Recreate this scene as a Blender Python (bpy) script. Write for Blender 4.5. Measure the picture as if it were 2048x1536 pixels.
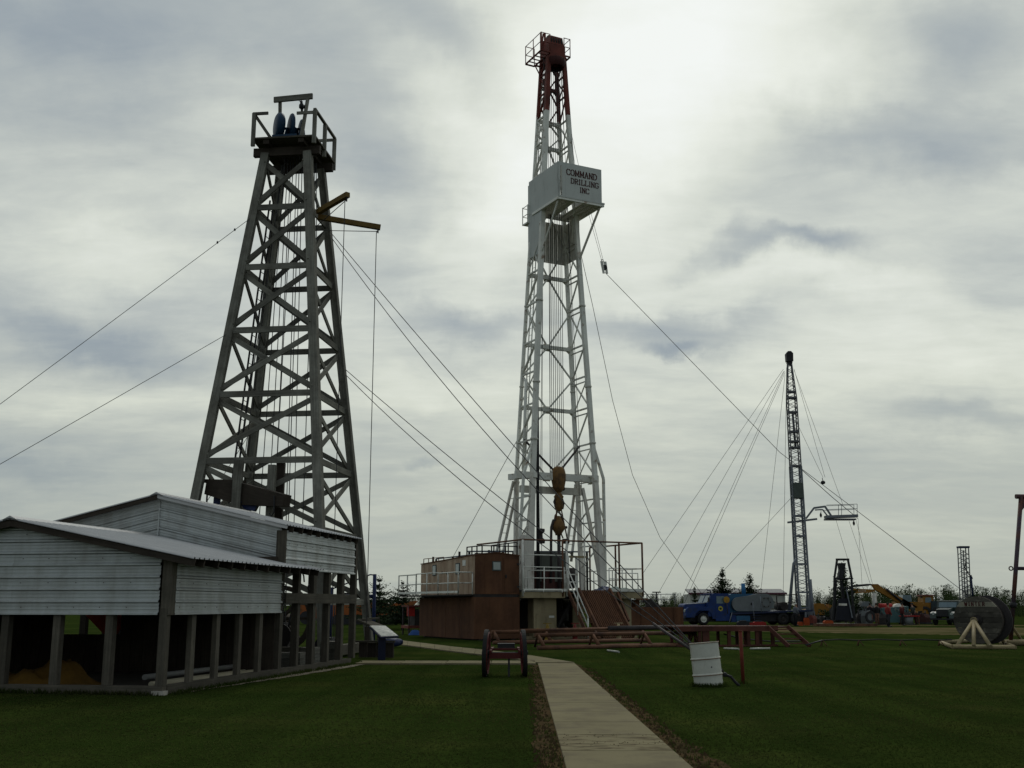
import bpy, math, random
from mathutils import Vector, Matrix
random.seed(7)
for o in list(bpy.data.objects):
    bpy.data.objects.remove(o)
SC = bpy.context.scene
COL = SC.collection
PI = math.pi

# ---------------------------------------------------------------- camera
FOC, EYE = 2200.0, 1.6            # focal length in photograph pixels (2048 wide), eye height
PITCH = math.atan(442 / FOC)
CP, SP = math.cos(PITCH), math.sin(PITCH)
cam_data = bpy.data.cameras.new("camera")
cam_data.sensor_width = 36.0
cam_data.lens = 36.0 * FOC / 2048.0
cam_data.clip_start = 0.1
cam_data.clip_end = 6000.0
cam = bpy.data.objects.new("camera", cam_data)
cam.location = (0, 0, EYE)
cam.rotation_euler = (PI / 2 + PITCH, 0, 0)
COL.objects.link(cam)
SC.camera = cam

# ---------------------------------------------------------------- light and exposure
SUN_EL, SUN_AZ = math.radians(47), math.radians(12)      # behind the cloud, ahead and a little right
vs = SC.view_settings
vs.view_transform = 'Standard'
vs.look = 'None'
vs.exposure = 0.0
vs.gamma = 1.0
vs.use_curve_mapping = False
sun_d = bpy.data.lights.new("sun", 'SUN')
sun_d.energy = 0.7
sun_d.angle = math.radians(18)
sun_d.color = (1.0, 0.97, 0.92)
sun = bpy.data.objects.new("sun", sun_d)
sdir = Vector((math.sin(SUN_AZ) * math.cos(SUN_EL), math.cos(SUN_AZ) * math.cos(SUN_EL), math.sin(SUN_EL)))
sun.rotation_euler = (-sdir).to_track_quat('-Z', 'Y').to_euler()
sun.location = (10, 40, 60)
COL.objects.link(sun)


def view_dir(px, py):
    u, v = (px - 1024) / FOC, (768 - py) / FOC
    return Vector((u, CP - v * SP, SP + v * CP))


def at(px, py, Y):
    r = view_dir(px, py)
    return Vector((0, 0, EYE)) + r * (Y / r.y)


def gr(px, py, z=0.0):
    r = view_dir(px, py)
    return Vector((0, 0, EYE)) + r * ((z - EYE) / r.z)


def build_world():
    w = bpy.data.worlds.new("World")
    SC.world = w
    w.use_nodes = True
    w.cycles.sampling_method = 'MANUAL'
    w.cycles.sample_map_resolution = 512
    nt = w.node_tree
    N, L = nt.nodes, nt.links
    N.clear()

    def nd(t, **kw):
        n = N.new(t)
        for k, v in kw.items():
            setattr(n, k, v)
        return n

    def val(n, i, x):
        if hasattr(x, 'is_linked') or isinstance(x, bpy.types.NodeSocket):
            L.new(x, n.inputs[i])
        else:
            n.inputs[i].default_value = x

    def math_(op, a, b=0.0, c=None, clamp=False):
        n = nd('ShaderNodeMath', operation=op, use_clamp=clamp)
        val(n, 0, a)
        val(n, 1, b)
        if c is not None:
            val(n, 2, c)
        return n.outputs[0]

    def vmath(op, a, b=None):
        n = nd('ShaderNodeVectorMath', operation=op)
        val(n, 0, a)
        if b is not None:
            val(n, 1, b)
        return n.outputs['Value'] if op in ('DOT_PRODUCT', 'LENGTH') else n.outputs['Vector']

    tc = nd('ShaderNodeTexCoord').outputs['Generated']
    sep = nd('ShaderNodeSeparateXYZ')
    L.new(tc, sep.inputs[0])
    zc = math_('MAXIMUM', sep.outputs['Z'], 0.0)
    # project the direction onto a cloud deck so clouds flatten towards the horizon
    inv = math_('DIVIDE', 1.0, math_('ADD', zc, 0.16))
    pv = nd('ShaderNodeCombineXYZ')
    L.new(math_('MULTIPLY', sep.outputs['X'], inv), pv.inputs[0])
    L.new(math_('MULTIPLY', sep.outputs['Y'], inv), pv.inputs[1])
    deck = pv.outputs[0]

    def mapping(vec, loc=(0, 0, 0), rot=(0, 0, 0), scale=(1, 1, 1), typ='POINT'):
        m = nd('ShaderNodeMapping', vector_type=typ)
        L.new(vec, m.inputs[0])
        m.inputs['Location'].default_value = loc
        m.inputs['Rotation'].default_value = rot
        m.inputs['Scale'].default_value = scale
        return m.outputs[0]

    def noise(vec, scale, detail=5, rough=0.55, dist=0.0):
        n = nd('ShaderNodeTexNoise')
        L.new(vec, n.inputs['Vector'])
        n.inputs['Scale'].default_value = scale
        n.inputs['Detail'].default_value = detail
        n.inputs['Roughness'].default_value = rough
        n.inputs['Distortion'].default_value = dist
        return n

    md = mapping(deck, loc=(3.1, 1.7, 0), rot=(0, 0, math.radians(-24)), scale=(0.62, 1.0, 1))
    n1 = noise(md, 1.25, 9, 0.56, 0.5).outputs[0]
    n2 = noise(mapping(deck, loc=(9.3, 4.1, 2), rot=(0, 0, math.radians(-30)), scale=(0.6, 1.25, 1)), 3.6, 8, 0.6, 0.6).outputs[0]
    n3 = noise(mapping(deck, loc=(2.3, 7.1, 4), rot=(0, 0, math.radians(-20)), scale=(0.7, 1.2, 1)), 9.0, 6, 0.6, 0.4).outputs[0]
    # wobble used to break up the large cloud masses
    wob = noise(tc, 5.0, 4, 0.5).outputs['Color']
    wv = vmath('SCALE', vmath('SUBTRACT', wob, (0.5, 0.5, 0.5)))
    wv.node.inputs['Scale'].default_value = 0.11
    wob2 = noise(tc, 16.0, 5, 0.6).outputs['Color']
    wv2 = vmath('SCALE', vmath('SUBTRACT', wob2, (0.5, 0.5, 0.5)))
    wv2.node.inputs['Scale'].default_value = 0.055
    dirw = vmath('ADD', vmath('ADD', tc, wv), wv2)

    def mass(px, py, rx, ry, rot_deg, power=1.4):
        c = view_dir(px, py).normalized()
        yaw = math.atan2(c.x, c.y)
        pit = math.asin(c.z)
        q = Matrix.Rotation(-yaw, 3, 'Z') @ Matrix.Rotation(pit, 3, 'X') @ Matrix.Rotation(math.radians(rot_deg), 3, 'Y')
        e = q.to_euler()
        m = mapping(dirw, loc=tuple(c), rot=tuple(e), scale=(rx / FOC, 0.6, ry / FOC), typ='TEXTURE')
        g = nd('ShaderNodeTexGradient', gradient_type='SPHERICAL')
        L.new(m, g.inputs[0])
        s = nd('ShaderNodeMapRange', interpolation_type='SMOOTHSTEP')
        L.new(g.outputs['Fac'], s.inputs['Value'])
        return s.outputs[0]

    # broad brightening of the thin cloud round the hidden sun
    sd = vmath('DOT_PRODUCT', tc, tuple(sdir))
    glow = nd('ShaderNodeMapRange', interpolation_type='SMOOTHSTEP')
    L.new(sd, glow.inputs['Value'])
    glow.inputs['From Min'].default_value = 0.35
    glow.inputs['From Max'].default_value = 1.02
    b = math_('MULTIPLY_ADD', glow.outputs[0], 0.42, 0.22)
    b = math_('ADD', b, math_('MULTIPLY', math_('SUBTRACT', n1, 0.5), 0.52))
    b = math_('ADD', b, math_('MULTIPLY', math_('SUBTRACT', n2, 0.5), 0.30))
    b = math_('ADD', b, math_('MULTIPLY', math_('SUBTRACT', n3, 0.5), 0.18))
    for px, py, rx, ry, rot, amt in MASSES:
        b = math_('MULTIPLY_ADD', mass(px, py, rx, ry, rot), amt, b)
    # haze towards the horizon evens everything out
    hz = nd('ShaderNodeMapRange', interpolation_type='SMOOTHSTEP')
    L.new(zc, hz.inputs['Value'])
    hz.inputs['From Min'].default_value = 0.0
    hz.inputs['From Max'].default_value = 0.22
    hz.inputs['To Min'].default_value = 0.65
    hz.inputs['To Max'].default_value = 0.0
    bm = nd('ShaderNodeMix', data_type='FLOAT')
    L.new(hz.outputs[0], bm.inputs['Factor'])
    L.new(b, bm.inputs['A'])
    bm.inputs['B'].default_value = 0.34
    ramp = nd('ShaderNodeValToRGB')
    L.new(bm.outputs['Result'], ramp.inputs[0])
    el = ramp.color_ramp.elements
    el[0].position = 0.0
    el[0].color = (0.22, 0.275, 0.34, 1)
    el[1].position = 1.0
    el[1].color = (0.92, 0.95, 0.92, 1)
    for p, c in ((0.22, (0.33, 0.38, 0.415)), (0.42, (0.485, 0.525, 0.51)), (0.60, (0.675, 0.71, 0.645)), (0.80, (0.83, 0.86, 0.79))):
        e = el.new(p)
        e.color = (*c, 1)
    # a warm cast low down
    wm = nd('ShaderNodeMix', data_type='RGBA', blend_type='MULTIPLY')
    hw = nd('ShaderNodeMapRange')
    L.new(zc, hw.inputs['Value'])
    hw.inputs['From Max'].default_value = 0.25
    hw.inputs['To Min'].default_value = 1.0
    hw.inputs['To Max'].default_value = 0.0
    L.new(hw.outputs[0], wm.inputs['Factor'])
    L.new(ramp.outputs[0], wm.inputs['A'])
    wm.inputs['B'].default_value = (1.0, 0.985, 0.88, 1)
    sky = nd('ShaderNodeTexSky', sky_type='NISHITA')
    sky.sun_disc = False
    sky.sun_elevation = SUN_EL
    sky.sun_rotation = SUN_AZ
    bg_sky = nd('ShaderNodeBackground')
    L.new(sky.outputs[0], bg_sky.inputs[0])
    bg_sky.inputs[1].default_value = 0.05
    bg_cl = nd('ShaderNodeBackground')
    L.new(wm.outputs['Result'], bg_cl.inputs[0])
    bg_cl.inputs[1].default_value = 1.0
    mx = nd('ShaderNodeMixShader')
    mx.inputs[0].default_value = 0.96          # almost closed cloud cover
    L.new(bg_sky.outputs[0], mx.inputs[1])
    L.new(bg_cl.outputs[0], mx.inputs[2])
    out = nd('ShaderNodeOutputWorld')
    L.new(mx.outputs[0], out.inputs[0])


# cloud masses: pixel centre in the photograph, half sizes, tilt, brightness change
MASSES = [
    (1230, 240, 520, 520, 20, 0.28), (1480, 70, 440, 280, 0, 0.20),
    (560, 30, 660, 270, -6, -0.24), (90, 90, 460, 320, 0, -0.22), (740, 280, 330, 180, 36, -0.26), (930, 100, 300, 120, 36, -0.22), (1000, 430, 120, 300, 34, 0.18),
    (200, 520, 300, 110, -6, 0.18), (190, 690, 300, 70, 6, -0.22), (130, 790, 280, 60, 0, 0.10), (80, 910, 300, 60, 0, -0.18),
    (1920, 60, 320, 150, 8, -0.30), (1700, 300, 320, 120, 14, -0.26), (1960, 260, 340, 130, 20, -0.20), (1500, 420, 280, 130, 8, -0.18),
    (1500, 522, 250, 50, 2, -0.24), (1650, 505, 130, 32, 6, -0.16), (1700, 590, 460, 60, 12, 0.16),
    (1330, 660, 360, 70, 12, -0.26), (1350, 703, 110, 26, 0, -0.24), (930, 640, 230, 60, 4, -0.22),
    (1850, 720, 420, 110, 3, 0.12), (1950, 830, 260, 40, 0, -0.12), (860, 760, 280, 60, 4, 0.10), (860, 912, 60, 18, 0, -0.18), (895, 1015, 38, 12, 0, -0.18),
]
build_world()


# ---------------------------------------------------------------- materials
MATS = {}


def mat(name, col, rough=0.75, metal=0.0, var=0.25, scale=2.0, col2=None, mix2=0.5, scale2=1.2, sharp=0.12,
        bump=0.0, bscale=30.0, spec=0.18, rnd=0.12, grain=False, streak=None, alpha=1.0, emit=0.0):
    """weathered procedural surface: base colour with broad and fine variation, an optional second
    colour in patches (rust, bare metal, dirt), per-object value shift, optional long grain along the UV"""
    if name in MATS:
        return MATS[name]
    m = bpy.data.materials.new(name)
    MATS[name] = m
    m.use_nodes = True
    nt = m.node_tree
    N, L = nt.nodes, nt.links
    bs = N['Principled BSDF']
    bs.inputs['Roughness'].default_value = rough
    bs.inputs['Metallic'].default_value = metal
    bs.inputs['Specular IOR Level'].default_value = spec
    tc = N.new('ShaderNodeTexCoord')
    oi = N.new('ShaderNodeObjectInfo')
    add = N.new('ShaderNodeVectorMath')
    add.operation = 'MULTIPLY_ADD'
    cx = N.new('ShaderNodeCombineXYZ')
    for i in range(3):
        L.new(oi.outputs['Random'], cx.inputs[i])
    L.new(cx.outputs[0], add.inputs[0])
    add.inputs[1].default_value = (17.0, 31.0, 23.0)
    L.new(tc.outputs['Object'], add.inputs[2])
    vec = add.outputs[0]

    def noise(v, s, d=4, r=0.6):
        n = N.new('ShaderNodeTexNoise')
        L.new(v, n.inputs['Vector'])
        n.inputs['Scale'].default_value = s
        n.inputs['Detail'].default_value = d
        n.inputs['Roughness'].default_value = r
        return n.outputs[0]

    def mul(c, f, lo, hi):
        mr = N.new('ShaderNodeMapRange')
        L.new(f, mr.inputs['Value'])
        mr.inputs['From Min'].default_value = 0.25
        mr.inputs['From Max'].default_value = 0.75
        mr.inputs['To Min'].default_value = lo
        mr.inputs['To Max'].default_value = hi
        mx = N.new('ShaderNodeVectorMath')
        mx.operation = 'SCALE'
        L.new(c, mx.inputs[0])
        L.new(mr.outputs[0], mx.inputs['Scale'])
        return mx.outputs[0]
    rgb = N.new('ShaderNodeRGB')
    rgb.outputs[0].default_value = (*col, 1)
    c = rgb.outputs[0]
    if col2 is not None:
        f = noise(vec, scale2, 6, 0.65)
        if streak:
            mp = N.new('ShaderNodeMapping')
            L.new(vec, mp.inputs[0])
            mp.inputs['Scale'].default_value = streak
            f2 = noise(mp.outputs[0], 1.0, 5, 0.6)
            av = N.new('ShaderNodeMath')
            av.operation = 'MULTIPLY_ADD'
            L.new(f2, av.inputs[0])
            av.inputs[1].default_value = 0.6
            h = N.new('ShaderNodeMath')
            h.operation = 'MULTIPLY'
            L.new(f, h.inputs[0])
            h.inputs[1].default_value = 0.4
            L.new(h.outputs[0], av.inputs[2])
            f = av.outputs[0]
        mr = N.new('ShaderNodeMapRange')
        mr.interpolation_type = 'SMOOTHSTEP'
        L.new(f, mr.inputs['Value'])
        t = 0.72 - 0.44 * mix2
        mr.inputs['From Min'].default_value = t - sharp
        mr.inputs['From Max'].default_value = t + sharp
        mx = N.new('ShaderNodeMix')
        mx.data_type = 'RGBA'
        L.new(mr.outputs[0], mx.inputs['Factor'])
        L.new(c, mx.inputs['A'])
        mx.inputs['B'].default_value = (*col2, 1)
        c = mx.outputs['Result']
    if grain:
        mp = N.new('ShaderNodeMapping')
        L.new(tc.outputs['UV'], mp.inputs[0])
        mp.inputs['Scale'].default_value = (0.9, 26.0, 1.0)
        av = N.new('ShaderNodeVectorMath')
        av.operation = 'MULTIPLY_ADD'
        L.new(cx.outputs[0], av.inputs[0])
        av.inputs[1].default_value = (40.0, 70.0, 50.0)
        L.new(mp.outputs[0], av.inputs[2])
        c = mul(c, noise(av.outputs[0], 1.0, 5, 0.65), 0.62, 1.35)
    if var > 0:
        c = mul(c, noise(vec, scale, 5, 0.6), 1 - var, 1 + var)
        c = mul(c, noise(vec, scale * 9, 3, 0.6), 1 - var * 0.35, 1 + var * 0.35)
    if rnd > 0:
        mr = N.new('ShaderNodeMapRange')
        L.new(oi.outputs['Random'], mr.inputs['Value'])
        mr.inputs['To Min'].default_value = 1 - rnd
        mr.inputs['To Max'].default_value = 1 + rnd
        sc = N.new('ShaderNodeVectorMath')
        sc.operation = 'SCALE'
        L.new(c, sc.inputs[0])
        L.new(mr.outputs[0], sc.inputs['Scale'])
        c = sc.outputs[0]
    L.new(c, bs.inputs['Base Color'])
    if bump > 0:
        bp = N.new('ShaderNodeBump')
        bp.inputs['Strength'].default_value = 1.0
        bp.inputs['Distance'].default_value = bump
        L.new(noise(vec, bscale, 4, 0.6), bp.inputs['Height'])
        L.new(bp.outputs[0], bs.inputs['Normal'])
    if alpha < 1:
        bs.inputs['Alpha'].default_value = alpha
    return m


# ---------------------------------------------------------------- mesh builder
class MB:
    def __init__(self):
        self.v, self.f, self.u, self.s, self.m = [], [], [], [], []

    def face(self, idx, uv=None, smooth=False):
        self.f.append(tuple(idx))
        self.u.append(uv or [(0.0, 0.0)] * len(idx))
        self.s.append(smooth)

    def pts(self, ps):
        b = len(self.v)
        self.v.extend([tuple(p) for p in ps])
        return b

    def beam(self, p, q, w, h=None, up=(0, 0, 1), w2=None, h2=None):
        h = w if h is None else h
        w2 = w if w2 is None else w2
        h2 = h if h2 is None else h2
        p, q = Vector(p), Vector(q)
        d = q - p
        ln = d.length
        if ln < 1e-6:
            return self
        d /= ln
        up = Vector(up)
        if abs(d.dot(up)) > 0.98:
            up = Vector((0, 1, 0)) if abs(d.y) < 0.9 else Vector((1, 0, 0))
        x = d.cross(up).normalized()
        y = x.cross(d).normalized()
        b = self.pts([p - x * w / 2 - y * h / 2, p + x * w / 2 - y * h / 2, p + x * w / 2 + y * h / 2, p - x * w / 2 + y * h / 2,
                      q - x * w2 / 2 - y * h2 / 2, q + x * w2 / 2 - y * h2 / 2, q + x * w2 / 2 + y * h2 / 2, q - x * w2 / 2 + y * h2 / 2])
        o = random.random() * 7
        for i in range(4):
            j = (i + 1) % 4
            wd = w if i % 2 == 0 else h
            self.face((b + i, b + j, b + 4 + j, b + 4 + i), [(o, i), (o, i + wd), (o + ln, i + wd), (o + ln, i)])
        self.face((b + 3, b + 2, b + 1, b), [(o, 0), (o + w, 0), (o + w, h), (o, h)])
        self.face((b + 4, b + 5, b + 6, b + 7), [(o, 0), (o + w, 0), (o + w, h), (o, h)])
        return self

    def box(self, x0, x1, y0, y1, z0, z1):
        dx, dy, dz = x1 - x0, y1 - y0, z1 - z0
        if dx >= dy and dx >= dz:
            return self.beam((x0, (y0 + y1) / 2, (z0 + z1) / 2), (x1, (y0 + y1) / 2, (z0 + z1) / 2), dy, dz)
        if dy >= dz:
            return self.beam(((x0 + x1) / 2, y0, (z0 + z1) / 2), ((x0 + x1) / 2, y1, (z0 + z1) / 2), dx, dz)
        return self.beam(((x0 + x1) / 2, (y0 + y1) / 2, z0), ((x0 + x1) / 2, (y0 + y1) / 2, z1), dx, dy, up=(0, 1, 0))

    def tube(self, pts, r, n=8, cap=True, smooth=True):
        pts = [Vector(p) for p in pts]
        rs = r if isinstance(r, (list, tuple)) else [r] * len(pts)
        k = len(pts)
        px = None
        rings = []
        for i in range(k):
            d = (pts[min(i + 1, k - 1)] - pts[max(i - 1, 0)]).normalized()
            if px is None:
                a = Vector((0, 0, 1)) if abs(d.z) < 0.9 else Vector((1, 0, 0))
                px = d.cross(a).normalized()
            else:
                px = (px - d * px.dot(d)).normalized()
            py = d.cross(px)
            rings.append(self.pts([pts[i] + (px * math.cos(2 * PI * j / n) + py * math.sin(2 * PI * j / n)) * rs[i] for j in range(n)]))
        for i in range(k - 1):
            for j in range(n):
                j2 = (j + 1) % n
                self.face((rings[i] + j, rings[i] + j2, rings[i + 1] + j2, rings[i + 1] + j), None, smooth and n > 5)
        if cap:
            self.face([rings[0] + j for j in range(n)][::-1])
            self.face([rings[-1] + j for j in range(n)])
        return self

    def lathe(self, prof, base=(0, 0, 0), axis=(0, 0, 1), n=16, smooth=True, a0=0.0, a1=2 * PI):
        base = Vector(base)
        ax = Vector(axis).normalized()
        a = Vector((0, 0, 1)) if abs(ax.z) < 0.9 else Vector((1, 0, 0))
        x = ax.cross(a).normalized()
        y = ax.cross(x)
        full = abs(a1 - a0 - 2 * PI) < 1e-4
        m = n if full else n + 1
        rings = [self.pts([base + ax * z + (x * math.cos(a0 + (a1 - a0) * j / n) + y * math.sin(a0 + (a1 - a0) * j / n)) * max(r, 1e-4) for j in range(m)]) for r, z in prof]
        for i in range(len(prof) - 1):
            for j in range(n):
                j2 = (j + 1) % m
                self.face((rings[i] + j, rings[i] + j2, rings[i + 1] + j2, rings[i + 1] + j), None, smooth)
        return self

    def disc(self, c, axis, r, t, n=20, r_in=0.0):
        if r_in > 0:
            return self.lathe([(r_in, -t / 2), (r, -t / 2), (r, t / 2), (r_in, t / 2), (r_in, -t / 2)], c, axis, n, False)
        return self.lathe([(0, -t / 2), (r, -t / 2), (r, t / 2), (0, t / 2)], c, axis, n, False)

    def prism(self, poly, vec):
        """closed polygon of 3D points pushed along vec"""
        vec = Vector(vec)
        poly = [Vector(p) for p in poly]
        n = len(poly)
        b = self.pts(poly + [p + vec for p in poly])
        self.face([b + i for i in range(n)][::-1])
        self.face([b + n + i for i in range(n)])
        for i in range(n):
            j = (i + 1) % n
            self.face((b + i, b + j, b + n + j, b + n + i))
        return self

    def grid(self, rows, smooth=False):
        k = len(rows[0])
        bs = [self.pts(r) for r in rows]
        for i in range(len(rows) - 1):
            for j in range(k - 1):
                self.face((bs[i] + j, bs[i] + j + 1, bs[i + 1] + j + 1, bs[i + 1] + j), None, smooth)
        return self

    def ball(self, c, rx, ry=None, rz=None, nu=12, nv=8):
        ry = rx if ry is None else ry
        rz = rx if rz is None else rz
        c = Vector(c)
        rows = []
        for i in range(nv + 1):
            t = PI * i / nv
            rows.append([c + Vector((rx * math.sin(t) * math.cos(2 * PI * j / nu), ry * math.sin(t) * math.sin(2 * PI * j / nu), rz * math.cos(t))) for j in range(nu + 1)])
        return self.grid(rows[::-1], True)

    def mesh(self, name):
        me = bpy.data.meshes.new(name)
        me.from_pydata(self.v, [], self.f)
        uv = me.uv_layers.new(name="UVMap")
        flat = []
        for u in self.u:
            for a in u:
                flat.extend(a)
        uv.data.foreach_set('uv', flat)
        me.polygons.foreach_set('use_smooth', self.s)
        me.update()
        return me


def link(name, me, material, parent=None):
    if isinstance(me, MB):
        me = me.mesh(name)
    if material is not None and not me.materials:
        me.materials.append(material)
    o = bpy.data.objects.new(name, me)
    COL.objects.link(o)
    if parent is not None:
        o.parent = parent
    return o


def tag(o, label, cat, group=None):
    o['label'] = label
    o['category'] = cat
    if group:
        o['group'] = group
    return o


def thing(name, label, cat, loc=(0, 0, 0), rotz=0.0, group=None):
    o = bpy.data.objects.new(name, None)
    o.empty_display_size = 0.3
    COL.objects.link(o)
    o.location = loc
    o.rotation_euler = (0, 0, rotz)
    return tag(o, label, cat, group)


def structure(name, mb, material, parent=None):
    o = link(name, mb, material, parent)
    if parent is None:
        o['kind'] = 'structure'
    return o


def beam_part(name, material, parent, p, q, w, h=None, up=(0, 0, 1), **k):
    return link(name, MB().beam(p, q, w, h, up, **k), material, parent)


def tube_part(name, material, parent, pts, r, n=8):
    return link(name, MB().tube(pts, r, n), material, parent)


def copy_tree(o, parent=None):
    c = o.copy()
    COL.objects.link(c)
    c.parent = parent
    for ch in list(o.children):
        copy_tree(ch, c)
    return c


def frame(origin, rotz):
    """functions between a turned local frame and the world"""
    cs, sn = math.cos(rotz), math.sin(rotz)
    o = Vector(origin)

    def to_world(x, y, z=0.0):
        return Vector((o.x + x * cs - y * sn, o.y + x * sn + y * cs, o.z + z))

    def to_local(p):
        dx, dy = p[0] - o.x, p[1] - o.y
        return Vector((dx * cs + dy * sn, -dx * sn + dy * cs, p[2] - o.z))
    return to_world, to_local


def wire(name, label, pts, r, material, group=None, sag=0.0, cat='cable', n=14):
    """a cable through the points; one span with a little sag"""
    pts = [Vector(p) for p in pts]
    if len(pts) == 2 and sag > 0:
        a, b = pts
        pts = [a.lerp(b, i / n) - Vector((0, 0, sag * 4 * (i / n) * (1 - i / n))) for i in range(n + 1)]
    o = link(name, MB().tube(pts, r, 5), material)
    return tag(o, label, cat, group)


# palette
WOOD = mat('weathered_wood', (0.165, 0.162, 0.138), 0.9, var=0.28, scale=1.5, grain=True, rnd=0.28, col2=(0.10, 0.094, 0.078), mix2=0.4, sharp=0.2)
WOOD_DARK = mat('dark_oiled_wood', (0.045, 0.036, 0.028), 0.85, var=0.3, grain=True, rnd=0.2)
WOOD_OLD = mat('grey_post_wood', (0.082, 0.073, 0.057), 0.9, var=0.28, grain=True, rnd=0.22)
SIDING = mat('galvanised_siding', (0.46, 0.485, 0.48), 0.5, metal=0.35, var=0.10, scale=1.5, rnd=0.08, col2=(0.33, 0.33, 0.31), mix2=0.38, sharp=.16, streak=(3.5, 3.5, 0.5))
ROOFING = mat('galvanised_roofing', (0.42, 0.42, 0.42), 0.42, metal=0.5, var=0.10, scale=1.2, rnd=0.04)
WHITE_STEEL = mat('white_painted_steel', (0.64, 0.64, 0.585), 0.6, var=0.16, scale=1.4, rnd=0.12, col2=(0.22, 0.15, 0.10), mix2=0.2, scale2=2.5, sharp=0.08)
WHITE_WORN = mat('white_worn_steel', (0.62, 0.60, 0.54), 0.65, var=0.2, scale=1.2, rnd=0.06, col2=(0.17, 0.12, 0.085), mix2=0.24, scale2=1.8, sharp=0.10, streak=(3.0, 3.0, 0.35))
RED_STEEL = mat('red_oxide_steel', (0.145, 0.036, 0.026), 0.65, var=0.3, scale=1.5, rnd=0.1, col2=(0.10, 0.03, 0.022), mix2=0.35)
RUST = mat('rust_brown_steel', (0.125, 0.058, 0.030), 0.85, var=0.28, scale=0.8, rnd=0.08, col2=(0.066, 0.030, 0.018), mix2=0.42, scale2=0.7, sharp=0.2, streak=(2.2, 2.2, 0.3))
RUST_LIT = mat('lit_rust_steel', (0.42, 0.32, 0.23), 0.85, var=0.2, scale=0.9, rnd=0.05, col2=(0.23, 0.14, 0.09), mix2=0.42, scale2=0.8, sharp=0.16, streak=(2.6, 2.6, 0.35))  # greyish brown rust, lightened to carry the daylight on the cabin's left wall
PIPE = mat('rusty_pipe', (0.135, 0.066, 0.038), 0.8, var=0.3, scale=2.0, rnd=0.15, col2=(0.06, 0.032, 0.026), mix2=0.35)
PIPE_DARK = mat('dark_drill_pipe', (0.05, 0.042, 0.042), 0.6, var=0.3, scale=2.5, rnd=0.15)
CREAM = mat('cream_painted_steel', (0.30, 0.25, 0.15), 0.7, var=0.2, scale=1.2, rnd=0.06, col2=(0.12, 0.085, 0.05), mix2=0.28, scale2=1.0, sharp=0.14, streak=(2.5, 2.5, 0.4))
BLACK = mat('black_steel', (0.022, 0.022, 0.024), 0.55, var=0.3, rnd=0.1)
SHADOW_STEEL = mat('greasy_and_shaded_steel', (0.034, 0.03, 0.028), 0.7, var=0.4, scale=2, rnd=0.2)  # greasy machine steel, also the tone painted where gaps lie in shade
CABLE = mat('wire_rope', (0.055, 0.055, 0.056), 0.55, metal=0.3, var=0.2, rnd=0.05)
YELLOW_OLD = mat('worn_yellow_steel', (0.185, 0.10, 0.034), 0.65, var=0.3, scale=2.5, rnd=0.06, col2=(0.075, 0.045, 0.025), mix2=0.42, scale2=2.2, sharp=0.12)
YELLOW_BEAM = mat('yellow_beam_paint', (0.125, 0.078, 0.02), 0.65, var=0.25, scale=3, rnd=0.05)
BLUE_SHEAVE = mat('blue_casting', (0.010, 0.034, 0.07), 0.5, var=0.3, scale=4, rnd=0.05)
BLUE_PIPE = mat('blue_pipe_paint', (0.012, 0.02, 0.065), 0.5, var=0.25, rnd=0.05)
GLASS = mat('dull_glass', (0.10, 0.13, 0.13), 0.12, var=0.1, rnd=0.05, spec=0.7)
RUBBER = mat('black_rubber', (0.02, 0.02, 0.02), 0.8, var=0.3)
CONCRETE = mat('path_concrete', (0.19, 0.166, 0.098), 0.92, var=0.10, scale=0.9, rnd=0.05, col2=(0.145, 0.124, 0.08), mix2=0.40, scale2=1.6, spec=0.05, bump=0.002, bscale=120)

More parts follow.
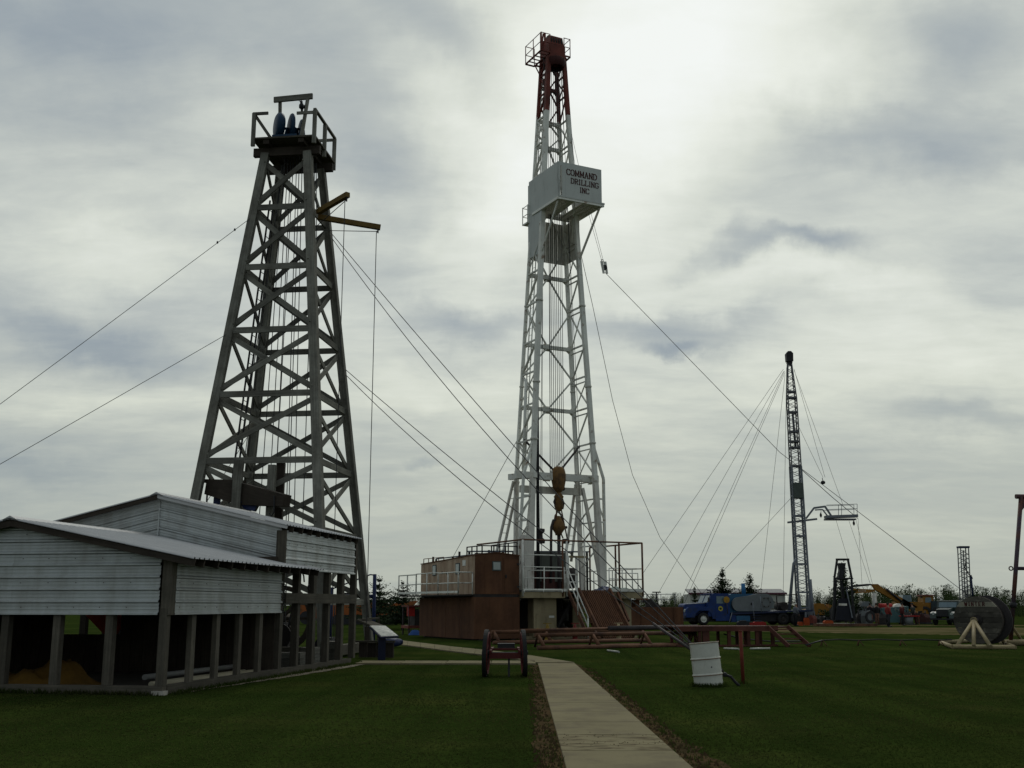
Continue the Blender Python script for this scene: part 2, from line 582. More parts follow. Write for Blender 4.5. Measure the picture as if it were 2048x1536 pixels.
# ================================================================ the setting: ground, lane, path, grass
def ground_material():
    m = bpy.data.materials.new('mown_lawn')
    m.use_nodes = True
    nt = m.node_tree
    N, L = nt.nodes, nt.links
    bs = N['Principled BSDF']
    bs.inputs['Roughness'].default_value = 0.95
    bs.inputs['Specular IOR Level'].default_value = 0.0
    tc = N.new('ShaderNodeTexCoord')

    def noise(s, d, stretch=None):
        n = N.new('ShaderNodeTexNoise')
        if stretch:
            mp = N.new('ShaderNodeMapping')
            L.new(tc.outputs['Object'], mp.inputs[0])
            mp.inputs['Scale'].default_value = stretch
            mp.inputs['Rotation'].default_value = (0, 0, 0.3)
            L.new(mp.outputs[0], n.inputs['Vector'])
        else:
            L.new(tc.outputs['Object'], n.inputs['Vector'])
        n.inputs['Scale'].default_value = s
        n.inputs['Detail'].default_value = d
        n.inputs['Roughness'].default_value = 0.65
        return n.outputs[0]

    def ramp(f, stops):
        r = N.new('ShaderNodeValToRGB')
        L.new(f, r.inputs[0])
        e = r.color_ramp.elements
        e[0].position, e[0].color = stops[0][0], (*stops[0][1], 1)
        e[1].position, e[1].color = stops[-1][0], (*stops[-1][1], 1)
        for p, c in stops[1:-1]:
            x = e.new(p)
            x.color = (*c, 1)
        return r.outputs[0]
    big = ramp(noise(0.35, 6), [(0.28, (0.0145, 0.0265, 0.0060)), (0.5, (0.022, 0.035, 0.0082)), (0.70, (0.036, 0.043, 0.012))])
    fine = ramp(noise(14.0, 6), [(0.3, (0.75, 0.75, 0.7)), (0.7, (1.25, 1.25, 1.2))])
    mow = ramp(noise(1.0, 3, (0.9, 0.06, 1)), [(0.35, (0.74, 0.77, 0.78)), (0.65, (1.26, 1.22, 1.15))])
    c = big
    for k in (fine, mow):
        mx = N.new('ShaderNodeMix')
        mx.data_type = 'RGBA'
        mx.blend_type = 'MULTIPLY'
        mx.inputs['Factor'].default_value = 1
        L.new(c, mx.inputs['A'])
        L.new(k, mx.inputs['B'])
        c = mx.outputs['Result']
    # thin worn spots
    dry = N.new('ShaderNodeMapRange')
    L.new(noise(0.9, 7), dry.inputs['Value'])
    dry.inputs['From Min'].default_value = 0.66
    dry.inputs['From Max'].default_value = 0.76
    dry.inputs['To Max'].default_value = 0.55
    mx = N.new('ShaderNodeMix')
    mx.data_type = 'RGBA'
    L.new(dry.outputs[0], mx.inputs['Factor'])
    L.new(c, mx.inputs['A'])
    mx.inputs['B'].default_value = (0.07, 0.055, 0.03, 1)
    L.new(mx.outputs['Result'], bs.inputs['Base Color'])
    bp = N.new('ShaderNodeBump')
    bp.inputs['Distance'].default_value = 0.012
    L.new(noise(26.0, 4), bp.inputs['Height'])
    L.new(bp.outputs[0], bs.inputs['Normal'])
    return m


LAWN = ground_material()
DIRT = mat('bare_soil', (0.088, 0.060, 0.032), 0.95, spec=0.0, var=0.35, scale=3.0, rnd=0.0, col2=(0.035, 0.028, 0.015), mix2=0.5, scale2=3.0, bump=0.015, bscale=25)
SAND = mat('sandy_lane', (0.135, 0.105, 0.058), 0.95, spec=0.0, var=0.25, scale=0.5, rnd=0.0, col2=(0.045, 0.05, 0.016), mix2=0.5, scale2=0.35, streak=(0.12, 0.8, 1.0))

structure('ground', MB().grid([[(-2500, -300, 0), (2500, -300, 0)], [(-2500, 4000, 0), (2500, 4000, 0)]]), LAWN)


def ragged_sheet(left, right, z, seed, amp):
    """sheet between two polylines (same number of points) with ragged long edges"""
    rd = random.Random(seed)

    def dense(pl):
        out = []
        for a, b in zip(pl[:-1], pl[1:]):
            k = max(2, int((Vector(b) - Vector(a)).length / 0.35))
            out += [Vector(a).lerp(Vector(b), i / k) for i in range(k)]
        out.append(Vector(pl[-1]))
        return out
    dl = dense(left)
    k = len(dl)
    R = [Vector(p) for p in right]
    tot = sum((b - a).length for a, b in zip(R[:-1], R[1:]))

    def along(t):
        d = t * tot
        for a, b in zip(R[:-1], R[1:]):
            s = (b - a).length
            if d <= s or b is R[-1]:
                return a.lerp(b, min(1, d / s))
            d -= s
    rows = []
    for i, p in enumerate(dl):
        q = along(i / (k - 1))
        n = (q - p).normalized()
        e1 = p - n * rd.uniform(-amp, amp) * 0.3
        e2 = q + n * rd.uniform(-amp, amp)
        rows.append([(e1.x, e1.y, z), (e2.x, e2.y, z)])
    return MB().grid(rows)


# main walk in slabs, with two branches to the left
walk = bpy.data.objects.new('path', None)
COL.objects.link(walk)
walk['kind'] = 'structure'
MUDDY = mat('muddied_concrete', (0.19, 0.166, 0.098), 0.92, spec=0.05, var=0.12, scale=0.9, rnd=0.0, col2=(0.062, 0.045, 0.026), mix2=0.40, scale2=3.0, sharp=0.10, streak=(2.6, 8.0, 1.0))


def slab(quad, material=CONCRETE, z=0.045):
    c = sum((Vector(p) for p in quad), Vector((0, 0))) / 4
    ps = [Vector((*(c + (Vector(p) - c) * 0.988), 0)) for p in quad]
    mb = MB()
    b = mb.pts([(p.x, p.y, -0.05) for p in ps] + [(p.x, p.y, z - 0.008) for p in ps] + [(*(c + (p.xy - c) * 0.99), z) for p in ps])
    for i in range(4):
        j = (i + 1) % 4
        mb.face((b + i, b + j, b + 4 + j, b + 4 + i))
        mb.face((b + 4 + i, b + 4 + j, b + 8 + j, b + 8 + i))
    mb.face((b + 8, b + 9, b + 10, b + 11))
    return link('slab', mb, material, walk)


def walk_x(y):
    t = (y - 11.55) / 20.0
    return 0.53 + 0.18 * t, 1.80 - 0.06 * t


ys = [-4.0]
while ys[-1] < 29.5:
    ys.append(ys[-1] + 1.52)
ys.append(31.5)
for a, b in zip(ys[:-1], ys[1:]):
    (l0, r0), (l1, r1) = walk_x(a), walk_x(b)
    slab([(l0, a), (r0, a), (r1, b), (l1, b)], MUDDY if a < 14.2 < b or a < 13.3 < b else CONCRETE, .025)
far_edge = [Vector((1.74, 31.5)), gr(1060, 1313).xy, gr(980, 1303).xy, gr(900, 1294.5).xy, gr(815, 1284).xy, gr(760, 1277).xy]
near_edge = [Vector((0.70, 31.5)), gr(1030, 1320).xy, gr(975, 1313).xy, gr(900, 1304).xy, gr(815, 1292.5).xy, gr(760, 1285).xy]
for i in range(5):
    n = 3
    for k in range(n):
        t0, t1 = k / n, (k + 1) / n
        slab([near_edge[i].lerp(near_edge[i + 1], t0), far_edge[i].lerp(far_edge[i + 1], t0), far_edge[i].lerp(far_edge[i + 1], t1), near_edge[i].lerp(near_edge[i + 1], t1)])
for k in range(4):
    x0, x1 = 0.66 - 1.24 * k, 0.66 - 1.24 * (k + 1)
    slab([(x0, 30.9), (x0, 32.3), (x1, 32.4), (x1, 31.0)])

# bare soil along both sides of the walk
structure('soil_strip_west', ragged_sheet([(walk_x(-3)[0] + .02, -3), (walk_x(30.8)[0] + .02, 30.8)], [(0.18, -3), (0.25, 12), (0.42, 22), (0.55, 30.8)], 0.006, 3, 0.06), DIRT)
structure('soil_strip_east', ragged_sheet([(walk_x(-3)[1] - .02, -3), (walk_x(31.4)[1] - .02, 31.4)], [(2.2, -3), (2.13, 12), (2.02, 20), (1.92, 28), (1.82, 31.4)], 0.006, 4, 0.08), DIRT)
structure('sandy_lane', ragged_sheet([(12.5, 84), (40, 80), (90, 78)], [(13.5, 70), (26, 60), (60, 57)], 0.006, 5, 0.8), SAND)
structure('sandy_lane', ragged_sheet([(15, 93), (60, 90), (130, 88)], [(15, 89.5), (50, 86), (110, 82)], 0.010, 6, 0.4), SAND)


def scatter_clods():
    rd = random.Random(11)
    mb = MB()
    for i in range(900):
        y = 11 + 18 * rd.random() ** 1.6
        l, r = walk_x(y)
        x = rd.uniform(l - .3, l - 0.02) if rd.random() < 0.5 else rd.uniform(r + 0.02, r + 0.3)
        s = rd.uniform(0.008, 0.03)
        b = mb.pts([(x - s, y - s, 0), (x + s, y - s * .6, 0), (x + s * .4, y + s, 0), (x + rd.uniform(-.3, .3) * s, y, s * 1.3 + .006)])
        for f in ((0, 1, 3), (1, 2, 3), (2, 0, 3)):
            mb.face([b + q for q in f])
    for i in range(70):      # mud dropped across the walk
        y = 14.0 + rd.choice((-0.55, 0.1, 0.25, -0.7)) + rd.gauss(0, 0.10)
        l, r = walk_x(y)
        x = rd.uniform(l + .03, r - .03)
        s = rd.uniform(0.004, 0.012)
        b = mb.pts([(x - s, y - s, .024), (x + s, y - s * .6, .024), (x + s * .4, y + s, .024), (x, y, .026 + s * .8)])
        for f in ((0, 1, 3), (1, 2, 3), (2, 0, 3)):
            mb.face([b + q for q in f])
    o = link('soil_clods', mb, mat('clod_soil', (0.055, 0.038, 0.02), 0.95, spec=0.0, var=0.3, scale=8, rnd=0))
    o['kind'] = 'stuff'
    tag(o, 'crumbs of brown soil scattered beside and across the concrete walk', 'soil')


scatter_clods()


def scatter_grass():
    rd = random.Random(21)
    mb = MB()
    bands = [(10.6, 15, 420, .026), (15, 21, 200, .026), (21, 29, 70, .026), (29, 45, 20, .026)]
    for y0, y1, dens, hh in bands:
        w = 0.5 * y1 + 1
        for i in range(int((y1 - y0) * 2 * w * dens)):
            y = rd.uniform(y0, y1)
            x = rd.uniform(-0.5 * y - .6, 0.5 * y + .6)
            if abs(x) > 0.49 * y + .5:
                continue
            l, r = walk_x(y)
            if y < 31.8:
                if l - 0.30 < x < r + 0.30:
                    e = min(abs(x - (l - .30)), abs(x - (r + .30)))
                    if (l - .03 < x < r + .03) or rd.random() > 0.10 + 0.5 * max(0, 1 - e / .15):
                        continue
                if x < 0.7 and 30.85 < y < 32.45:
                    continue
            lx = x + 6.38 - 0.176 * (y - 20.67)
            if lx < 0.12 and y > 20.67 - 0.176 * (x + 6.38) - 0.05 and y < 33:
                continue
            if y > 31 and x < 1.9 and y < 49:
                continue
            h = hh * rd.uniform(0.5, 1.15)
            a = rd.uniform(0, PI)
            wd = (0.004 + 0.0005 * y) * rd.uniform(.7, 1.3)
            dx, dy = math.cos(a) * wd, math.sin(a) * wd
            lxn, lyn = rd.gauss(0, .9) * h, rd.gauss(0, .9) * h
            b = mb.pts([(x - dx, y - dy, 0), (x + dx, y + dy, 0), (x + lxn, y + lyn, h)])
            mb.face((b, b + 1, b + 2))
    def tuft(x, y, n_, sp, hh):
        for _ in range(n_):
            px, py = x + rd.gauss(0, sp), y + rd.gauss(0, sp)
            h = hh * rd.uniform(.5, 1.2)
            a = rd.uniform(0, PI)
            wd = .006 + .0003 * y
            b = mb.pts([(px - math.cos(a) * wd, py - math.sin(a) * wd, 0), (px + math.cos(a) * wd, py + math.sin(a) * wd, 0), (px + rd.gauss(0, .4) * h, py + rd.gauss(0, .4) * h, h)])
            mb.face((b, b + 1, b + 2))
    for i in range(150):                     # round the drum, post and cart wheels
        a = rd.uniform(0, 2 * PI)
        tuft(3.95 + .32 * math.cos(a), 22.85 + .32 * math.sin(a), 5, .03, .09)
    tuft(4.8, 23.6, 60, .06, .10)
    tuft(-.6, 25.85, 60, .09, .08)
    tuft(.27, 25.85, 60, .09, .08)
    for i in range(700):                     # along the shed sills
        t = rd.random()
        if t < .35:
            x0, y0 = -6.38 - 3.6 * rd.random(), 0
            tuft(x0, 20.67 - .176 * (x0 + 6.38) - .12, 3, .03, .10)
        else:
            d = 11.2 * rd.random()
            tuft(-6.38 + .174 * d + .14 + .12 * rd.random(), 20.67 + .985 * d, 3, .03, .09)
    for i in range(500):                     # weeds leaning over the edge of the walk
        y = 11 + 19 * rd.random() ** 1.5
        l, r = walk_x(y)
        tuft(l - .3 * rd.random() if rd.random() < .5 else r + .3 * rd.random(), y, 3, .02, .05)
    g = mat('grass_blades', (0.039, 0.061, 0.0135), 0.9, var=0.3, scale=0.22, rnd=0.0, col2=(0.055, 0.064, 0.020), mix2=0.45, scale2=0.5, sharp=.2, spec=0.0)
    nt = g.node_tree                     # thin leaves let light through
    bs = nt.nodes['Principled BSDF']
    src = bs.inputs['Base Color'].links[0].from_socket
    df, tl, mx = nt.nodes.new('ShaderNodeBsdfDiffuse'), nt.nodes.new('ShaderNodeBsdfTranslucent'), nt.nodes.new('ShaderNodeMixShader')
    nt.links.new(src, df.inputs[0])
    nt.links.new(src, tl.inputs[0])
    mx.inputs[0].default_value = 0.5
    nt.links.new(df.outputs[0], mx.inputs[1])
    nt.links.new(tl.outputs[0], mx.inputs[2])
    nt.links.new(mx.outputs[0], nt.nodes['Material Output'].inputs[0])
    o = link('grass', mb, g)
    o['kind'] = 'stuff'
    tag(o, 'short dark green mown grass of the lawn', 'grass')


scatter_grass()

# ================================================================ low corrugated shed and the taller engine house behind it
SHED_O, SHED_R = (-6.38, 20.67, 0), math.radians(-10.0)
shed_w, shed_l = frame(SHED_O, SHED_R)


SCREW = mat('rusty_screw_heads', (0.07, 0.05, 0.04), .7, var=.2)


def rib_profile(z0, z1, pitch=0.225):
    """heights and outward offsets of ribbed sheet metal between z0 and z1"""
    out = []
    z = z0
    while z < z1 - 1e-4:
        for dz, off in ((0.0, -0.022), (0.004, 0.040), (0.030, 0.040), (0.062, 0.0), (0.098, 0.0), (0.102, 0.010), (0.112, 0.010), (0.122, 0.0), (0.158, 0.0), (0.162, 0.010), (0.172, 0.010), (0.182, 0.0), (0.215, -0.004)):
            if z + dz <= z1:
                out.append((z + dz, off))
        z += pitch
    out.append((z1, 0.0))
    return out


def siding(parent, name, z0, z1, a_lo, a_hi, place):
    """one ribbed sheet; a_lo(z), a_hi(z) give its ends along the wall, place(a, off, z) its points"""
    rows = []
    for z, off in rib_profile(z0, z1):
        a, b = a_lo(z), a_hi(z)
        if b - a < 0.01:
            b = a + 0.01
        rows.append([place(a, off, z), place((a + b) / 2, off, z), place(b, off, z)])
    sheet = link(name, MB().grid(rows), SIDING, parent)
    sc = MB()
    z = z0 + .14
    while z < z1 - .05:
        a, b = a_lo(z), a_hi(z)
        k = int((b - a) / .55)
        for i in range(k):
            p_ = Vector(place(a + .2 + i * .55 + .03 * math.sin(i * 7 + z * 9), .004, z))
            q_ = Vector(place(a + .2 + i * .55 + .03 * math.sin(i * 7 + z * 9), .016, z))
            sc.tube([p_, q_], .009, 5, True, False)
        z += .45
    if sc.v:
        link('screw_heads', sc, SCREW, sheet)['kind'] = 'stuff'
    return sheet


def roof_sheet(parent, x0, z0, x1, z1, y0, y1, name='roof_sheet'):
    """sheet from the ridge (x0,z0) to the eave (x1,z1), ribs down the slope; thin but solid"""
    mb = MB()
    ys, k = [], 0
    y = y0
    prof = []
    while y < y1 - 1e-4:
        for dy, up in ((0, 0.0), (0.02, 0.028), (0.05, 0.028), (0.07, 0.0), (0.15, 0.0)):
            if y + dy < y1:
                prof.append((y + dy, up))
        y += 0.2
    prof.append((y1, 0.0))
    mb.grid([[(x0, a, z0 + u), (x1, a, z1 + u)] for a, u in prof])
    mb.grid([[(x1, a, z1 + u - 0.008), (x0, a, z0 + u - 0.008)] for a, u in prof])
    return link(name, mb, ROOFING, parent)


low = thing('low_shed', 'low open shed clad in ribbed galvanised sheet with wooden posts', 'shed', SHED_O, SHED_R)
EAVE, RIDGE, CLAD = 2.505, 3.14, 1.42
OV = 0.66
HALF, DEP = 3.1, 5.42
POSTS = WOOD_OLD


def gable(x):
    return EAVE + (RIDGE - EAVE) * (1 - abs(x + HALF) / HALF)


# posts: front, right side
for i in range(7):
    x = -1.06 * i
    beam_part('post', POSTS, low, (x - 0.0, 0.0, 0.16), (x, 0.0, CLAD + 0.12), 0.15, 0.15, up=(0, 1, 0))
for i in range(1, 5):
    beam_part('post', POSTS, low, (0, 1.1 * i, 0.16), (0, 1.1 * i, CLAD + 0.12), 0.10, 0.17, up=(0, 1, 0))
beam_part('corner_post', WOOD_OLD, low, (0.03, 0.03, CLAD + 0.0), (0.03, 0.03, EAVE + .0), 0.19, 0.19, up=(0, 1, 0))
for y in (1.8, 3.6, 5.3):
    beam_part('post', WOOD_DARK, low, (-6.2, y, 0), (-6.2, y, EAVE), 0.15, 0.15, up=(0, 1, 0))
beam_part('sill', WOOD_OLD, low, (-6.45, 0, 0.08), (0.07, 0, 0.08), 0.17, 0.15)
beam_part('sill', WOOD_OLD, low, (0, 0.09, 0.085), (0, DEP, 0.085), 0.16, 0.15)
beam_part('top_plate', WOOD_OLD, low, (-6.3, 0.1, EAVE - .06), (0, 0.1, EAVE - .06), 0.1, 0.12)
beam_part('top_plate', WOOD_OLD, low, (-0.08, 0.1, EAVE - .06), (-0.08, DEP, EAVE - .06), 0.1, 0.12)
for x, s in ((0.0, 0.12),):
    link('footing_block', MB().box(x - s, x + s, -s, s * .4, -0.03, 0.075), mat('footing_concrete', (0.33, 0.31, 0.27), 0.9, var=0.2), low)
# floor and the dark closed back and far side
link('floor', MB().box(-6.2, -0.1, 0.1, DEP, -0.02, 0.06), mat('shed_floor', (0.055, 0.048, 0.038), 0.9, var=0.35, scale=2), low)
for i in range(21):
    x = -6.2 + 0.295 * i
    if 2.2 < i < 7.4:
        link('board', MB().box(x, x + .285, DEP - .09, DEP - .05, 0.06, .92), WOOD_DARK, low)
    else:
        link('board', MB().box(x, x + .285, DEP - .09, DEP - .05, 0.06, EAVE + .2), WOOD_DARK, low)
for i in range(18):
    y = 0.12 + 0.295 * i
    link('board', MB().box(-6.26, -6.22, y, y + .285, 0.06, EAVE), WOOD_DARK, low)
# cladding: front sheets reach up into the gable, side sheets stop under the eave
for z0, z1 in ((CLAD, CLAD + 0.9), (CLAD + 0.9, RIDGE - 0.02)):
    lim = lambda z: max(0.0, min(HALF, HALF * (RIDGE - z) / (RIDGE - EAVE)))
    for a, b in ((-HALF * 2 - .05, -HALF), (-HALF, -0.09)):
        siding(low, 'wall_sheet', z0, z1,
               (lambda z, a=a: max(a, -HALF - lim(z) - .05)), (lambda z, b=b: min(b, -HALF + lim(z) - .0)),
               lambda a, off, z: (a, -0.085 - off, z))
for a, b in ((0.13, 2.75), (2.75, DEP - .02)):
    siding(low, 'wall_sheet', CLAD, EAVE - 0.04, lambda z, a=a: a, lambda z, b=b: b, lambda a, off, z: (0.09 + off, a, z))
# roof
SL = (RIDGE - EAVE) / HALF
for y0, y1 in ((-0.32, 1.6), (1.6, 3.5), (3.5, DEP - .03)):
    roof_sheet(low, -HALF, RIDGE + .06, OV, RIDGE + .06 - SL * (HALF + OV), y0, y1)
    roof_sheet(low, -HALF, RIDGE + .06, -2 * HALF - OV, RIDGE + .06 - SL * (HALF + OV), y0, y1)
roof_sheet(low, 0.12, RIDGE + .06 - SL * (HALF + .12), OV, RIDGE + .06 - SL * (HALF + OV), DEP - .03, DEP + 1.35, 'eave_sheet')
link('ridge_cap', MB().prism([(-HALF - .16, 0, RIDGE + .04), (-HALF, 0, RIDGE + .12), (-HALF + .16, 0, RIDGE + .04), (-HALF, 0, RIDGE + .08)], (0, DEP + .2, 0)), ROOFING, low).location = (0, -0.34, 0)
for s in (-1, 1):
    beam_part('fascia', WOOD_DARK, low, (-HALF, -0.27, RIDGE - .02), (-HALF + s * (HALF + OV), -0.27, RIDGE - .02 - SL * (HALF + OV)), 0.04, 0.12)
for i in range(11):
    y = 0.2 + 0.62 * i
    beam_part('rafter_tail', WOOD_DARK, low, (-0.5, y, RIDGE - .03 - SL * (HALF - .5)), (OV - .04, y, RIDGE - .03 - SL * (HALF + OV - .04)), 0.05, 0.13)
# chain hanging at the far end of the side wall
ch = MB()
for i in range(9):
    ch.lathe([(0.028, -.008), (0.04, 0), (0.028, .008), (0.018, 0), (0.028, -.008)], (0.14, DEP + .03, 2.05 - i * .075), (1, 0, 0) if i % 2 else (0, 1, 0), 8)
link('chain', ch, BLACK, low)
hk = [(0.34, DEP + 1.1 + .06 * math.cos(a), 2.02 + .06 * math.sin(a)) for a in [x * .5 for x in range(-3, 9)]]
tube_part('hook', BLACK, low, hk, 0.012, 6)

# ---------------------------------------------------------------- engine house
eng = thing('engine_house', 'taller open engine house clad in ribbed sheet at the foot of the wooden derrick', 'building', SHED_O, SHED_R)
Y0, Y1 = 5.46, 10.75
E2, R2, C2 = 3.42, 4.14, 2.43
OV2 = 0.22
SL2 = (R2 - E2) / HALF
# gable sheets laid parallel to the roof slope, with an upright seam below the ridge
for s in (-1, 1):
    for o0, o1 in ((0.02, 0.70), (0.70, 1.62)):
        rows = []
        for dz, off in rib_profile(o0, o1):
            r = []
            for t in (0.0, 0.5, 1.0):
                x = -HALF + s * t * (HALF + .02)
                r.append((x, Y0 - off, R2 - SL2 * t * HALF - dz))
            rows.append(r if s < 0 else r[::-1])
        link('gable_sheet', MB().grid(rows), SIDING, eng)
beam_part('seam_strip', SIDING, eng, (-HALF, Y0 - .03, R2 - .05), (-HALF, Y0 - .03, R2 - 1.5), 0.03, 0.01, up=(0, 1, 0))
beam_part('corner_board', WOOD_OLD, eng, (0.06, Y0 - .05, C2 + .04), (0.06, Y0 - .05, E2 - .1), 0.2, 0.06, up=(0, 1, 0))
for a, b in ((Y0 + .08, Y0 + 3.0), (Y0 + 3.0, Y1)):
    siding(eng, 'wall_sheet', C2, E2 - 0.09, lambda z, a=a: a, lambda z, b=b: b, lambda a, off, z: (0.09 + off, a, z))
for i in range(5, 11):
    y = 1.1 * i
    beam_part('post', WOOD_OLD, eng, (0, y, 0.16), (0, y, E2 - .1), 0.16, 0.20 if i % 2 else 0.16, up=(0, 1, 0))
    if i > 5:
        beam_part('post', WOOD_DARK, eng, (-6.2, y, 0.0), (-6.2, y, E2 - .1), 0.16, 0.16, up=(0, 1, 0))
beam_part('sill', WOOD_OLD, eng, (0, DEP, 0.085), (0, Y1, 0.085), 0.16, 0.15)
beam_part('mid_rail', WOOD_OLD, eng, (0.11, Y0 + .15, 1.76), (0.11, Y1 + .1, 1.76), 0.05, 0.24)
beam_part('top_plate', WOOD_DARK, eng, (-0.02, Y0 + .05, E2 - .16), (-0.02, Y1, E2 - .16), 0.12, 0.14)
for y0, y1 in ((Y0 - .22, Y0 + 1.9), (Y0 + 1.9, Y0 + 3.9), (Y0 + 3.9, Y1 + .42)):
    roof_sheet(eng, -HALF, R2 + .06, OV2, R2 + .06 - SL2 * (HALF + OV2), y0, y1)
    roof_sheet(eng, -HALF, R2 + .06, -2 * HALF - .4, R2 + .06 - SL2 * (HALF + .4), y0, y1)
link('ridge_cap', MB().prism([(-HALF - .16, 0, R2 + .04), (-HALF, 0, R2 + .12), (-HALF + .16, 0, R2 + .04), (-HALF, 0, R2 + .08)], (0, Y1 - Y0 + .7, 0)), ROOFING, eng).location = (0, Y0 - .24, 0)
beam_part('fascia', WOOD_DARK, eng, (-HALF, Y0 - .17, R2 + .0), (-2 * HALF - .4, Y0 - .17, R2 - SL2 * (HALF + .4)), 0.04, 0.1)
beam_part('flashing', ROOFING, eng, (-HALF, Y0 - .17, R2 + .01), (OV2, Y0 - .17, R2 + .01 - SL2 * (HALF + OV2)), 0.02, 0.07)
for i in range(9):
    y = Y0 + 0.3 + 0.62 * i
    beam_part('rafter_tail', WOOD_DARK, eng, (-0.5, y, R2 - .03 - SL2 * (HALF - .5)), (OV2 - .03, y, R2 - .03 - SL2 * (HALF + OV2 - .03)), 0.05, 0.13)
tube_part('hanging_hose', BLACK, eng, [(0.12, Y0 + .6, 2.45), (0.15, Y0 + 1.0, 2.42), (0.15, Y0 + 1.2, 2.3), (0.15, Y0 + 1.25, 2.15)], 0.02, 6)

# ---------------------------------------------------------------- what stands in and under the sheds
TARP = mat('yellow_canvas', (0.11, 0.058, 0.009), 0.85, var=0.35, scale=3, rnd=0.1)


def crumple(w, d, h, seed):
    rd = random.Random(seed)
    nx, ny = 26, 16
    from mathutils import noise as mn
    rows = []
    for i in range(nx + 1):
        r = []
        for j in range(ny + 1):
            x, y = (i / nx - .5), (j / ny - .5)
            e = max(0, 1 - (abs(x) * 2) ** 3) * max(0, 1 - (abs(y) * 2) ** 3)
            p = Vector((x * w * 1.6, y * d * 1.6, seed))
            z = h * e * (0.55 + 0.8 * mn.noise(p * 1.4) + 0.45 * abs(mn.noise(p * 3.7)))
            r.append((x * w, y * d, max(0.0, z) + .002))
        rows.append(r)
    return MB().grid(rows, True)


for k, (x, y, w, d, h, lab) in enumerate(((-2.9, 0.95, 2.1, 1.3, .50, 'rumpled yellow canvas heaped on the shed floor, the larger heap'),
                                          (-4.75, 0.85, 1.4, 1.2, .5, 'rumpled yellow canvas heaped on the shed floor, the heap farther left'))):
    o = link('canvas_heap', crumple(w, d, h, 3 + k * 5), TARP)
    o.location = shed_w(x, y, .062)
    o.rotation_euler = (0, 0, SHED_R)
    tag(o, lab, 'canvas')
o = thing('yellow_hopper', 'upright yellow canvas chute curving down behind the shed posts', 'chute', shed_w(-5.5, 1.7, .06), SHED_R)
rows = []
for i in range(9):
    t = i / 8
    x, z, w = 0.1 + 1.25 * t ** 2, 1.6 - 1.55 * t, 0.35 - 0.12 * t
    rows.append([(x - w / 2, -.12, z), (x, -.22, z + .05), (x + w / 2, -.10, z + .03), (x + w / 2, .12, z), (x, .2, z), (x - w / 2, .12, z), (x - w / 2, -.12, z)])
link('chute_sleeve', MB().grid(rows, True), TARP, o)
link('chute_ring', MB().disc((0.1, 0, 1.6), (0, 0, 1), .22, .06, 14, .16), BLACK, o)

red = thing('red_tractor', 'dull red tractor standing in the open back of the low shed', 'tractor', shed_w(-4.35, 6.35, 0.0), SHED_R)
RED_M = mat('dull_red_paint', (0.34, 0.035, 0.015), 0.6, var=0.25, rnd=0.05)
link('hood', MB().prism([(-1.15, -.35, 1.65), (.35, -.35, 1.65), (.35, -.35, .95), (-.15, -.35, .80), (-.35, -.35, .95), (-.75, -.35, 1.3)], (0, .7, 0)), RED_M, red)
link('fender', MB().prism([(.35, -.7, 1.7), (1.2, -.7, 1.55), (1.3, -.7, 1.2), (.55, -.7, 1.2)], (0, 1.3, 0)), RED_M, red)
link('grille', MB().box(.36, .42, -.3, .3, .8, 1.5), BLACK, red)
link('frame', MB().box(-.9, 1.1, -.2, .2, .5, .8), BLACK, red)
for x, r in ((-.6, .42), (.85, .65)):
    for s_ in (-1, 1):
        link('wheel', MB().lathe([(r * .4, -.12), (r, -.1), (r, .1), (r * .4, .12)], (x, s_ * .6, r), (0, 1, 0), 18), BLACK, red)
link('steering_column', MB().tube([(.5, 0, 1.4), (.65, 0, 1.9)], .03, 6), BLACK, red)

for k, (y, z, c) in enumerate(((1.0, .12, 'pale'), (1.25, .12, 'pale'), (1.1, .24, 'dull'))):
    mt = mat('pale_pipe_' + c, (0.30, 0.27, 0.19) if c == 'pale' else (0.16, 0.16, 0.15), 0.55, var=0.2)
    o = link('pipe', MB().tube([shed_w(-0.42 - .22 * k, .7 + .15 * k, z), shed_w(-0.36 - .2 * k, 5.0, z)], .055, 10), mt)
    tag(o, ('pale pipe lying on the shed floor nearest the side posts', 'pale pipe lying second from the side posts on the shed floor', 'dull grey pipe resting on top of two pale pipes in the shed')[k], 'pipe')

# bits of old machinery seen between the engine house posts
for k, (x, y, sx, sy, h, lab) in enumerate(((-0.75, 8.1, .45, .3, .42, 'weathered timber block between the engine house posts, the longer one'), (-0.6, 9.35, .2, .2, .5, 'squat weathered timber block beside the derrick leg, under the mid rail'), (-0.5, 10.7, .22, .3, .62, 'pale plank box at the far end of the engine house'))):
    o = thing('timber_block', lab, 'timber', shed_w(x, y, 0), SHED_R)
    n = 3
    for i in range(n):
        link('timber', MB().box(-sx, sx, -sy, sy, h * i / n + .004, h * (i + 1) / n - .004), WOOD, o)
wm = thing('band_wheel', 'large dark wooden band wheel inside the engine house', 'wheel', shed_w(-2.6, 8.9, 1.25), SHED_R)
link('rim', MB().disc((0, 0, 0), (1, 0, 0), 1.15, .28, 32, .98), WOOD_DARK, wm)
for i in range(4):
    a = PI / 4 * i
    beam_part('spoke', WOOD_DARK, wm, (0, math.cos(a) * 1.0, math.sin(a) * 1.0), (0, -math.cos(a) * 1.0, -math.sin(a) * 1.0), .1, .14, up=(1, 0, 0))
tube_part('axle', BLACK, wm, [(-.9, 0, 0), (.9, 0, 0)], .07, 10)
for s in (-.8, .8):
    beam_part('bearing_post', WOOD_DARK, wm, (s, 0, -1.25), (s, 0, -.05), .25, .25, up=(0, 1, 0))
egn = thing('gas_engine', 'dark single cylinder engine with flywheels inside the engine house', 'engine', shed_w(-1.8, 7.0, 0.05), SHED_R)
link('bed', MB().box(-.35, .35, -.8, .8, 0, .45), SHADOW_STEEL, egn)
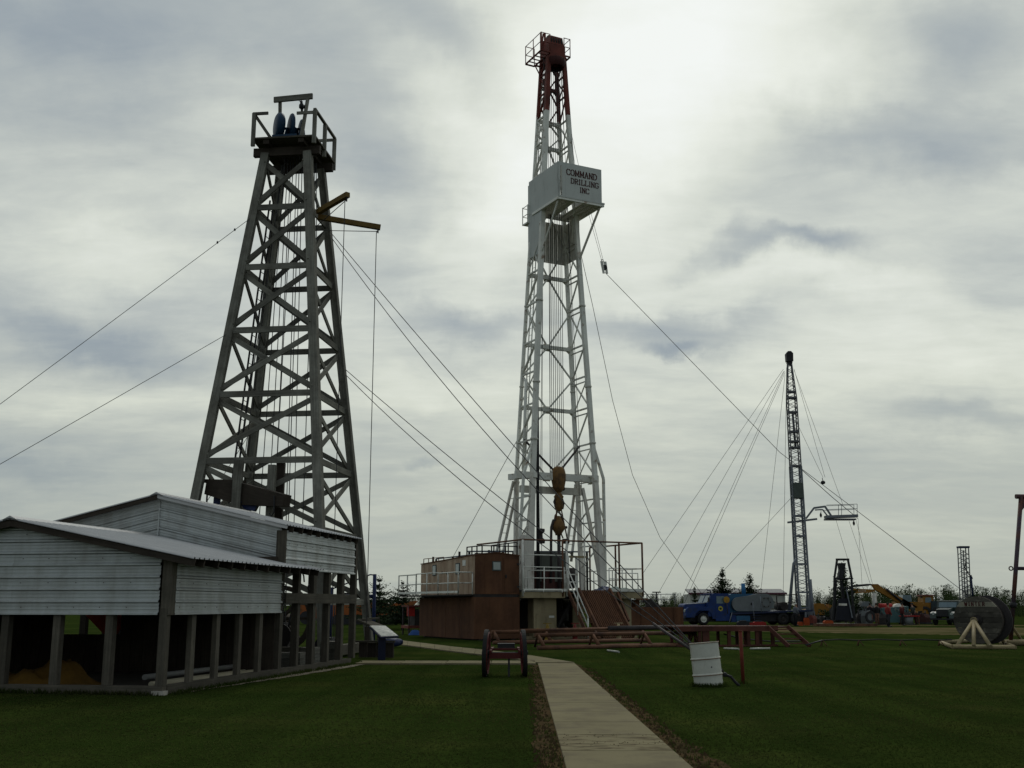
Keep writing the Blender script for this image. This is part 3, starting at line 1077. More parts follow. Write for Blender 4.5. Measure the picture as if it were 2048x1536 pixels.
link('cylinder', MB().tube([(0, -.9, .72), (0, .2, .72)], .22, 14), SHADOW_STEEL, egn)
for s in (-.48, .48):
    w = link('flywheel', MB().disc((s, .5, .75), (1, 0, 0), .7, .09, 26, .6), SHADOW_STEEL, egn)
    for i in range(3):
        a = PI / 3 * i
        beam_part('spoke', SHADOW_STEEL, w, (s, .5 + math.cos(a) * .6, .75 + math.sin(a) * .6), (s, .5 - math.cos(a) * .6, .75 - math.sin(a) * .6), .05, .06, up=(1, 0, 0))

structure('footing_strip', ragged_sheet([shed_w(.02, 0.6).xy, shed_w(.02, 12.3).xy], [shed_w(.22, 0.6).xy, shed_w(.5, 6).xy, shed_w(.55, 12.3).xy], 0.008, 8, .05), mat('gravel_strip', (0.16, 0.14, 0.10), 0.95, var=.3, scale=4, rnd=0))

# ================================================================ wooden derrick
DER_O, DER_R = (-7.75, 36.8, 0), math.radians(-7)
der_w, der_l = frame(DER_O, DER_R)
der = thing('wooden_derrick', 'tall weathered wooden drilling derrick with cross braced legs and crown platform', 'derrick', DER_O, DER_R)
TOPZ = 17.05


def hx(z):
    return 2.50 - 0.1025 * z


def hy(z):
    return 2.90 - 0.117 * z


def corner(sx, sy, z):
    return Vector((sx * hx(z), sy * hy(z), z))


LEV = [0.0, 1.7, 3.9, 6.1, 8.3, 10.5, 12.75, 14.95, 16.9]
for sx in (-1, 1):
    for sy in (-1, 1):
        a, b = corner(sx, sy, 0), corner(sx, sy, TOPZ)
        leg = link('leg', MB().beam(a, b, 0.28, 0.05, up=(0, -1, 0)), WOOD, der)
        d = Vector((0, sy * -0.155, 0))
        beam_part('leg_plank', WOOD, leg, a + Vector((sx * .115, sy * -.145, 0)), b + Vector((sx * .115, sy * -.145, 0)), 0.05, 0.24, up=(0, -1, 0))
        beam_part('leg_core', WOOD, leg, a + Vector((sx * -.02, sy * -.125, 0)), b + Vector((sx * -.02, sy * -.125, 0)), 0.2, 0.2, up=(0, -1, 0))


def face_ends(k, z):
    """the two corners of face k (front, right, back, left) at height z, pulled to the outer side"""
    c = [((-1, -1), (1, -1)), ((1, -1), (1, 1)), ((1, 1), (-1, 1)), ((-1, 1), (-1, -1))][k]
    return corner(*c[0], z), corner(*c[1], z)


OUT = [Vector((0, -1, 0)), Vector((1, 0, 0)), Vector((0, 1, 0)), Vector((-1, 0, 0))]
for k in range(4):
    n = OUT[k]
    for i, z in enumerate(LEV[1:-1]):
        a, b = face_ends(k, z)
        e = (b - a).normalized() * 0.14
        beam_part('girt', WOOD, der, a + e - n * .02, b - e - n * .02, 0.06, 0.20)
    for i in range(len(LEV) - 1):
        z0, z1 = LEV[i] + .16, LEV[i + 1] - .16
        if i == 0:
            continue
        a0, b0 = face_ends(k, z0)
        a1, b1 = face_ends(k, z1)
        beam_part('brace', WOOD, der, a0 - n * .075, b1 - n * .075, 0.05, 0.175, up=n.cross(b1 - a0))
        beam_part('brace', WOOD, der, b0 - n * .14, a1 - n * .14, 0.05, 0.175, up=n.cross(a1 - b0))
# crown platform
PX, PY = 1.14, 1.26
for s in (-1, 1):
    beam_part('crown_beam', WOOD_DARK, der, (-PX - .05, s * .78, TOPZ + .05), (PX + .05, s * .78, TOPZ + .05), 0.16, 0.30)
    beam_part('crown_beam', WOOD_DARK, der, (s * .62, -PY + .05, TOPZ + .28), (s * .62, PY - .05, TOPZ + .28), 0.2, 0.16)
n = 8
for i in range(n):
    y0 = -PY + 2 * PY * i / n
    if i in (3, 4):
        for a, b in ((-PX, -.45), (.5, PX)):
            link('deck_plank', MB().box(a, b, y0 + .006, y0 + 2 * PY / n - .006, TOPZ + .37, TOPZ + .43), WOOD_OLD, der)
    else:
        link('deck_plank', MB().box(-PX, PX, y0 + .006, y0 + 2 * PY / n - .006, TOPZ + .37, TOPZ + .43), WOOD_OLD, der)
ZD = TOPZ + .43
for x, y in ((-PX + .05, -PY + .05), (PX - .05, -PY + .05), (PX - .05, 0), (PX - .05, PY - .05), (-PX + .05, PY - .05)):
    beam_part('rail_post', WOOD, der, (x, y, ZD - .3), (x, y, ZD + .92), 0.13, 0.09, up=(0, 1, 0))
beam_part('hand_rail', WOOD, der, (PX - .05, -PY, ZD + .95), (PX - .05, PY, ZD + .95), 0.10, 0.06)
beam_part('hand_rail', WOOD, der, (-PX, -PY + .05, ZD + .90), (-PX + .55, -PY + .05, ZD + .90), 0.06, 0.10)
beam_part('hand_rail', WOOD, der, (PX - .7, -PY + .05, ZD + .84), (PX - .1, -PY + .05, ZD + .84), 0.06, 0.10)
beam_part('hand_rail', WOOD, der, (-PX + .05, PY, ZD + .9), (PX, PY, ZD + .9), 0.06, 0.10)
beam_part('rail_strut', WOOD, der, (-PX + .08, -PY + .08, ZD + .85), (-PX + .62, -PY + .5, ZD + .02), 0.06, 0.09)
# lifting frame above the platform
for x in (-.42, .62):
    beam_part('lifting_post', WOOD, der, (x + (.06 if x < 0 else 0), -.55 if x < 0 else -PY + .12, ZD), (x, -.55 if x < 0 else -.6, ZD + 1.75), 0.10, 0.10, up=(0, 1, 0))
beam_part('lifting_beam', WOOD, der, (-.62, -.62, ZD + 1.68), (.80, -.66, ZD + 1.72), 0.08, 0.20)
# crown sheaves
cb = link('crown_block', MB().box(-.46, .42, -1.1, .5, ZD + .004, ZD + .14), BLUE_SHEAVE, der)
for x, y, r, t in ((-.32, -.80, .48, .30), (.06, -.66, .50, .15), (.36, -.46, .36, .12)):
    link('sheave', MB().lathe([(0, -t / 2), (r * .74, -t * .48), (r * .95, -t * .3), (r, 0), (r * .95, t * .3), (r * .74, t * .48), (0, t / 2)], (x, y, ZD + .58), (1, .62, 0), 28, True), BLUE_SHEAVE, cb)
for x in (-.4, -.08, .22, .46):
    link('sheave_frame', MB().prism([(x, -1.0, ZD + .1), (x, -.2, ZD + .1), (x, -.45, ZD + .55), (x, -.75, ZD + .55)], (.035, 0, 0)), BLUE_SHEAVE, cb)
tube_part('sheave_axle', BLACK, cb, [(-.46, -.66, ZD + .58), (.42, -.46, ZD + .58)], .05, 8)
# yellow arms sticking out to the right, each with its hanging line
arm0 = der_l(at(636, 424, 35.9))
arm1 = der_l(at(696, 389, 34.6))
arm2 = der_l(at(636, 434, 36.1))
arm3 = der_l(at(761, 455, 36.4))
for a, b in ((arm0, arm1), (arm2, arm3)):
    arm = beam_part('yellow_arm', YELLOW_BEAM, der, a, b, 0.16, 0.17)
    e = a.lerp(b, 0.96)
    link('arm_sheave', MB().disc(e - Vector((0, 0, .14)), (1, .3, 0), .08, .05, 10), BLACK, arm)
    tube_part('arm_stay', CABLE, arm, [e - Vector((0, 0, .16)), a.lerp(b, -0.05) - Vector((0, 0, .5))], .014, 5)
for px0, py0, px1, py1, Yd in ((690, 400, 668, 1300, 34.7), (753, 462, 741, 1265, 36.4)):
    a, b = at(px0, py0, Yd), at(px1, py1, Yd)
    b.z = 0.25
    b.x = a.x
    tube_part('hanging_line', CABLE, der, [der_l(a), der_l(b)], 0.014, 5)
# drilling lines down the middle
rd = random.Random(5)
for i in range(7):
    x0, x1 = -.3 + .1 * i, -.9 + .26 * i + rd.uniform(-.1, .1)
    tube_part('drilling_line', CABLE, der, [(x0, -.05, ZD + .4), (x1, rd.uniform(-.5, .5), 1.0)], 0.016, 5)
for x0, x1 in ((-.5, -1.7), (-.45, -2.0), (.7, 1.2), (.75, 1.7)):
    tube_part('drilling_line', CABLE, der, [(x0, .2, TOPZ), (x1, rd.uniform(-1.2, .8), 1.0)], 0.016, 5)
# ladder up the inside of the left face
lad = MB()
la, lb = Vector((-hx(0.6) + .55, -.45, .6)), Vector((-hx(15.5) + .22, -.15, 15.5))
ladder = link('ladder', MB().beam(la + Vector((0, -.2, 0)), lb + Vector((0, -.2, 0)), .05, .05).beam(la + Vector((0, .2, 0)), lb + Vector((0, .2, 0)), .05, .05), BLACK, der)
for i in range(46):
    t = i / 46
    c = la.lerp(lb, t)
    link('rung', MB().tube([c + Vector((0, -.2, 0)), c + Vector((0, .2, 0))], .013, 5), BLACK, ladder)
# concrete corner footings and sill timbers
for sx in (-1, 1):
    for sy in (-1, 1):
        p = corner(sx, sy, 0)
        link('footing', MB().box(p.x - .4, p.x + .4, p.y - .4, p.y + .4, -.05, .12), MATS['footing_concrete'], der)
beam_part('sill', WOOD_OLD, der, corner(1, -1, .22), corner(1, 1, .22), .3, .3)
beam_part('sill', WOOD_OLD, der, corner(-1, -1, .22), corner(1, -1, .22), .3, .3)

# bird on the rail
bp = der_w(PX - .52, -PY + .05, ZD + .89)
bird = thing('crow', 'black bird perched on the top rail of the wooden derrick', 'bird', bp, 0.3)
FEATHER = mat('black_feathers', (0.012, 0.012, 0.015), 0.5, var=0.3)
bb = MB()
bb.lathe([(0.005, 0), (.05, .03), (.085, .09), (.09, .15), (.07, .21), (.045, .25), (.05, .29), (.042, .325), (.01, .345)], (0, 0, .05), (-.12, -.1, 1), 12)
link('body', bb, FEATHER, bird)
link('beak', MB().lathe([(.02, 0), (.004, .08)], (-.06, -.06, .345), (-1, -.3, -.05), 8), BLACK, bird)
for s in (-1, 1):
    link('wing', MB().ball((s * .085, .01, .19), .025, .06, .085, 8, 6), FEATHER, bird)
    tube_part('leg', BLACK, bird, [(s * .03, 0, .07), (s * .03, 0, 0)], .008, 5)
link('tail', MB().prism([(-.035, .04, .1), (.035, .04, .1), (.03, .13, -.04), (-.03, .13, -.04)], (0, .015, .01)), FEATHER, bird)

# walking beam and its post, between the engine house roof and the derrick
wbp = at(545, 1010, 33.9)
WB_O = (wbp.x, wbp.y, 0)
wb_w, wb_l = frame(WB_O, 0)
wb = thing('walking_beam', 'heavy dark walking beam rocking on a tall timber post in front of the derrick', 'walking beam', WB_O)
p, q = wb_l(at(418, 978, 35.2)), wb_l(at(574, 1002, 33.6))
link('beam', MB().beam(p, p.lerp(q, .45), .34, .36, h2=.68).beam(p.lerp(q, .45), q, .34, .68, h2=.36), WOOD_DARK, wb)
beam_part('cap_timber', WOOD_DARK, wb, p + Vector((-.1, 0, .25)), p.lerp(q, .45) + Vector((0, 0, .38)), .2, .12)
for px, py0, w in ((545, 930, .2), (563, 926, .2), (478, 921, .24)):
    a = wb_l(at(px, py0, 34.3 if px < 560 else 34.9))
    beam_part('post', WOOD_DARK if px == 563 else WOOD, wb, a, (a.x - .05, a.y, 0), w + .03, .24, up=(0, 1, 0))
link('saddle_casting', MB().prism([wb_l(at(478, 1003, 34.3)), wb_l(at(517, 1005, 34.1)), wb_l(at(508, 1022, 34.1)), wb_l(at(488, 1018, 34.3))], (0, .3, 0)), BLUE_PIPE, wb)
link('pitman_strap', MB().beam(p + Vector((.35, -.2, .2)), p + Vector((.3, -.2, -1.4)), .22, .05, up=(0, 1, 0)), BLUE_PIPE, wb)
tube_part('hanging_rod', BLACK, wb, [p + Vector((-.05, 0, -.1)), p + Vector((-.05, 0, -1.2))], .03, 6)
hkp = wb_l(at(546, 1012, 33.7))
tube_part('hook', BLACK, wb, [hkp + Vector((.05, -.1, .3)), hkp + Vector((.06, -.1, -.2)), hkp + Vector((-.02, -.1, -.32)), hkp + Vector((-.08, -.1, -.22))], .022, 6)

# ---------------------------------------------------------------- guy wires of the wooden derrick
anchor_w = gr(-714, 1330)
wire('guy_wire', 'upper guy wire running down to the left from the wooden derrick', [der_w(*corner(-1, -1, 14.6)), anchor_w], .010, CABLE, sag=.06)
wire('guy_wire', 'lower guy wire running down to the left from the wooden derrick', [der_w(*corner(-1, -1, 10.4)), anchor_w], .010, CABLE, sag=.05)
for k, t in enumerate((.035, .07)):
    c = der_w(*corner(-1, -1, 14.6)).lerp(anchor_w, t)
    tag(link('cable_clamp', MB().ball(c, .035, .035, .05, 8, 6), BLACK), ('cable clamp on the upper left guy wire, nearest the derrick leg', 'cable clamp on the upper left guy wire, a step farther out')[k], 'clamp')
wire('guy_wire', 'thin guy wire dropping behind the engine house roof to the left', [der_w(*corner(-1, 1, 8.0)), gr(228, 1288)], .012, CABLE, sag=.1)
anchor_e = gr(1436, 1347)
anchor_e.z = .15
names = ('uppermost guy wire from the wooden derrick to the white drum', 'second guy wire from the wooden derrick to the white drum',
         'third guy wire from the wooden derrick to the white drum', 'lowest guy wire from the wooden derrick to the white drum')
for nm, (px, py, Yd), dz in zip(names, ((664, 468, 37.5), (663, 475, 37.5), (684, 733, 38.4), (684, 742, 38.4)), (0, .5, 0, .35)):
    wire('guy_wire', nm, [at(px, py, Yd), anchor_e + Vector((-.35, .25, .3))], .013, CABLE, sag=.15 + dz)
tube = MB().tube([anchor_e + Vector((-1.4, 1.0, 1.0)), anchor_e + Vector((.1, -.1, -.1))], .035, 8)
tag(link('anchor_rod', tube, PIPE_DARK), 'steel anchor rod and turnbuckle going into the lawn behind the white drum', 'anchor')

# ================================================================ white steel drilling rig
RIG_O, RIG_R = (2.27, 57.0, 0), math.radians(27)
rig_w, rig_l = frame(RIG_O, RIG_R)
ZF = 2.30


def mw(z):
    return 3.46 - 0.115 * (z - 9.9)


def md(z):
    return 1.75 - 0.041 * (z - 9.9)


def mleg(sx, sy, z):
    return Vector((sx * mw(z) / 2, sy * md(z) / 2, z))


mast = thing('drilling_mast', 'tall white steel lattice mast with a red top section', 'mast', RIG_O, RIG_R)
ZR, ZT = 28.2, 31.7
for sx, sy, t in ((-1, -1, .24), (1, -1, .22), (-1, 1, .15), (1, 1, .18)):
    lg = link('leg', MB().beam(mleg(sx, sy, 8.2), mleg(sx, sy, ZR), t), WHITE_STEEL, mast)
    link('leg_top', MB().beam(mleg(sx, sy, ZR), mleg(sx, sy, ZT), t * .98), RED_STEEL, mast)
    for z in (9.9, 12.9, 17.3):
        p = mleg(sx, sy, z)
        link('leg_flange', MB().disc(p, (mleg(sx, sy, z + 1) - p), t * .86, .07, 10), WHITE_WORN, lg)
SIDE = [8.2, 9.9, 11.8, 13.5, 15.2, 17.3, 19.06, 20.9, 22.7, 24.6, 26.5, 28.0, 29.4, 30.6, 31.6]
for sx in (-1, 1):
    for i, z in enumerate(SIDE):
        m_ = RED_STEEL if z > ZR else WHITE_STEEL
        a, b = mleg(sx, -1, z), mleg(sx, 1, z)
        beam_part('side_strut', m_, mast, a, b, .08, .08)
        if sx == 1 and z < 27:
            beam_part('side_strut', m_, mast, a + Vector((0, 0, -.28)), b + Vector((0, 0, -.28)), .06, .06)
        if i + 1 < len(SIDE):
            z2 = SIDE[i + 1]
            m2 = RED_STEEL if z2 > ZR + .5 else WHITE_STEEL
            c, d = mleg(sx, -1, z2), mleg(sx, 1, z2)
            if i % 2 == 0:
                beam_part('side_brace', m2, mast, a, d, .07, .07)
            else:
                beam_part('side_brace', m2, mast, b, c, .07, .07)
            if sx == -1 or i % 2 == 0:
                beam_part('side_brace', m2, mast, b + Vector((sx * .05, 0, 0)), c + Vector((sx * .05, 0, 0)), .05, .05)
BACK = [8.2, 11.8, 15.2, 19.06, 22.7, 26.5, 28.0, 30.0, 31.6]
for i, z in enumerate(BACK):
    m_ = RED_STEEL if z > ZR else WHITE_STEEL
    a, b = mleg(-1, 1, z), mleg(1, 1, z)
    beam_part('back_beam', m_, mast, a, b, .14, .20)
    if i + 1 < len(BACK):
        z2 = BACK[i + 1]
        m2 = RED_STEEL if z2 > ZR + .5 else WHITE_STEEL
        c, d = mleg(-1, 1, z2), mleg(1, 1, z2)
        zm = (z + z2) / 2
        e, f = mleg(-1, 1, zm), mleg(1, 1, zm)
        for p, q in ((a.lerp(b, .5), e), (a.lerp(b, .5), f), (c.lerp(d, .5), e), (c.lerp(d, .5), f)):
            beam_part('back_brace', m2, mast, p, q, .075, .075)
for z in BACK:
    m_ = RED_STEEL if z > ZR else WHITE_WORN
    for sx in (-1, 1):
        p = mleg(sx, 1, z)
        link('gusset_plate', MB().prism([p + Vector((0, .09, -.28)), p + Vector((-sx * .34, .09, 0)), p + Vector((0, .09, .28))], (0, .015, 0)), m_, mast)
    link('gusset_plate', MB().prism([(-.22, md(z) / 2 + .08, z - .2), (.22, md(z) / 2 + .08, z - .2), (.22, md(z) / 2 + .08, z + .2), (-.22, md(z) / 2 + .08, z + .2)], (0, .015, 0)), m_, mast)
# ladder with cage hoops on the left side
l0, l1 = Vector((-mw(8.5) / 2 + .12, md(8.5) * .2, 8.5)), Vector((-mw(31) / 2 + .08, md(31) * .2, 31))
lad = link('ladder', MB().beam(l0 + Vector((0, -.17, 0)), l1 + Vector((0, -.17, 0)), .045).beam(l0 + Vector((0, .17, 0)), l1 + Vector((0, .17, 0)), .045), WHITE_STEEL, mast)
for i in range(60):
    c = l0.lerp(l1, i / 60)
    link('rung', MB().tube([c + Vector((0, -.17, 0)), c + Vector((0, .17, 0))], .012, 5), WHITE_STEEL, lad)
# lower section: heavy feet, head beams and the back legs of the A frame
for sx in (-1, 1):
    top, bot = mleg(sx, -1, 8.2), Vector((sx * 2.12, -1.0, ZF))
    beam_part('foot_leg', WHITE_WORN, mast, top, bot, .24, .24, w2=.32, h2=.30)
    topb, botb = mleg(sx, 1, 8.2), Vector((sx * 1.95, .75, ZF))
    beam_part('foot_leg', WHITE_WORN, mast, topb, botb, .20, .20)
    if sx < 0:
        link('foot_column', MB().box(-2.52, -2.02, -1.35, -.9, ZF, 5.0), WHITE_WORN, mast)
    outer = Vector((sx * 2.35, -.9, 8.05))
    beam_part('outer_leg', WHITE_STEEL, mast, outer, (sx * 2.55, -.6, ZF + .3), .12, .12)
    beam_part('outer_leg', WHITE_STEEL, mast, mleg(sx, -1, 9.9), outer, .12, .12)
    for z in (7.0, 5.8, 4.6):
        t = (z - ZF) / (8.2 - ZF)
        beam_part('foot_strut', WHITE_STEEL, mast, bot.lerp(top, t), Vector((sx * (2.55 - .2 * t), -.6 - .3 * t, z)), .08, .08)
        beam_part('foot_brace', WHITE_STEEL, mast, bot.lerp(top, t), Vector((sx * 2.45, -.75, z - 1.1)), .06, .06)
        beam_part('foot_brace', WHITE_STEEL, mast, bot.lerp(top, t), botb.lerp(topb, max(0, t - .19)), .06, .06)
        beam_part('foot_strut', WHITE_STEEL, mast, bot.lerp(top, t), botb.lerp(topb, t), .07, .07)
    # A frame leg with rungs, sloping back
    ta, ba = Vector((sx * 1.86, .9, 7.9)), Vector((sx * 1.95, 2.75, 4.0)) if sx < 0 else Vector((1.95, 2.2, 3.9))
    af = link('back_leg', MB().beam(ta + Vector((-.14, 0, 0)), ba + Vector((-.2, 0, 0)), .11).beam(ta + Vector((.14, 0, 0)), ba + Vector((.2, 0, 0)), .11), WHITE_WORN, mast)
    for i in range(1, 9):
        c = ta.lerp(ba, i / 9)
        link('rung', MB().tube([c + Vector((-.17, 0, 0)), c + Vector((.17, 0, 0))], .018, 6), WHITE_WORN, af)
    beam_part('raising_ram', WHITE_WORN, mast, (sx * 1.5, -.2, 7.6), (sx * 2.3, -.7, ZF + .2), .13, .13, w2=.20, h2=.20)
beam_part('head_beam', WHITE_STEEL, mast, (-2.45, -.2, 8.1), (2.42, -.2, 8.1), .25, .36)
beam_part('head_beam', WHITE_WORN, mast, (-1.9, .35, 7.45), (1.75, .35, 7.45), .22, .36)
beam_part('head_beam', WHITE_STEEL, mast, (1.75, -1.1, 8.05), (2.4, .6, 8.05), .2, .3)
beam_part('head_beam', WHITE_STEEL, mast, (-1.75, -1.1, 8.05), (-2.4, .6, 8.05), .2, .3)
link('brace_lug', MB().box(-.4, .1, -.3, -.1, 8.3, 8.42), WHITE_STEEL, mast)
beam_part('diagonal_stay', PIPE_DARK, mast, (-.15, -.15, 8.4), (-1.75, .2, 10.0), .09, .09)
beam_part('diagonal_stay', PIPE_DARK, mast, (0.15, -.15, 8.4), (1.7, .4, 9.9), .08, .08)
link('winch', MB().tube([(.15, .1, 7.55), (.55, .1, 7.55)], .11, 10).disc((.12, .1, 7.55), (1, 0, 0), .18, .08, 12), SHADOW_STEEL, mast)
# crown
crown = link('crown_block', MB().box(-.52, .52, -.55, .5, ZT - .35, ZT + .58), RED_STEEL, mast)
link('crown_housing', MB().prism([(-.46, -.5, ZT + .62), (.46, -.5, ZT + .62), (.40, -.46, ZT + 1.12), (-.40, -.46, ZT + 1.12)], (0, .85, 0)), RED_STEEL, crown)
link('crown_skirt', MB().lathe([(.5, 0), (.58, .15), (.6, .4), (.55, .5)], (0, -.3, ZT - .72), (0, 0, 1), 14), mat('dark_red_oxide', (0.05, 0.014, 0.012), .7, var=.3), crown)
for i in range(5):
    link('sheave', MB().disc((-.32 + .16 * i, -.1, ZT + .85), (1, 0, 0), .42, .09, 18), SHADOW_STEEL, crown)


def basket(sx, x0, x1, y0, y1, z, name):
    mb = MB()
    for p, q in (((x0, y0), (x1, y0)), ((x1, y0), (x1, y1)), ((x1, y1), (x0, y1)), ((x0, y0), (x0, y1))):
        mb.beam((*p, z), (*q, z), .07, .07)
    k = 5
    for i in range(1, k):
        y = y0 + (y1 - y0) * i / k
        mb.beam((x0, y, z), (x1, y, z), .05, .05)
    fl = link(name, mb, RED_STEEL, mast)
    xo = x0 if sx < 0 else x1
    xi = x1 if sx < 0 else x0
    for h in (.55, 1.08):
        for p, q in (((xi, y0), (xo, y0)), ((xo, y0), (xo, y1)), ((xo, y1), (xi, y1))):
            tube_part('guard_rail', RED_STEEL, fl, [(*p, z + h), (*q, z + h)], .022, 6)
    for p in ((xo, y0), (xo, (y0 + y1) / 2), (xo, y1), (xi, y0), (xi, y1)):
        tube_part('guard_post', RED_STEEL, fl, [(*p, z), (*p, z + 1.1)], .025, 6)


basket(-1, -1.12, -.56, -.75, 1.1, ZT - .1, 'crown_walkway')
basket(1, .56, .95, -.35, .95, ZT + .15, 'crown_walkway')
for x in (-.45, -.2):
    beam_part('crown_post', RED_STEEL, mast, (x, .5, ZT + .5), (x, .5, ZT + 1.75), .09, .09, up=(0, 1, 0))
beam_part('crown_post', RED_STEEL, mast, (-.6, .2, ZT + .5), (-.3, .5, ZT + 1.7), .07, .07)
link('beacon_bracket', MB().beam((-.55, .3, ZT - .5), (-1.0, .3, ZT - .5), .08).beam((-.95, .3, ZT - .5), (-.6, .3, ZT - 1.1), .05), RED_STEEL, mast)

# racking platform with the lettered wind wall
X0, X1, YA, YB, Z0, Z1 = -1.16, 1.47, -2.6, .25, 22.43, 24.38
brd = link('racking_platform', MB().beam((X0, YA, Z0 - .06), (X1 + .12, YA, Z0 - .06), .12, .14).beam((X0, YB, Z0 - .06), (X1, YB, Z0 - .06), .12, .14).beam((X0, YA, Z0 - .06), (X0, YB, Z0 - .06), .12, .14).beam((X1, YA, Z0 - .06), (X1, YB, Z0 - .06), .12, .14), WHITE_STEEL, mast)
for i in range(9):
    x = X0 + .1 + i * .115
    link('finger', MB().box(x, x + .07, YA + .1, YB - .1, Z0 - .05, Z0 + .01), WHITE_WORN, brd)
for i in range(9):
    x = .42 + i * .115
    link('finger', MB().box(x, x + (.07 if i % 3 else .11), YA + .1, YB - .1, Z0 - .05, Z0 + .01), WHITE_WORN, brd)
beam_part('diving_board', WHITE_STEEL, brd, (-.25, YA + .1, Z0 - .03), (-.05, YB, Z0 - .03), .34, .06)
GREYW = mat('wind_wall_paint', (0.46, 0.48, 0.455), .6, var=.07, scale=1.0, rnd=.03, col2=(.27, .28, .26), mix2=.2, streak=(2, 2, .4))
link('wall_panel', MB().box(X0, X0 + .10, YA - .02, YA + .02, Z0, Z1), GREYW, brd)
link('wall_panel', MB().box(X0 + .22, X0 + .42, YA - .02, YA + .02, Z0, Z1), GREYW, brd)
link('wall_panel', MB().box(X0 + .10, X0 + .22, YA - .018, YA + .018, Z1 - .22, Z1), GREYW, brd)
sign = link('sign_panel', MB().box(X0 + .424, X1, YA - .02, YA + .02, Z0, Z1), GREYW, brd)
link('wall_panel', MB().box(X0 - .02, X0 + .02, YA + .03, YB - 1.2, Z0, Z1), GREYW, brd)
link('wall_panel', MB().box(X0 - .02, X0 + .02, YB - 1.19, YB + .4, Z0, Z1 - .02), GREYW, brd)
link('wall_panel', MB().box(X1 - .02, X1 + .02, YA + .03, YB, Z0, Z1), GREYW, brd)
link('base_angle', MB().beam((X0 - .02, YA - .05, Z0 + .03), (X1 + .14, YA - .05, Z0 + .03), .06, .09), GREYW, brd)
# struts
beam_part('platform_strut', WHITE_STEEL, brd, (X0 + .05, YA + .1, Z0 - .1), mleg(-1, -1, 20.0) + Vector((0, -.1, 0)), .07, .07)
beam_part('platform_strut', WHITE_WORN, brd, (X1 - .05, YA + .1, Z0 - .1), mleg(1, -1, 19.9) + Vector((0, -.1, 0)), .09, .09)
beam_part('platform_strut', WHITE_STEEL, brd, (-.1, YA + .2, Z0 - .1), (.9, -.4, 20.9), .06, .06)
# lower wind wall round the mast
for z0, z1 in ((19.95, Z0 - .15),):
    w0, d0 = mw(21) / 2 + .08, md(21) / 2 + .12
    for i in range(9):
        x = -w0 + .1 + i * (2 * w0 - .1) / 9
        link('wind_sheet', MB().box(x, x + .23, d0, d0 + .03, z0 + .0, z1), WHITE_WORN, brd)
    for i in range(4):
        y = -d0 + i * 2 * d0 / 4
        link('wind_sheet', MB().box(-w0 - .0, -w0 + .03, y + .01, y + 2 * d0 / 4, z0 + .02, z1 + 1.9 if i > 1 else z1), GREYW, brd)
        link('wind_sheet', MB().box(w0 - .03, w0, y + .01, y + 2 * d0 / 4, z0 + .02, z1), WHITE_WORN, brd)
# small landing on the left
ld = link('landing', MB().box(-1.28, -.7, .62, 1.2, 22.0, 22.08), WHITE_STEEL, mast)
for h in (.5, 1.0):
    tube_part('guard_rail', WHITE_STEEL, ld, [(-.7, 1.2, 22 + h), (-1.28, 1.2, 22 + h), (-1.28, .62, 22 + h), (-1.1, .62, 22 + h)], .022, 6)
for p in ((-1.28, 1.2), (-1.28, .62), (-.7, 1.2)):
    tube_part('guard_post', WHITE_STEEL, ld, [(*p, 22), (*p, 23.05)], .025, 6)

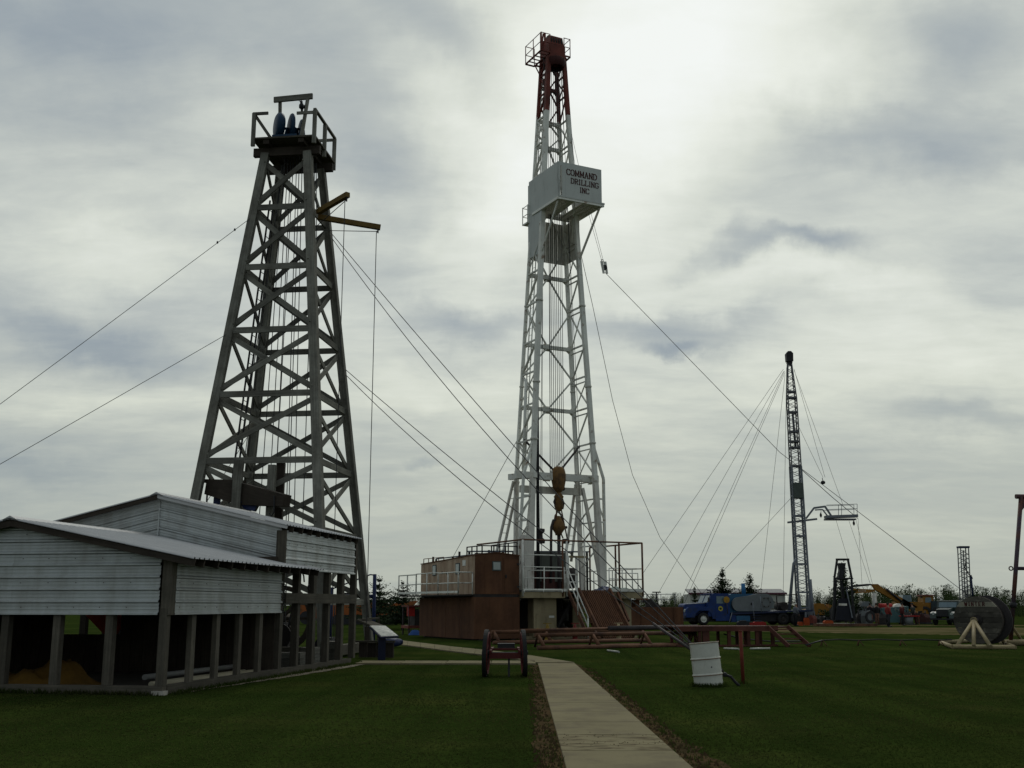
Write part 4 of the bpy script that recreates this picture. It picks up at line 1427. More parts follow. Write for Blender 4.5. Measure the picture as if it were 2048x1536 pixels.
# lettering on the sign
GLYPH = {
    'C': [((1, .78), (.8, .97)), ((.8, .97), (.3, .97)), ((.3, .97), (.08, .75)), ((.08, .75), (.08, .25)), ((.08, .25), (.3, .03)), ((.3, .03), (.8, .03)), ((.8, .03), (1, .25))],
    'O': [((.3, .97), (.7, .97)), ((.7, .97), (.95, .72)), ((.95, .72), (.95, .28)), ((.95, .28), (.7, .03)), ((.7, .03), (.3, .03)), ((.3, .03), (.05, .28)), ((.05, .28), (.05, .72)), ((.05, .72), (.3, .97))],
    'M': [((.1, 0), (.1, 1)), ((.1, 1), (.5, .2)), ((.5, .2), (.9, 1)), ((.9, 1), (.9, 0)), ((-.05, .03), (.25, .03)), ((.75, .03), (1.05, .03))],
    'A': [((.08, 0), (.5, 1)), ((.5, 1), (.92, 0)), ((.25, .36), (.75, .36)), ((-.05, .03), (.25, .03)), ((.75, .03), (1.05, .03))],
    'N': [((.12, 0), (.12, 1)), ((.12, 1), (.88, 0)), ((.88, 0), (.88, 1)), ((-.02, .03), (.28, .03)), ((.74, .97), (1.02, .97))],
    'D': [((.15, 0), (.15, 1)), ((0, .97), (.6, .97)), ((.6, .97), (.95, .7)), ((.95, .7), (.95, .3)), ((.95, .3), (.6, .03)), ((.6, .03), (0, .03))],
    'R': [((.15, 0), (.15, 1)), ((0, .97), (.65, .97)), ((.65, .97), (.9, .8)), ((.9, .8), (.9, .66)), ((.9, .66), (.65, .5)), ((.65, .5), (.15, .5)), ((.5, .5), (.95, 0)), ((0, .03), (.3, .03))],
    'I': [((.5, 0), (.5, 1)), ((.25, .97), (.75, .97)), ((.25, .03), (.75, .03))],
    'L': [((.2, 0), (.2, 1)), ((.02, .97), (.4, .97)), ((.02, .03), (.95, .03)), ((.95, .03), (.95, .25))],
    'G': [((1, .78), (.8, .97)), ((.8, .97), (.3, .97)), ((.3, .97), (.08, .75)), ((.08, .75), (.08, .25)), ((.08, .25), (.3, .03)), ((.3, .03), (.8, .03)), ((.8, .03), (.95, .15)), ((.95, .15), (.95, .45)), ((.6, .45), (1.05, .45))],
    'W': [((.02, 1), (.28, 0)), ((.28, 0), (.5, .8)), ((.5, .8), (.72, 0)), ((.72, 0), (.98, 1))],
    'T': [((.5, 0), (.5, 1)), ((.05, .97), (.95, .97))],
    'E': [((.15, 0), (.15, 1)), ((.15, .97), (.9, .97)), ((.15, .5), (.7, .5)), ((.15, .03), (.9, .03))],
}
NARROW = {'I': .55, 'M': 1.15, 'W': 1.2}


def lettering(text, origin, right, up, height, aspect=.72, stroke=.16, gap=.2, depth=.012):
    """letters built from strokes on a plane; returns the builder and the length of the line"""
    mb = MB()
    right, up = Vector(right).normalized(), Vector(up).normalized()
    out = right.cross(up)
    x = 0.0
    k = 0
    for ch in text:
        w = height * aspect * NARROW.get(ch, 1.0)
        for (ax, ay), (bx, by) in GLYPH[ch]:
            k += 1
            d = depth + .0007 * (k % 6)
            a = Vector(origin) + right * (x + ax * w) + up * (ay * height) + out * d / 2
            b = Vector(origin) + right * (x + bx * w) + up * (by * height) + out * d / 2
            e = (b - a).normalized() * stroke * height * .28
            horiz = abs(ay - by) < .05
            st = stroke * height * (.62 if horiz else 1.0)
            mb.beam(a - e, b + e, st, d, up=out)
        x += w + gap * height * aspect
    return mb, x


INK = mat('faded_black_lettering', (0.055, 0.014, 0.013), .7, var=.5, scale=6)
for text, xs, zb, h in (('COMMAND', -.68, 23.72, .33), ('DRILLING', -.42, 23.28, .30), ('INC', .12, 22.86, .29)):
    mb, ln = lettering(text, (xs, YA - .022, zb), (1, 0, 0), (0, 0, 1), h, .66, .15, .2)
    link('lettering', mb, INK, sign)

# travelling lines between crown and block
for i in range(8):
    x = -.46 + .135 * i
    tube_part('drilling_line', CABLE, mast, [(x * .8, -.15, ZT + .2), (.02 + x * .86, -.1, 8.4)], .017, 5)
for x0, x1, z1 in ((-.55, -1.05, 5.4), (-.62, -.98, ZF + .5), (.45, 1.55, 5.0), (-.2, -.45, 7.9), (.5, 1.3, 7.2)):
    tube_part('hanging_line', CABLE, mast, [(x0, -.1, ZT), (x1, -.2, z1)], .014, 5)
# rotary hose standing along the left leg
tube_part('standpipe', BLACK, mast, [(-1.36, -.55, 13.5), (-1.38, -.6, 9), (-1.42, -.65, ZF + .1)], [.07, .085, .085], 10)
tube_part('standpipe_hook', WHITE_STEEL, mast, [(-1.36, -.55, 13.5), (-1.4, -.55, 13.9), (-1.33, -.55, 14.1), (-1.27, -.55, 13.95)], .03, 6)
tube_part('leg_pipe', WHITE_STEEL, mast, [(-1.62, .2, 13.2), (-1.75, .25, 8.3)], .09, 8)
link('counterweight', MB().lathe([(0, 0), (.2, .02), (.22, .2), (.1, .3), (.09, .5), (.2, .62), (.2, .75), (0, .78)], (-1.0, -.2, 4.65), (0, 0, 1), 12), PIPE_DARK, mast)

# travelling block, hook and swivel hang from the lines
tb = thing('travelling_block', 'big yellow travelling block with hook hanging in the white mast', 'pulley block', rig_w(.03, -.25, 6.3), RIG_R)
link('block_cheeks', MB().lathe([(.0, 0), (.16, .02), (.34, .22), (.42, .6), (.43, .95), (.36, 1.2), (.2, 1.33), (0, 1.36)], (0, 0, 1.0), (0, 0, 1), 18), YELLOW_OLD, tb)
tb.children[0].scale = (.95, .68, 1)
link('hook_body', MB().lathe([(0, 0), (.15, .05), (.24, .3), (.2, .62), (.26, .78), (.16, .92), (.1, 1.02), (0, 1.03)], (0, 0, .0), (0, 0, 1), 12), YELLOW_OLD, tb)
link('hook_latch', MB().tube([(.2, 0, .7), (.3, 0, .45), (.22, 0, .15)], .05, 6).tube([(-.2, 0, .7), (-.28, 0, .5), (-.15, 0, .2)], .05, 6), PIPE_DARK, tb)
for s in (-1, 1):
    tube_part('elevator_link', PIPE, tb, [(s * .14, 0, .15), (s * .22 + .06, -.05, -.6), (s * .12 + .33, -.05, -1.35)], .035, 6)
link('elevator', MB().lathe([(.14, 0), (.2, .03), (.2, .22), (.14, .25), (.06, .25), (.06, 0), (.14, 0)], (.36, -.05, -1.62), (0, 0, 1), 12), BLACK, tb)
sw = thing('swivel', 'yellow swivel hanging under the hook above the drill floor', 'swivel', rig_w(.0, -.25, 5.1), RIG_R)
link('swivel_body', MB().lathe([(0, 0), (.16, .0), (.18, .1), (.33, .32), (.33, .5), (.2, .75), (.1, .98), (0, 1.0)], (0, 0, 0), (0, 0, 1), 12), YELLOW_OLD, sw)
tube_part('bail', PIPE, sw, [(-.28, 0, .45), (-.18, 0, 1.0), (0, 0, 1.28), (.18, 0, 1.0), (.28, 0, .45)], .05, 8)
tube_part('gooseneck', PIPE_DARK, sw, [(-.1, 0, .8), (-.3, 0, .75), (-.42, 0, .4), (-.44, 0, -.3), (-.46, 0, -2.4)], .07, 8)
link('side_lug', MB().tube([(.25, 0, .42), (.5, 0, .42)], .07, 8), PIPE_DARK, sw)
tube_part('kelly', PIPE_DARK, sw, [(.02, 0, .05), (.02, 0, -2.75)], .095, 8)

# ---------------------------------------------------------------- substructure and drill floor
sub = thing('rig_substructure', 'cream steel substructure carrying the drill floor of the white rig', 'substructure', RIG_O, RIG_R)
DX0, DX1, DY0, DY1 = -3.45, 3.32, -2.9, 3.7
for i in range(11):
    x = DX0 + (DX1 - DX0) * i / 11
    link('floor_plate', MB().box(x + .004, x + (DX1 - DX0) / 11 - .004, DY0, DY1, ZF - .07, ZF), mat('deck_plate', (0.13, 0.14, 0.14), .6, var=.25), sub)
beam_part('edge_beam', CREAM, sub, (DX0, DY0 + .08, ZF - .23), (-1.15, DY0 + .08, ZF - .23), .16, .28)
beam_part('edge_beam', CREAM, sub, (1.25, DY0 + .08, ZF - .23), (DX1, DY0 + .08, ZF - .23), .16, .30)
beam_part('edge_beam', CREAM, sub, (DX1 - .08, DY0 + .2, ZF - .23), (DX1 - .08, DY1, ZF - .23), .16, .30)
beam_part('edge_beam', CREAM, sub, (DX0 + .08, DY0 + .2, ZF - .23), (DX0 + .08, DY1, ZF - .23), .16, .30)
beam_part('edge_plate', WHITE_STEEL, sub, (1.3, DY0 - .02, ZF + .02), (DX1, DY0 - .02, ZF + .02), .05, .14)
beam_part('edge_plate', WHITE_STEEL, sub, (DX0, DY0 - .02, ZF + .0), (-1.0, DY0 - .02, ZF + .0), .05, .12)
for x0, x1, y0, y1 in ((-2.66, -1.42, -2.5, -1.9), (2.2, 2.86, -2.5, -1.5), (-2.66, -1.9, 2.2, 3.2), (2.2, 2.86, 2.2, 3.2)):
    c = link('column_box', MB().box(x0, x1, y0, y1, .12, ZF - .37), CREAM, sub)
    if x0 < -2 and y0 < 0:
        link('column_door', MB().box(x0 + .12, x1 - .12, y0 - .02, y0 + .01, .3, 1.2), CREAM, c)
        link('door_plate', MB().box(x1 - .42, x1 - .14, y0 - .04, y0 - .021, 1.0, 1.1), WHITE_STEEL, c)
for y in (-2.2, 2.7):
    beam_part('skid', CREAM, sub, (-3.3, y, .07), (3.3, y, .07), .3, .14)
for x in (-1.0, 0, 1.2):
    beam_part('floor_joist', SHADOW_STEEL, sub, (x, DY0 + .2, ZF - .25), (x, DY1, ZF - .25), .14, .3)
link('shade_panel', MB().box(-3.3, 3.2, 3.2, 3.3, 0, ZF - .4), SHADOW_STEEL, sub)  # dark sheet added so the space under the floor reads as shaded
link('blowout_preventer', MB().lathe([(.2, 0), (.45, .05), (.45, .5), (.28, .55), (.28, .75), (.5, .8), (.5, 1.3), (.2, 1.4), (.2, 1.9)], (0, -.2, .02), (0, 0, 1), 16), SHADOW_STEEL, sub)
for x in (-.9, .9):
    beam_part('knee_brace', SHADOW_STEEL, sub, (x * 1.5, -2.2, .3), (x * .4, -2.2, ZF - .4), .12, .12)  # braces added dark to deepen the shade under the floor
beam_part('corner_shelf', RUST, sub, (2.9, -3.0, ZF - .42), (3.45, -3.0, ZF - .42), .25, .08)
link('junction_box', MB().box(2.95, 3.2, -2.75, -2.4, ZF - .8, ZF - .45), RUST, sub)


def railing(parent, pts, z, h, mt, mid=True, r=.026, every=1.1, name='guard_rail'):
    pts = [Vector((*p, z)) for p in pts]
    for hh in ((h, h * .52) if mid else (h,)):
        tube_part(name, mt, parent, [p + Vector((0, 0, hh)) for p in pts], r, 6)
    for a, b in zip(pts[:-1], pts[1:]):
        n = max(1, round((b - a).length / every))
        for i in range(n + 1):
            p = a.lerp(b, i / n)
            tube_part('guard_post', mt, parent, [p, p + Vector((0, 0, h))], r * 1.1, 6)


railing(sub, [(-3.4, DY0), (-1.2, DY0)], ZF, 1.08, WHITE_STEEL)
railing(sub, [(-3.4, DY0 - .06), (-1.35, DY0 - .06)], ZF - .12, .12, WHITE_STEEL, False)
tube_part('guard_rail', WHITE_STEEL, sub, [(-3.2, DY0, ZF + .02), (-3.2, DY0, ZF + .92), (-1.0, DY0, ZF + .92), (-1.0, DY0, ZF + .02)], .03, 6)
railing(sub, [(-1.15, DY0), (-.55, DY0)], ZF, .75, WHITE_STEEL)
railing(sub, [(1.35, DY0), (DX1, DY0), (DX1, DY1)], ZF, 1.08, WHITE_STEEL, every=1.0)
railing(sub, [(DX1, DY1), (-1.0, DY1)], ZF, 1.0, WHITE_STEEL, every=1.4)
tube_part('guard_rail', WHITE_STEEL, sub, [(1.75, DY0 + .1, ZF), (1.75, DY0 + .1, ZF + .85), (3.1, DY0 + .1, ZF + .85), (3.1, DY0 + .1, ZF)], .03, 6)
# tall pipe frame for tarpaulins along the floor edges
ZT2 = 4.66
for x, y, m_ in ((-3.45, DY0, WHITE_STEEL), (-1.28, DY0, PIPE), (-1.05, DY0, WHITE_STEEL), (-.05, DY0, WHITE_WORN), (1.95, DY0, PIPE), (3.32, DY0, PIPE), (3.32, -.4, PIPE), (3.32, 2.2, PIPE)):
    tube_part('frame_post', m_, sub, [(x, y, ZF - .3), (x, y, ZT2)], .05, 8)
for p, q in (((-3.45, DY0), (3.32, DY0)), ((3.32, DY0), (3.32, 2.2)), ((-3.45, DY0), (-3.45, 2.2))):
    tube_part('frame_rail', PIPE, sub, [(*p, ZT2), (*q, ZT2)], .045, 6)
tube_part('frame_rail', WHITE_STEEL, sub, [(-3.45, DY0, 3.95), (-1.28, DY0, 3.95)], .03, 6)
beam_part('gate_post', WHITE_STEEL, sub, (-1.0, DY0, ZF), (-1.0, DY0, 3.95), .12, .1, up=(0, 1, 0))
beam_part('gate_post', WHITE_STEEL, sub, (-.5, DY0, ZF), (-.5, DY0, 3.85), .1, .1, up=(0, 1, 0))
beam_part('gate_post', CREAM, sub, (-1.0, DY0, 3.9), (.05, DY0, 3.9), .08, .1)
# ramp up to the floor, beside the stairs
RX0, RX1, RY = -.35, 1.28, -2.95
ramp = link('pipe_ramp', MB().prism([(RX0, RY, ZF - .04), (RX1, RY, ZF - .04), (RX1, RY - 2.05, .05), (RX0, RY - 2.05, .05)], (0, .06, -.08)), RUST, sub)
for i in range(15):
    x = RX0 + .05 + i * (RX1 - RX0 - .1) / 14
    beam_part('ramp_rib', RUST, ramp, (x, RY, ZF), (x, RY - 2.05, .09), .05, .05)
for x in (RX0 - .06, RX1 + .06):
    beam_part('ramp_edge', PIPE, ramp, (x, RY + .05, ZF + .06), (x, RY - 2.05, .12), .09, .2)
beam_part('ramp_leg', PIPE, ramp, (RX1 + .5, RY, ZF - .1), (RX1 + .35, RY - 1.2, .85), .09, .14)
st = link('stairs', MB().beam((-1.02, RY, ZF - .06), (-1.02, RY - 1.95, .02), .06, .2).beam((-.48, RY, ZF - .06), (-.48, RY - 1.95, .02), .06, .2), PIPE, sub)
for i in range(10):
    t = (i + .5) / 10
    link('tread', MB().box(-1.0, -.5, RY - 1.95 * t - .12, RY - 1.95 * t + .12, (ZF - .05) * (1 - t) - .02, (ZF - .05) * (1 - t) + .02), PIPE, st)
for h in (.55, 1.0):
    tube_part('hand_rail', WHITE_STEEL, st, [(-1.05, RY - .05, ZF + h), (-1.05, RY - 1.92, h + .02)], .032, 6)
for t in (0.02, .5, .98):
    tube_part('hand_rail_post', WHITE_STEEL, st, [(-1.05, RY - 1.92 * t, (ZF - .05) * (1 - t)), (-1.05, RY - 1.92 * t, (ZF) * (1 - t) + 1.0)], .032, 6)
# machinery on the floor
dw = thing('drawworks', 'dark red drawworks and engines on the drill floor under a low canopy', 'winch', rig_w(0, 2.0, ZF), RIG_R)
DRED = mat('dark_red_machine', (0.055, 0.02, 0.016), .65, var=.3)
link('housing', MB().prism([(-1.3, -.6, 0), (1.1, -.6, 0), (1.1, -.6, .9), (.8, -.6, 1.15), (-1.0, -.6, 1.15), (-1.3, -.6, .9)], (0, 1.5, 0)), DRED, dw)
link('drum', MB().tube([(1.15, -.2, .7), (2.0, -.2, .7)], .55, 18), SHADOW_STEEL, dw)
link('brake_guard', MB().disc((1.15, -.2, .7), (1, 0, 0), .75, .1, 22), DRED, dw)
link('console', MB().box(-.75, -.2, -2.2, -1.8, 0, 1.05), DRED, dw)
for x, h in ((-2.0, 1.5), (-1.55, 1.35), (-1.2, 1.45)):
    link('exhaust', MB().tube([(x, -.8, 0), (x, -.8, h)], .12, 10), WHITE_WORN, dw)
CANOPY = mat('canopy_sheet', (0.10, 0.12, 0.15), .5, metal=.3, var=.2)
link('canopy', MB().prism([(-3.3, -.75, 1.95), (2.7, -.75, 2.05), (2.7, -.75, 2.12), (-3.3, -.75, 2.02)], (0, 2.6, .1)), CANOPY, dw)
for x, y in ((-3.2, -.7), (-.3, -.7), (2.6, -.7), (2.6, 1.7), (-3.2, 1.7)):
    beam_part('canopy_post', SHADOW_STEEL, dw, (x, y, 0), (x, y, 2.05), .09, .09, up=(0, 1, 0))
link('canopy_panel', MB().box(-1.9, -.3, -.78, -.74, 1.15, 1.98), SHADOW_STEEL, dw)
link('canopy_panel', MB().box(-.28, 1.4, -.78, -.74, .5, 2.0), mat('grey_green_panel', (0.09, 0.10, 0.085), .6, var=.2), dw)
link('canopy_panel', MB().box(-3.2, -1.95, 1.0, 1.04, .2, 1.98), SHADOW_STEEL, dw)
for a, b in (((1.6, 1.7, .9), (2.6, 1.7, 2.0)), ((2.6, 1.7, .9), (1.6, 1.7, 2.0))):
    tube_part('canopy_brace', SHADOW_STEEL, dw, [a, b], .02, 5)
# heaps of blue and green tarpaulin left on the right platform
for k, (x, y, w, d, c, lab) in enumerate(((2.4, -2.0, 1.5, .8, (0.03, 0.10, 0.09), 'green tarpaulin crumpled on the right corner of the drill floor'), (1.6, -1.9, .9, .7, (0.03, 0.045, 0.10), 'dark blue tarpaulin crumpled beside the mast foot'))):
    o = link('tarpaulin', crumple(w, d, .22, 31 + k), mat('tarpaulin_%d' % k, c, .5, var=.3))
    o.location = rig_w(x, y, ZF + .002)
    o.rotation_euler = (0, 0, RIG_R)
    tag(o, lab, 'tarpaulin')

# ---------------------------------------------------------------- doghouse on its tank
HX0, HX1, HY0, HY1 = -5.85, -3.55, -2.72, 3.9
tank = thing('storage_tank', 'rust brown steel tank box under the cabin beside the drill floor', 'tank', RIG_O, RIG_R)
link('tank_shell', MB().box(HX0 - .05, HX1, HY0 - .03, HY1, .06, 1.96), RUST, tank)
for y in (-1.1, .55, 2.2):
    beam_part('weld_seam', RUST, tank, (HX0 - .053, y, .1), (HX0 - .053, y, 1.94), .012, .03, up=(0, 1, 0))
for x in (-5.1, -4.3):
    beam_part('weld_seam', RUST, tank, (x, HY0 - .033, .1), (x, HY0 - .033, 1.94), .03, .012, up=(0, 1, 0))
for s in (HX0 + .3, HX1 - .3):
    beam_part('skid', SHADOW_STEEL, tank, (s, HY0, .02), (s, HY1, .02), .2, .12)
link('gap_shade', MB().box(HX0 + .02, HX1 - .02, HY0 + .02, HY1 - .02, 1.965, 2.1), SHADOW_STEEL, tank)  # dark band painted for the shaded gap between tank and cabin
dog = thing('doghouse_cabin', 'rust brown steel cabin with small windows set on the tank', 'cabin', rig_w(0, 0, 2.1), RIG_R)
H = 1.80
link('end_wall', MB().prism([(HX0, HY0, 0), (HX1, HY0, 0), (HX1, HY0, H - .02), ((HX0 + HX1) / 2, HY0, H + .1), (HX0, HY0, H - .02)], (0, .06, 0)), RUST, dog)
link('side_wall', MB().prism([(HX0, HY0 + .061, 0), (HX0, HY1, 0), (HX0, HY1, H - .25), (HX0, HY0 + .061, H - .02)], (.06, 0, 0)), RUST_LIT, dog)
link('side_wall', MB().prism([(HX1 - .06, HY0 + .061, 0), (HX1 - .06, HY1, 0), (HX1 - .06, HY1, H - .25), (HX1 - .06, HY0 + .061, H - .02)], (.06, 0, 0)), RUST, dog)
link('end_wall', MB().box(HX0 + .061, HX1 - .061, HY1 - .06, HY1, 0, H - .25), RUST, dog)
link('roof', MB().prism([(HX0 - .03, HY0 - .03, H - .015), ((HX0 + HX1) / 2, HY0 - .03, H + .11), (HX1 + .03, HY0 - .03, H - .015), (HX1 + .03, HY0 - .03, H + .03), ((HX0 + HX1) / 2, HY0 - .03, H + .15), (HX0 - .03, HY0 - .03, H + .03)], (0, HY1 - HY0 + .06, -.23)), RUST, dog)
for x in (-5.35, -4.42):
    beam_part('weld_seam', RUST, dog, (x, HY0 - .004, .03), (x, HY0 - .004, H - .05), .025, .012, up=(0, 1, 0))
for y in (-1.95, -.2, 1.3, 2.75):
    beam_part('weld_seam', RUST_LIT, dog, (HX0 - .004, y, .03), (HX0 - .004, y, H - .16), .012, .03, up=(0, 1, 0))
dr = link('door', MB().box(-4.35, -3.62, HY0 - .02, HY0 - .001, .08, 1.62), RUST, dog)
for z_ in (.3, 1.35):
    link('hinge', MB().box(-3.68, -3.56, HY0 - .05, HY0 - .021, z_, z_ + .09), SHADOW_STEEL, dr)
link('door_handle', MB().box(-4.3, -4.24, HY0 - .06, HY0 - .021, .75, .9), BLACK, dr)
FRAME_M = mat('window_frame_grey', (0.07, 0.08, 0.075), .6, var=.1)
PANE_M = mat('pale_window_pane', (0.33, 0.37, 0.35), .15, var=.1, spec=.6)
wn = link('window', MB().box(-4.98, -4.52, HY0 - .03, HY0 - .001, 1.08, 1.52), FRAME_M, dog)
link('pane', MB().box(-4.93, -4.57, HY0 - .04, HY0 - .031, 1.13, 1.47), PANE_M, wn)
for y in (-.75, 2.1):
    wn = link('window', MB().box(HX0 - .03, HX0 - .001, y - .24, y + .24, .95, 1.48), FRAME_M, dog)
    link('pane', MB().box(HX0 - .04, HX0 - .031, y - .18, y + .18, 1.0, 1.43), PANE_M, wn)
link('notice_plate', MB().box(HX0 - .02, HX0 - .001, -1.65, -1.3, 1.33, 1.6), WHITE_STEEL, dog)
for y, z in ((.6, 1.05), (1.1, 1.07)):
    link('vent_plug', MB().disc((HX0 - .01, y, z), (1, 0, 0), .06, .05, 8), BLACK, dog)
for y, z, h in ((3.5, H - .2, .35), (3.1, H - .18, .2), (.2, H - .1, .38), (1.0, H - .12, .2)):
    link('roof_vent', MB().tube([(HX0 + .5, y, z), (HX0 + .5, y, z + h)], .06, 8), SHADOW_STEEL, dog)
railing(dog, [(HX0 + .1, 3.8), (HX0 + .1, 1.2)], H - .22, .26, PIPE, False, .02, .7)
railing(dog, [(HX0 + .4, -.9), (HX0 + .4, -2.6), (HX1 - .05, -2.6)], H + .02, .42, SHADOW_STEEL, False, .03, .6)
railing(dog, [(HX1 - .05, -2.6), (HX1 + .1, .5)], H + .02, .62, SHADOW_STEEL, False, .03, .9)
link('roof_panel', MB().prism([(HX0 + .7, .3, H + .05), (HX1 + .2, .3, H + .25), (HX1 + .2, 3.6, H + .25), (HX0 + .7, 3.6, H + .02)], (0, 0, .06)), CANOPY, dog)
# cantilevered walkway with white rails along the left wall
wk = link('walkway', MB().box(HX0 - .75, HX0 - .002, HY0 + .25, HY1 + 1.2, -.08, -.02), SHADOW_STEEL, dog)
railing(wk, [(HX0 - .02, HY0 + .25), (HX0 - .75, HY0 + .25), (HX0 - .75, -.1)], -.02, 1.02, WHITE_STEEL, True, .032, 1.15)
railing(wk, [(HX0 - .75, -.1), (HX0 - .75, 2.7)], -.02, 1.05, WHITE_STEEL, True, .032, 1.3)
railing(wk, [(HX0 - .75, 2.7), (HX0 - .75, HY1 + 1.2)], -.02, 1.02, WHITE_STEEL, True, .032, 1.2)
beam_part('toe_board', WHITE_STEEL, wk, (HX0 - .77, HY0 + .25, .1), (HX0 - .77, HY1 + 1.2, .1), .02, .1)

# guy lines of the white mast
wire('guy_wire', 'long guy line from the block beside the sign box to the far right', [at(1210, 545, 57), at(1560, 905, 59), at(2010, 1246, 60)], .016, CABLE)
blk = thing('tail_block', 'small white pulley block hanging in the air right of the sign box', 'pulley block', at(1209, 535, 57))
for s in (-1, 1):
    link('cheek_plate', MB().prism([(s * .09 - .02, -.0, -.34), (s * .09 + .10, 0, -.34), (s * .09 + .02, 0, .34), (s * .09 - .14, 0, .34)], (0, .05 * s, 0)), WHITE_STEEL, blk)
link('sheave', MB().disc((0, 0, 0), (.2, 1, 0), .15, .07, 12), BLACK, blk)
tube_part('shackle', BLACK, blk, [(-.14, 0, .3), (-.17, 0, .45), (-.08, 0, .45), (-.06, 0, .32)], .025, 6)
wire('line', 'upper line holding the small white pulley block', [at(1138, 250, 57.2), at(1150, 330, 56), at(1203, 520, 57)], .010, CABLE, n=2)
wire('line', 'second line beside it holding the small white pulley block', [at(1139, 250, 57.2), at(1157, 330, 55.6), at(1206, 519, 57)], .010, CABLE)
wire('guy_wire', 'slack line from the mast curving down to behind the blue truck', [at(1160, 500, 57.5), at(1185, 610, 60), at(1225, 800, 65), at(1265, 950, 70), at(1320, 1075, 76), at(1403, 1187, 84)], .016, CABLE)
wire('guy_wire', 'thin guy line from the left of the white mast down behind the cabin', [at(1040, 870, 58), at(905, 1116, 68), at(868, 1178, 72)], .016, CABLE)
hb = thing('line_weight', 'small dark weight hanging beside the right edge of the red mast top', 'weight', at(1140, 254, 57.2))
link('weight_body', MB().lathe([(0, -.15), (.07, -.05), (.07, .08), (.02, .16)], (0, 0, 0), (0, 0, 1), 8), BLACK, hb)
tube_part('hanging_line', CABLE, hb, [(0, 0, .15), Vector(at(1127, 120, 57.2)) - Vector(at(1140, 254, 57.2))], .01, 5)

# ================================================================ things on the lawn
RED_CART = mat('cart_red_paint', (0.085, 0.016, 0.015), .6, var=.3, scale=4)
cart = thing('hand_cart', 'old two wheeled red cart with tall thin wheels standing beside the walk', 'cart', (-.16, 25.85, 0), math.radians(-.5))
for s in (-1, 1):
    c = Vector((s * .435, 0, .525))
    ax = Vector((1, s * .055, .04 * s)).normalized()
    wh = link('wheel', MB().disc(c, ax, .525, .09, 36, .458), RUBBER, cart)
    link('rim', MB().disc(c - ax * s * .05, ax, .47, .035, 36, .44), RED_CART, wh)
    link('hub', MB().lathe([(0, -.09), (.05, -.09), (.065, 0), (.05, .09), (0, .09)], c, ax, 12), BLACK, wh)
    for i in range(12):
        a = 2 * PI * i / 12
        x = ax.cross(Vector((0, 0, 1))).normalized()
        y = ax.cross(x)
        link('spoke', MB().tube([c, c + (x * math.cos(a) + y * math.sin(a)) * .46 - ax * s * .03], .012, 5), RED_CART, wh)
tube_part('axle', BLACK, cart, [(-.53, -.02, .525), (.53, -.02, .525)], .022, 8)
link('axle_beam', MB().box(-.36, .36, -.06, .10, .40, .53), RED_CART, cart)
beam_part('cross_bar', RED_CART, cart, (-.36, .22, .60), (.36, .22, .60), .05, .05)
for s in (-1, 1):
    beam_part('side_rail', RED_CART, cart, (s * .33, -.1, .56), (s * .30, .9, .60), .05, .06)
    beam_part('side_stake', RED_CART, cart, (s * .36, .05, .4), (s * .36, .05, .95), .04, .04, up=(0, 1, 0))
link('tool_box', MB().box(-.18, .22, .45, .8, .58, .72), BLACK, cart)
beam_part('prop', BLACK, cart, (.09, 0, .45), (.09, -.05, 0), .045, .03, up=(0, 1, 0))

drum = thing('white_drum', 'leaning rust streaked white steel drum sunk in the lawn', 'drum', (3.96, 22.85, -.06), .4)
DRUM_M = mat('rusty_white_drum', (0.50, 0.50, 0.44), .6, var=.12, scale=3, rnd=0, col2=(0.16, 0.075, 0.03), mix2=.16, scale2=4, sharp=.06, streak=(6, 6, .8))
lean = MB()
R_, H_ = .288, .92
prof = [(0, .01), (R_ - .01, .01)]
prof = [(0, 0), (R_, 0), (R_, .27), (R_ + .015, .285), (R_ + .015, .30), (R_, .315), (R_, .585), (R_ + .015, .60), (R_ + .015, .615), (R_, .63), (R_, H_ - .02), (R_ + .012, H_ - .015), (R_ + .012, H_), (R_ - .01, H_), (R_ - .01, H_ - .02), (0, H_ - .02)]
axis = Vector((-.085, .03, 1)).normalized()
axis = Matrix.Rotation(-.4, 3, 'Z') @ axis
link('shell', lean.lathe(prof, (0, 0, 0), axis, 56, False), DRUM_M, drum)
RUSTY = mat('orange_rust', (0.20, 0.07, 0.025), .9, var=.4, scale=9)
for z in (.283, .598, H_ - .004):
    link('hoop_rust', MB().lathe([(R_ + .006, -.009), (R_ + .019, -.004), (R_ + .017, .002), (R_ + .006, .004)], axis * z, axis, 36), RUSTY, drum)
link('bung', MB().disc(axis * .45 + Matrix.Rotation(-.4, 3, 'Z') @ Vector((.05, -R_ + .004, 0)), Matrix.Rotation(-.4, 3, 'Z') @ Vector((.17, -1, 0)), .014, .012, 8), BLACK, drum)
tag(link('shackle', MB().tube([(4.3, 22.95, .22), (4.42, 22.95, .18), (4.5, 22.95, .08), (4.58, 22.9, .0)], .03, 7).ball((4.3, 22.95, .22), .05, .05, .05), BLACK), 'black shackle and cable end on the grass right of the white drum', 'shackle')
po = thing('red_post', 'thin red steel marker post beside the white drum', 'post', (4.80, 23.6, 0))
POST_RED = mat('marker_post_red', (0.14, 0.028, 0.016), .7, var=.25, scale=5)
link('post_tube', MB().tube([(0, 0, -.1), (-.02, 0, 1.06)], .038, 10), POST_RED, po)
link('post_cap', MB().disc((-.02, 0, 1.065), (0, 0, 1), .042, .02, 10), POST_RED, po)


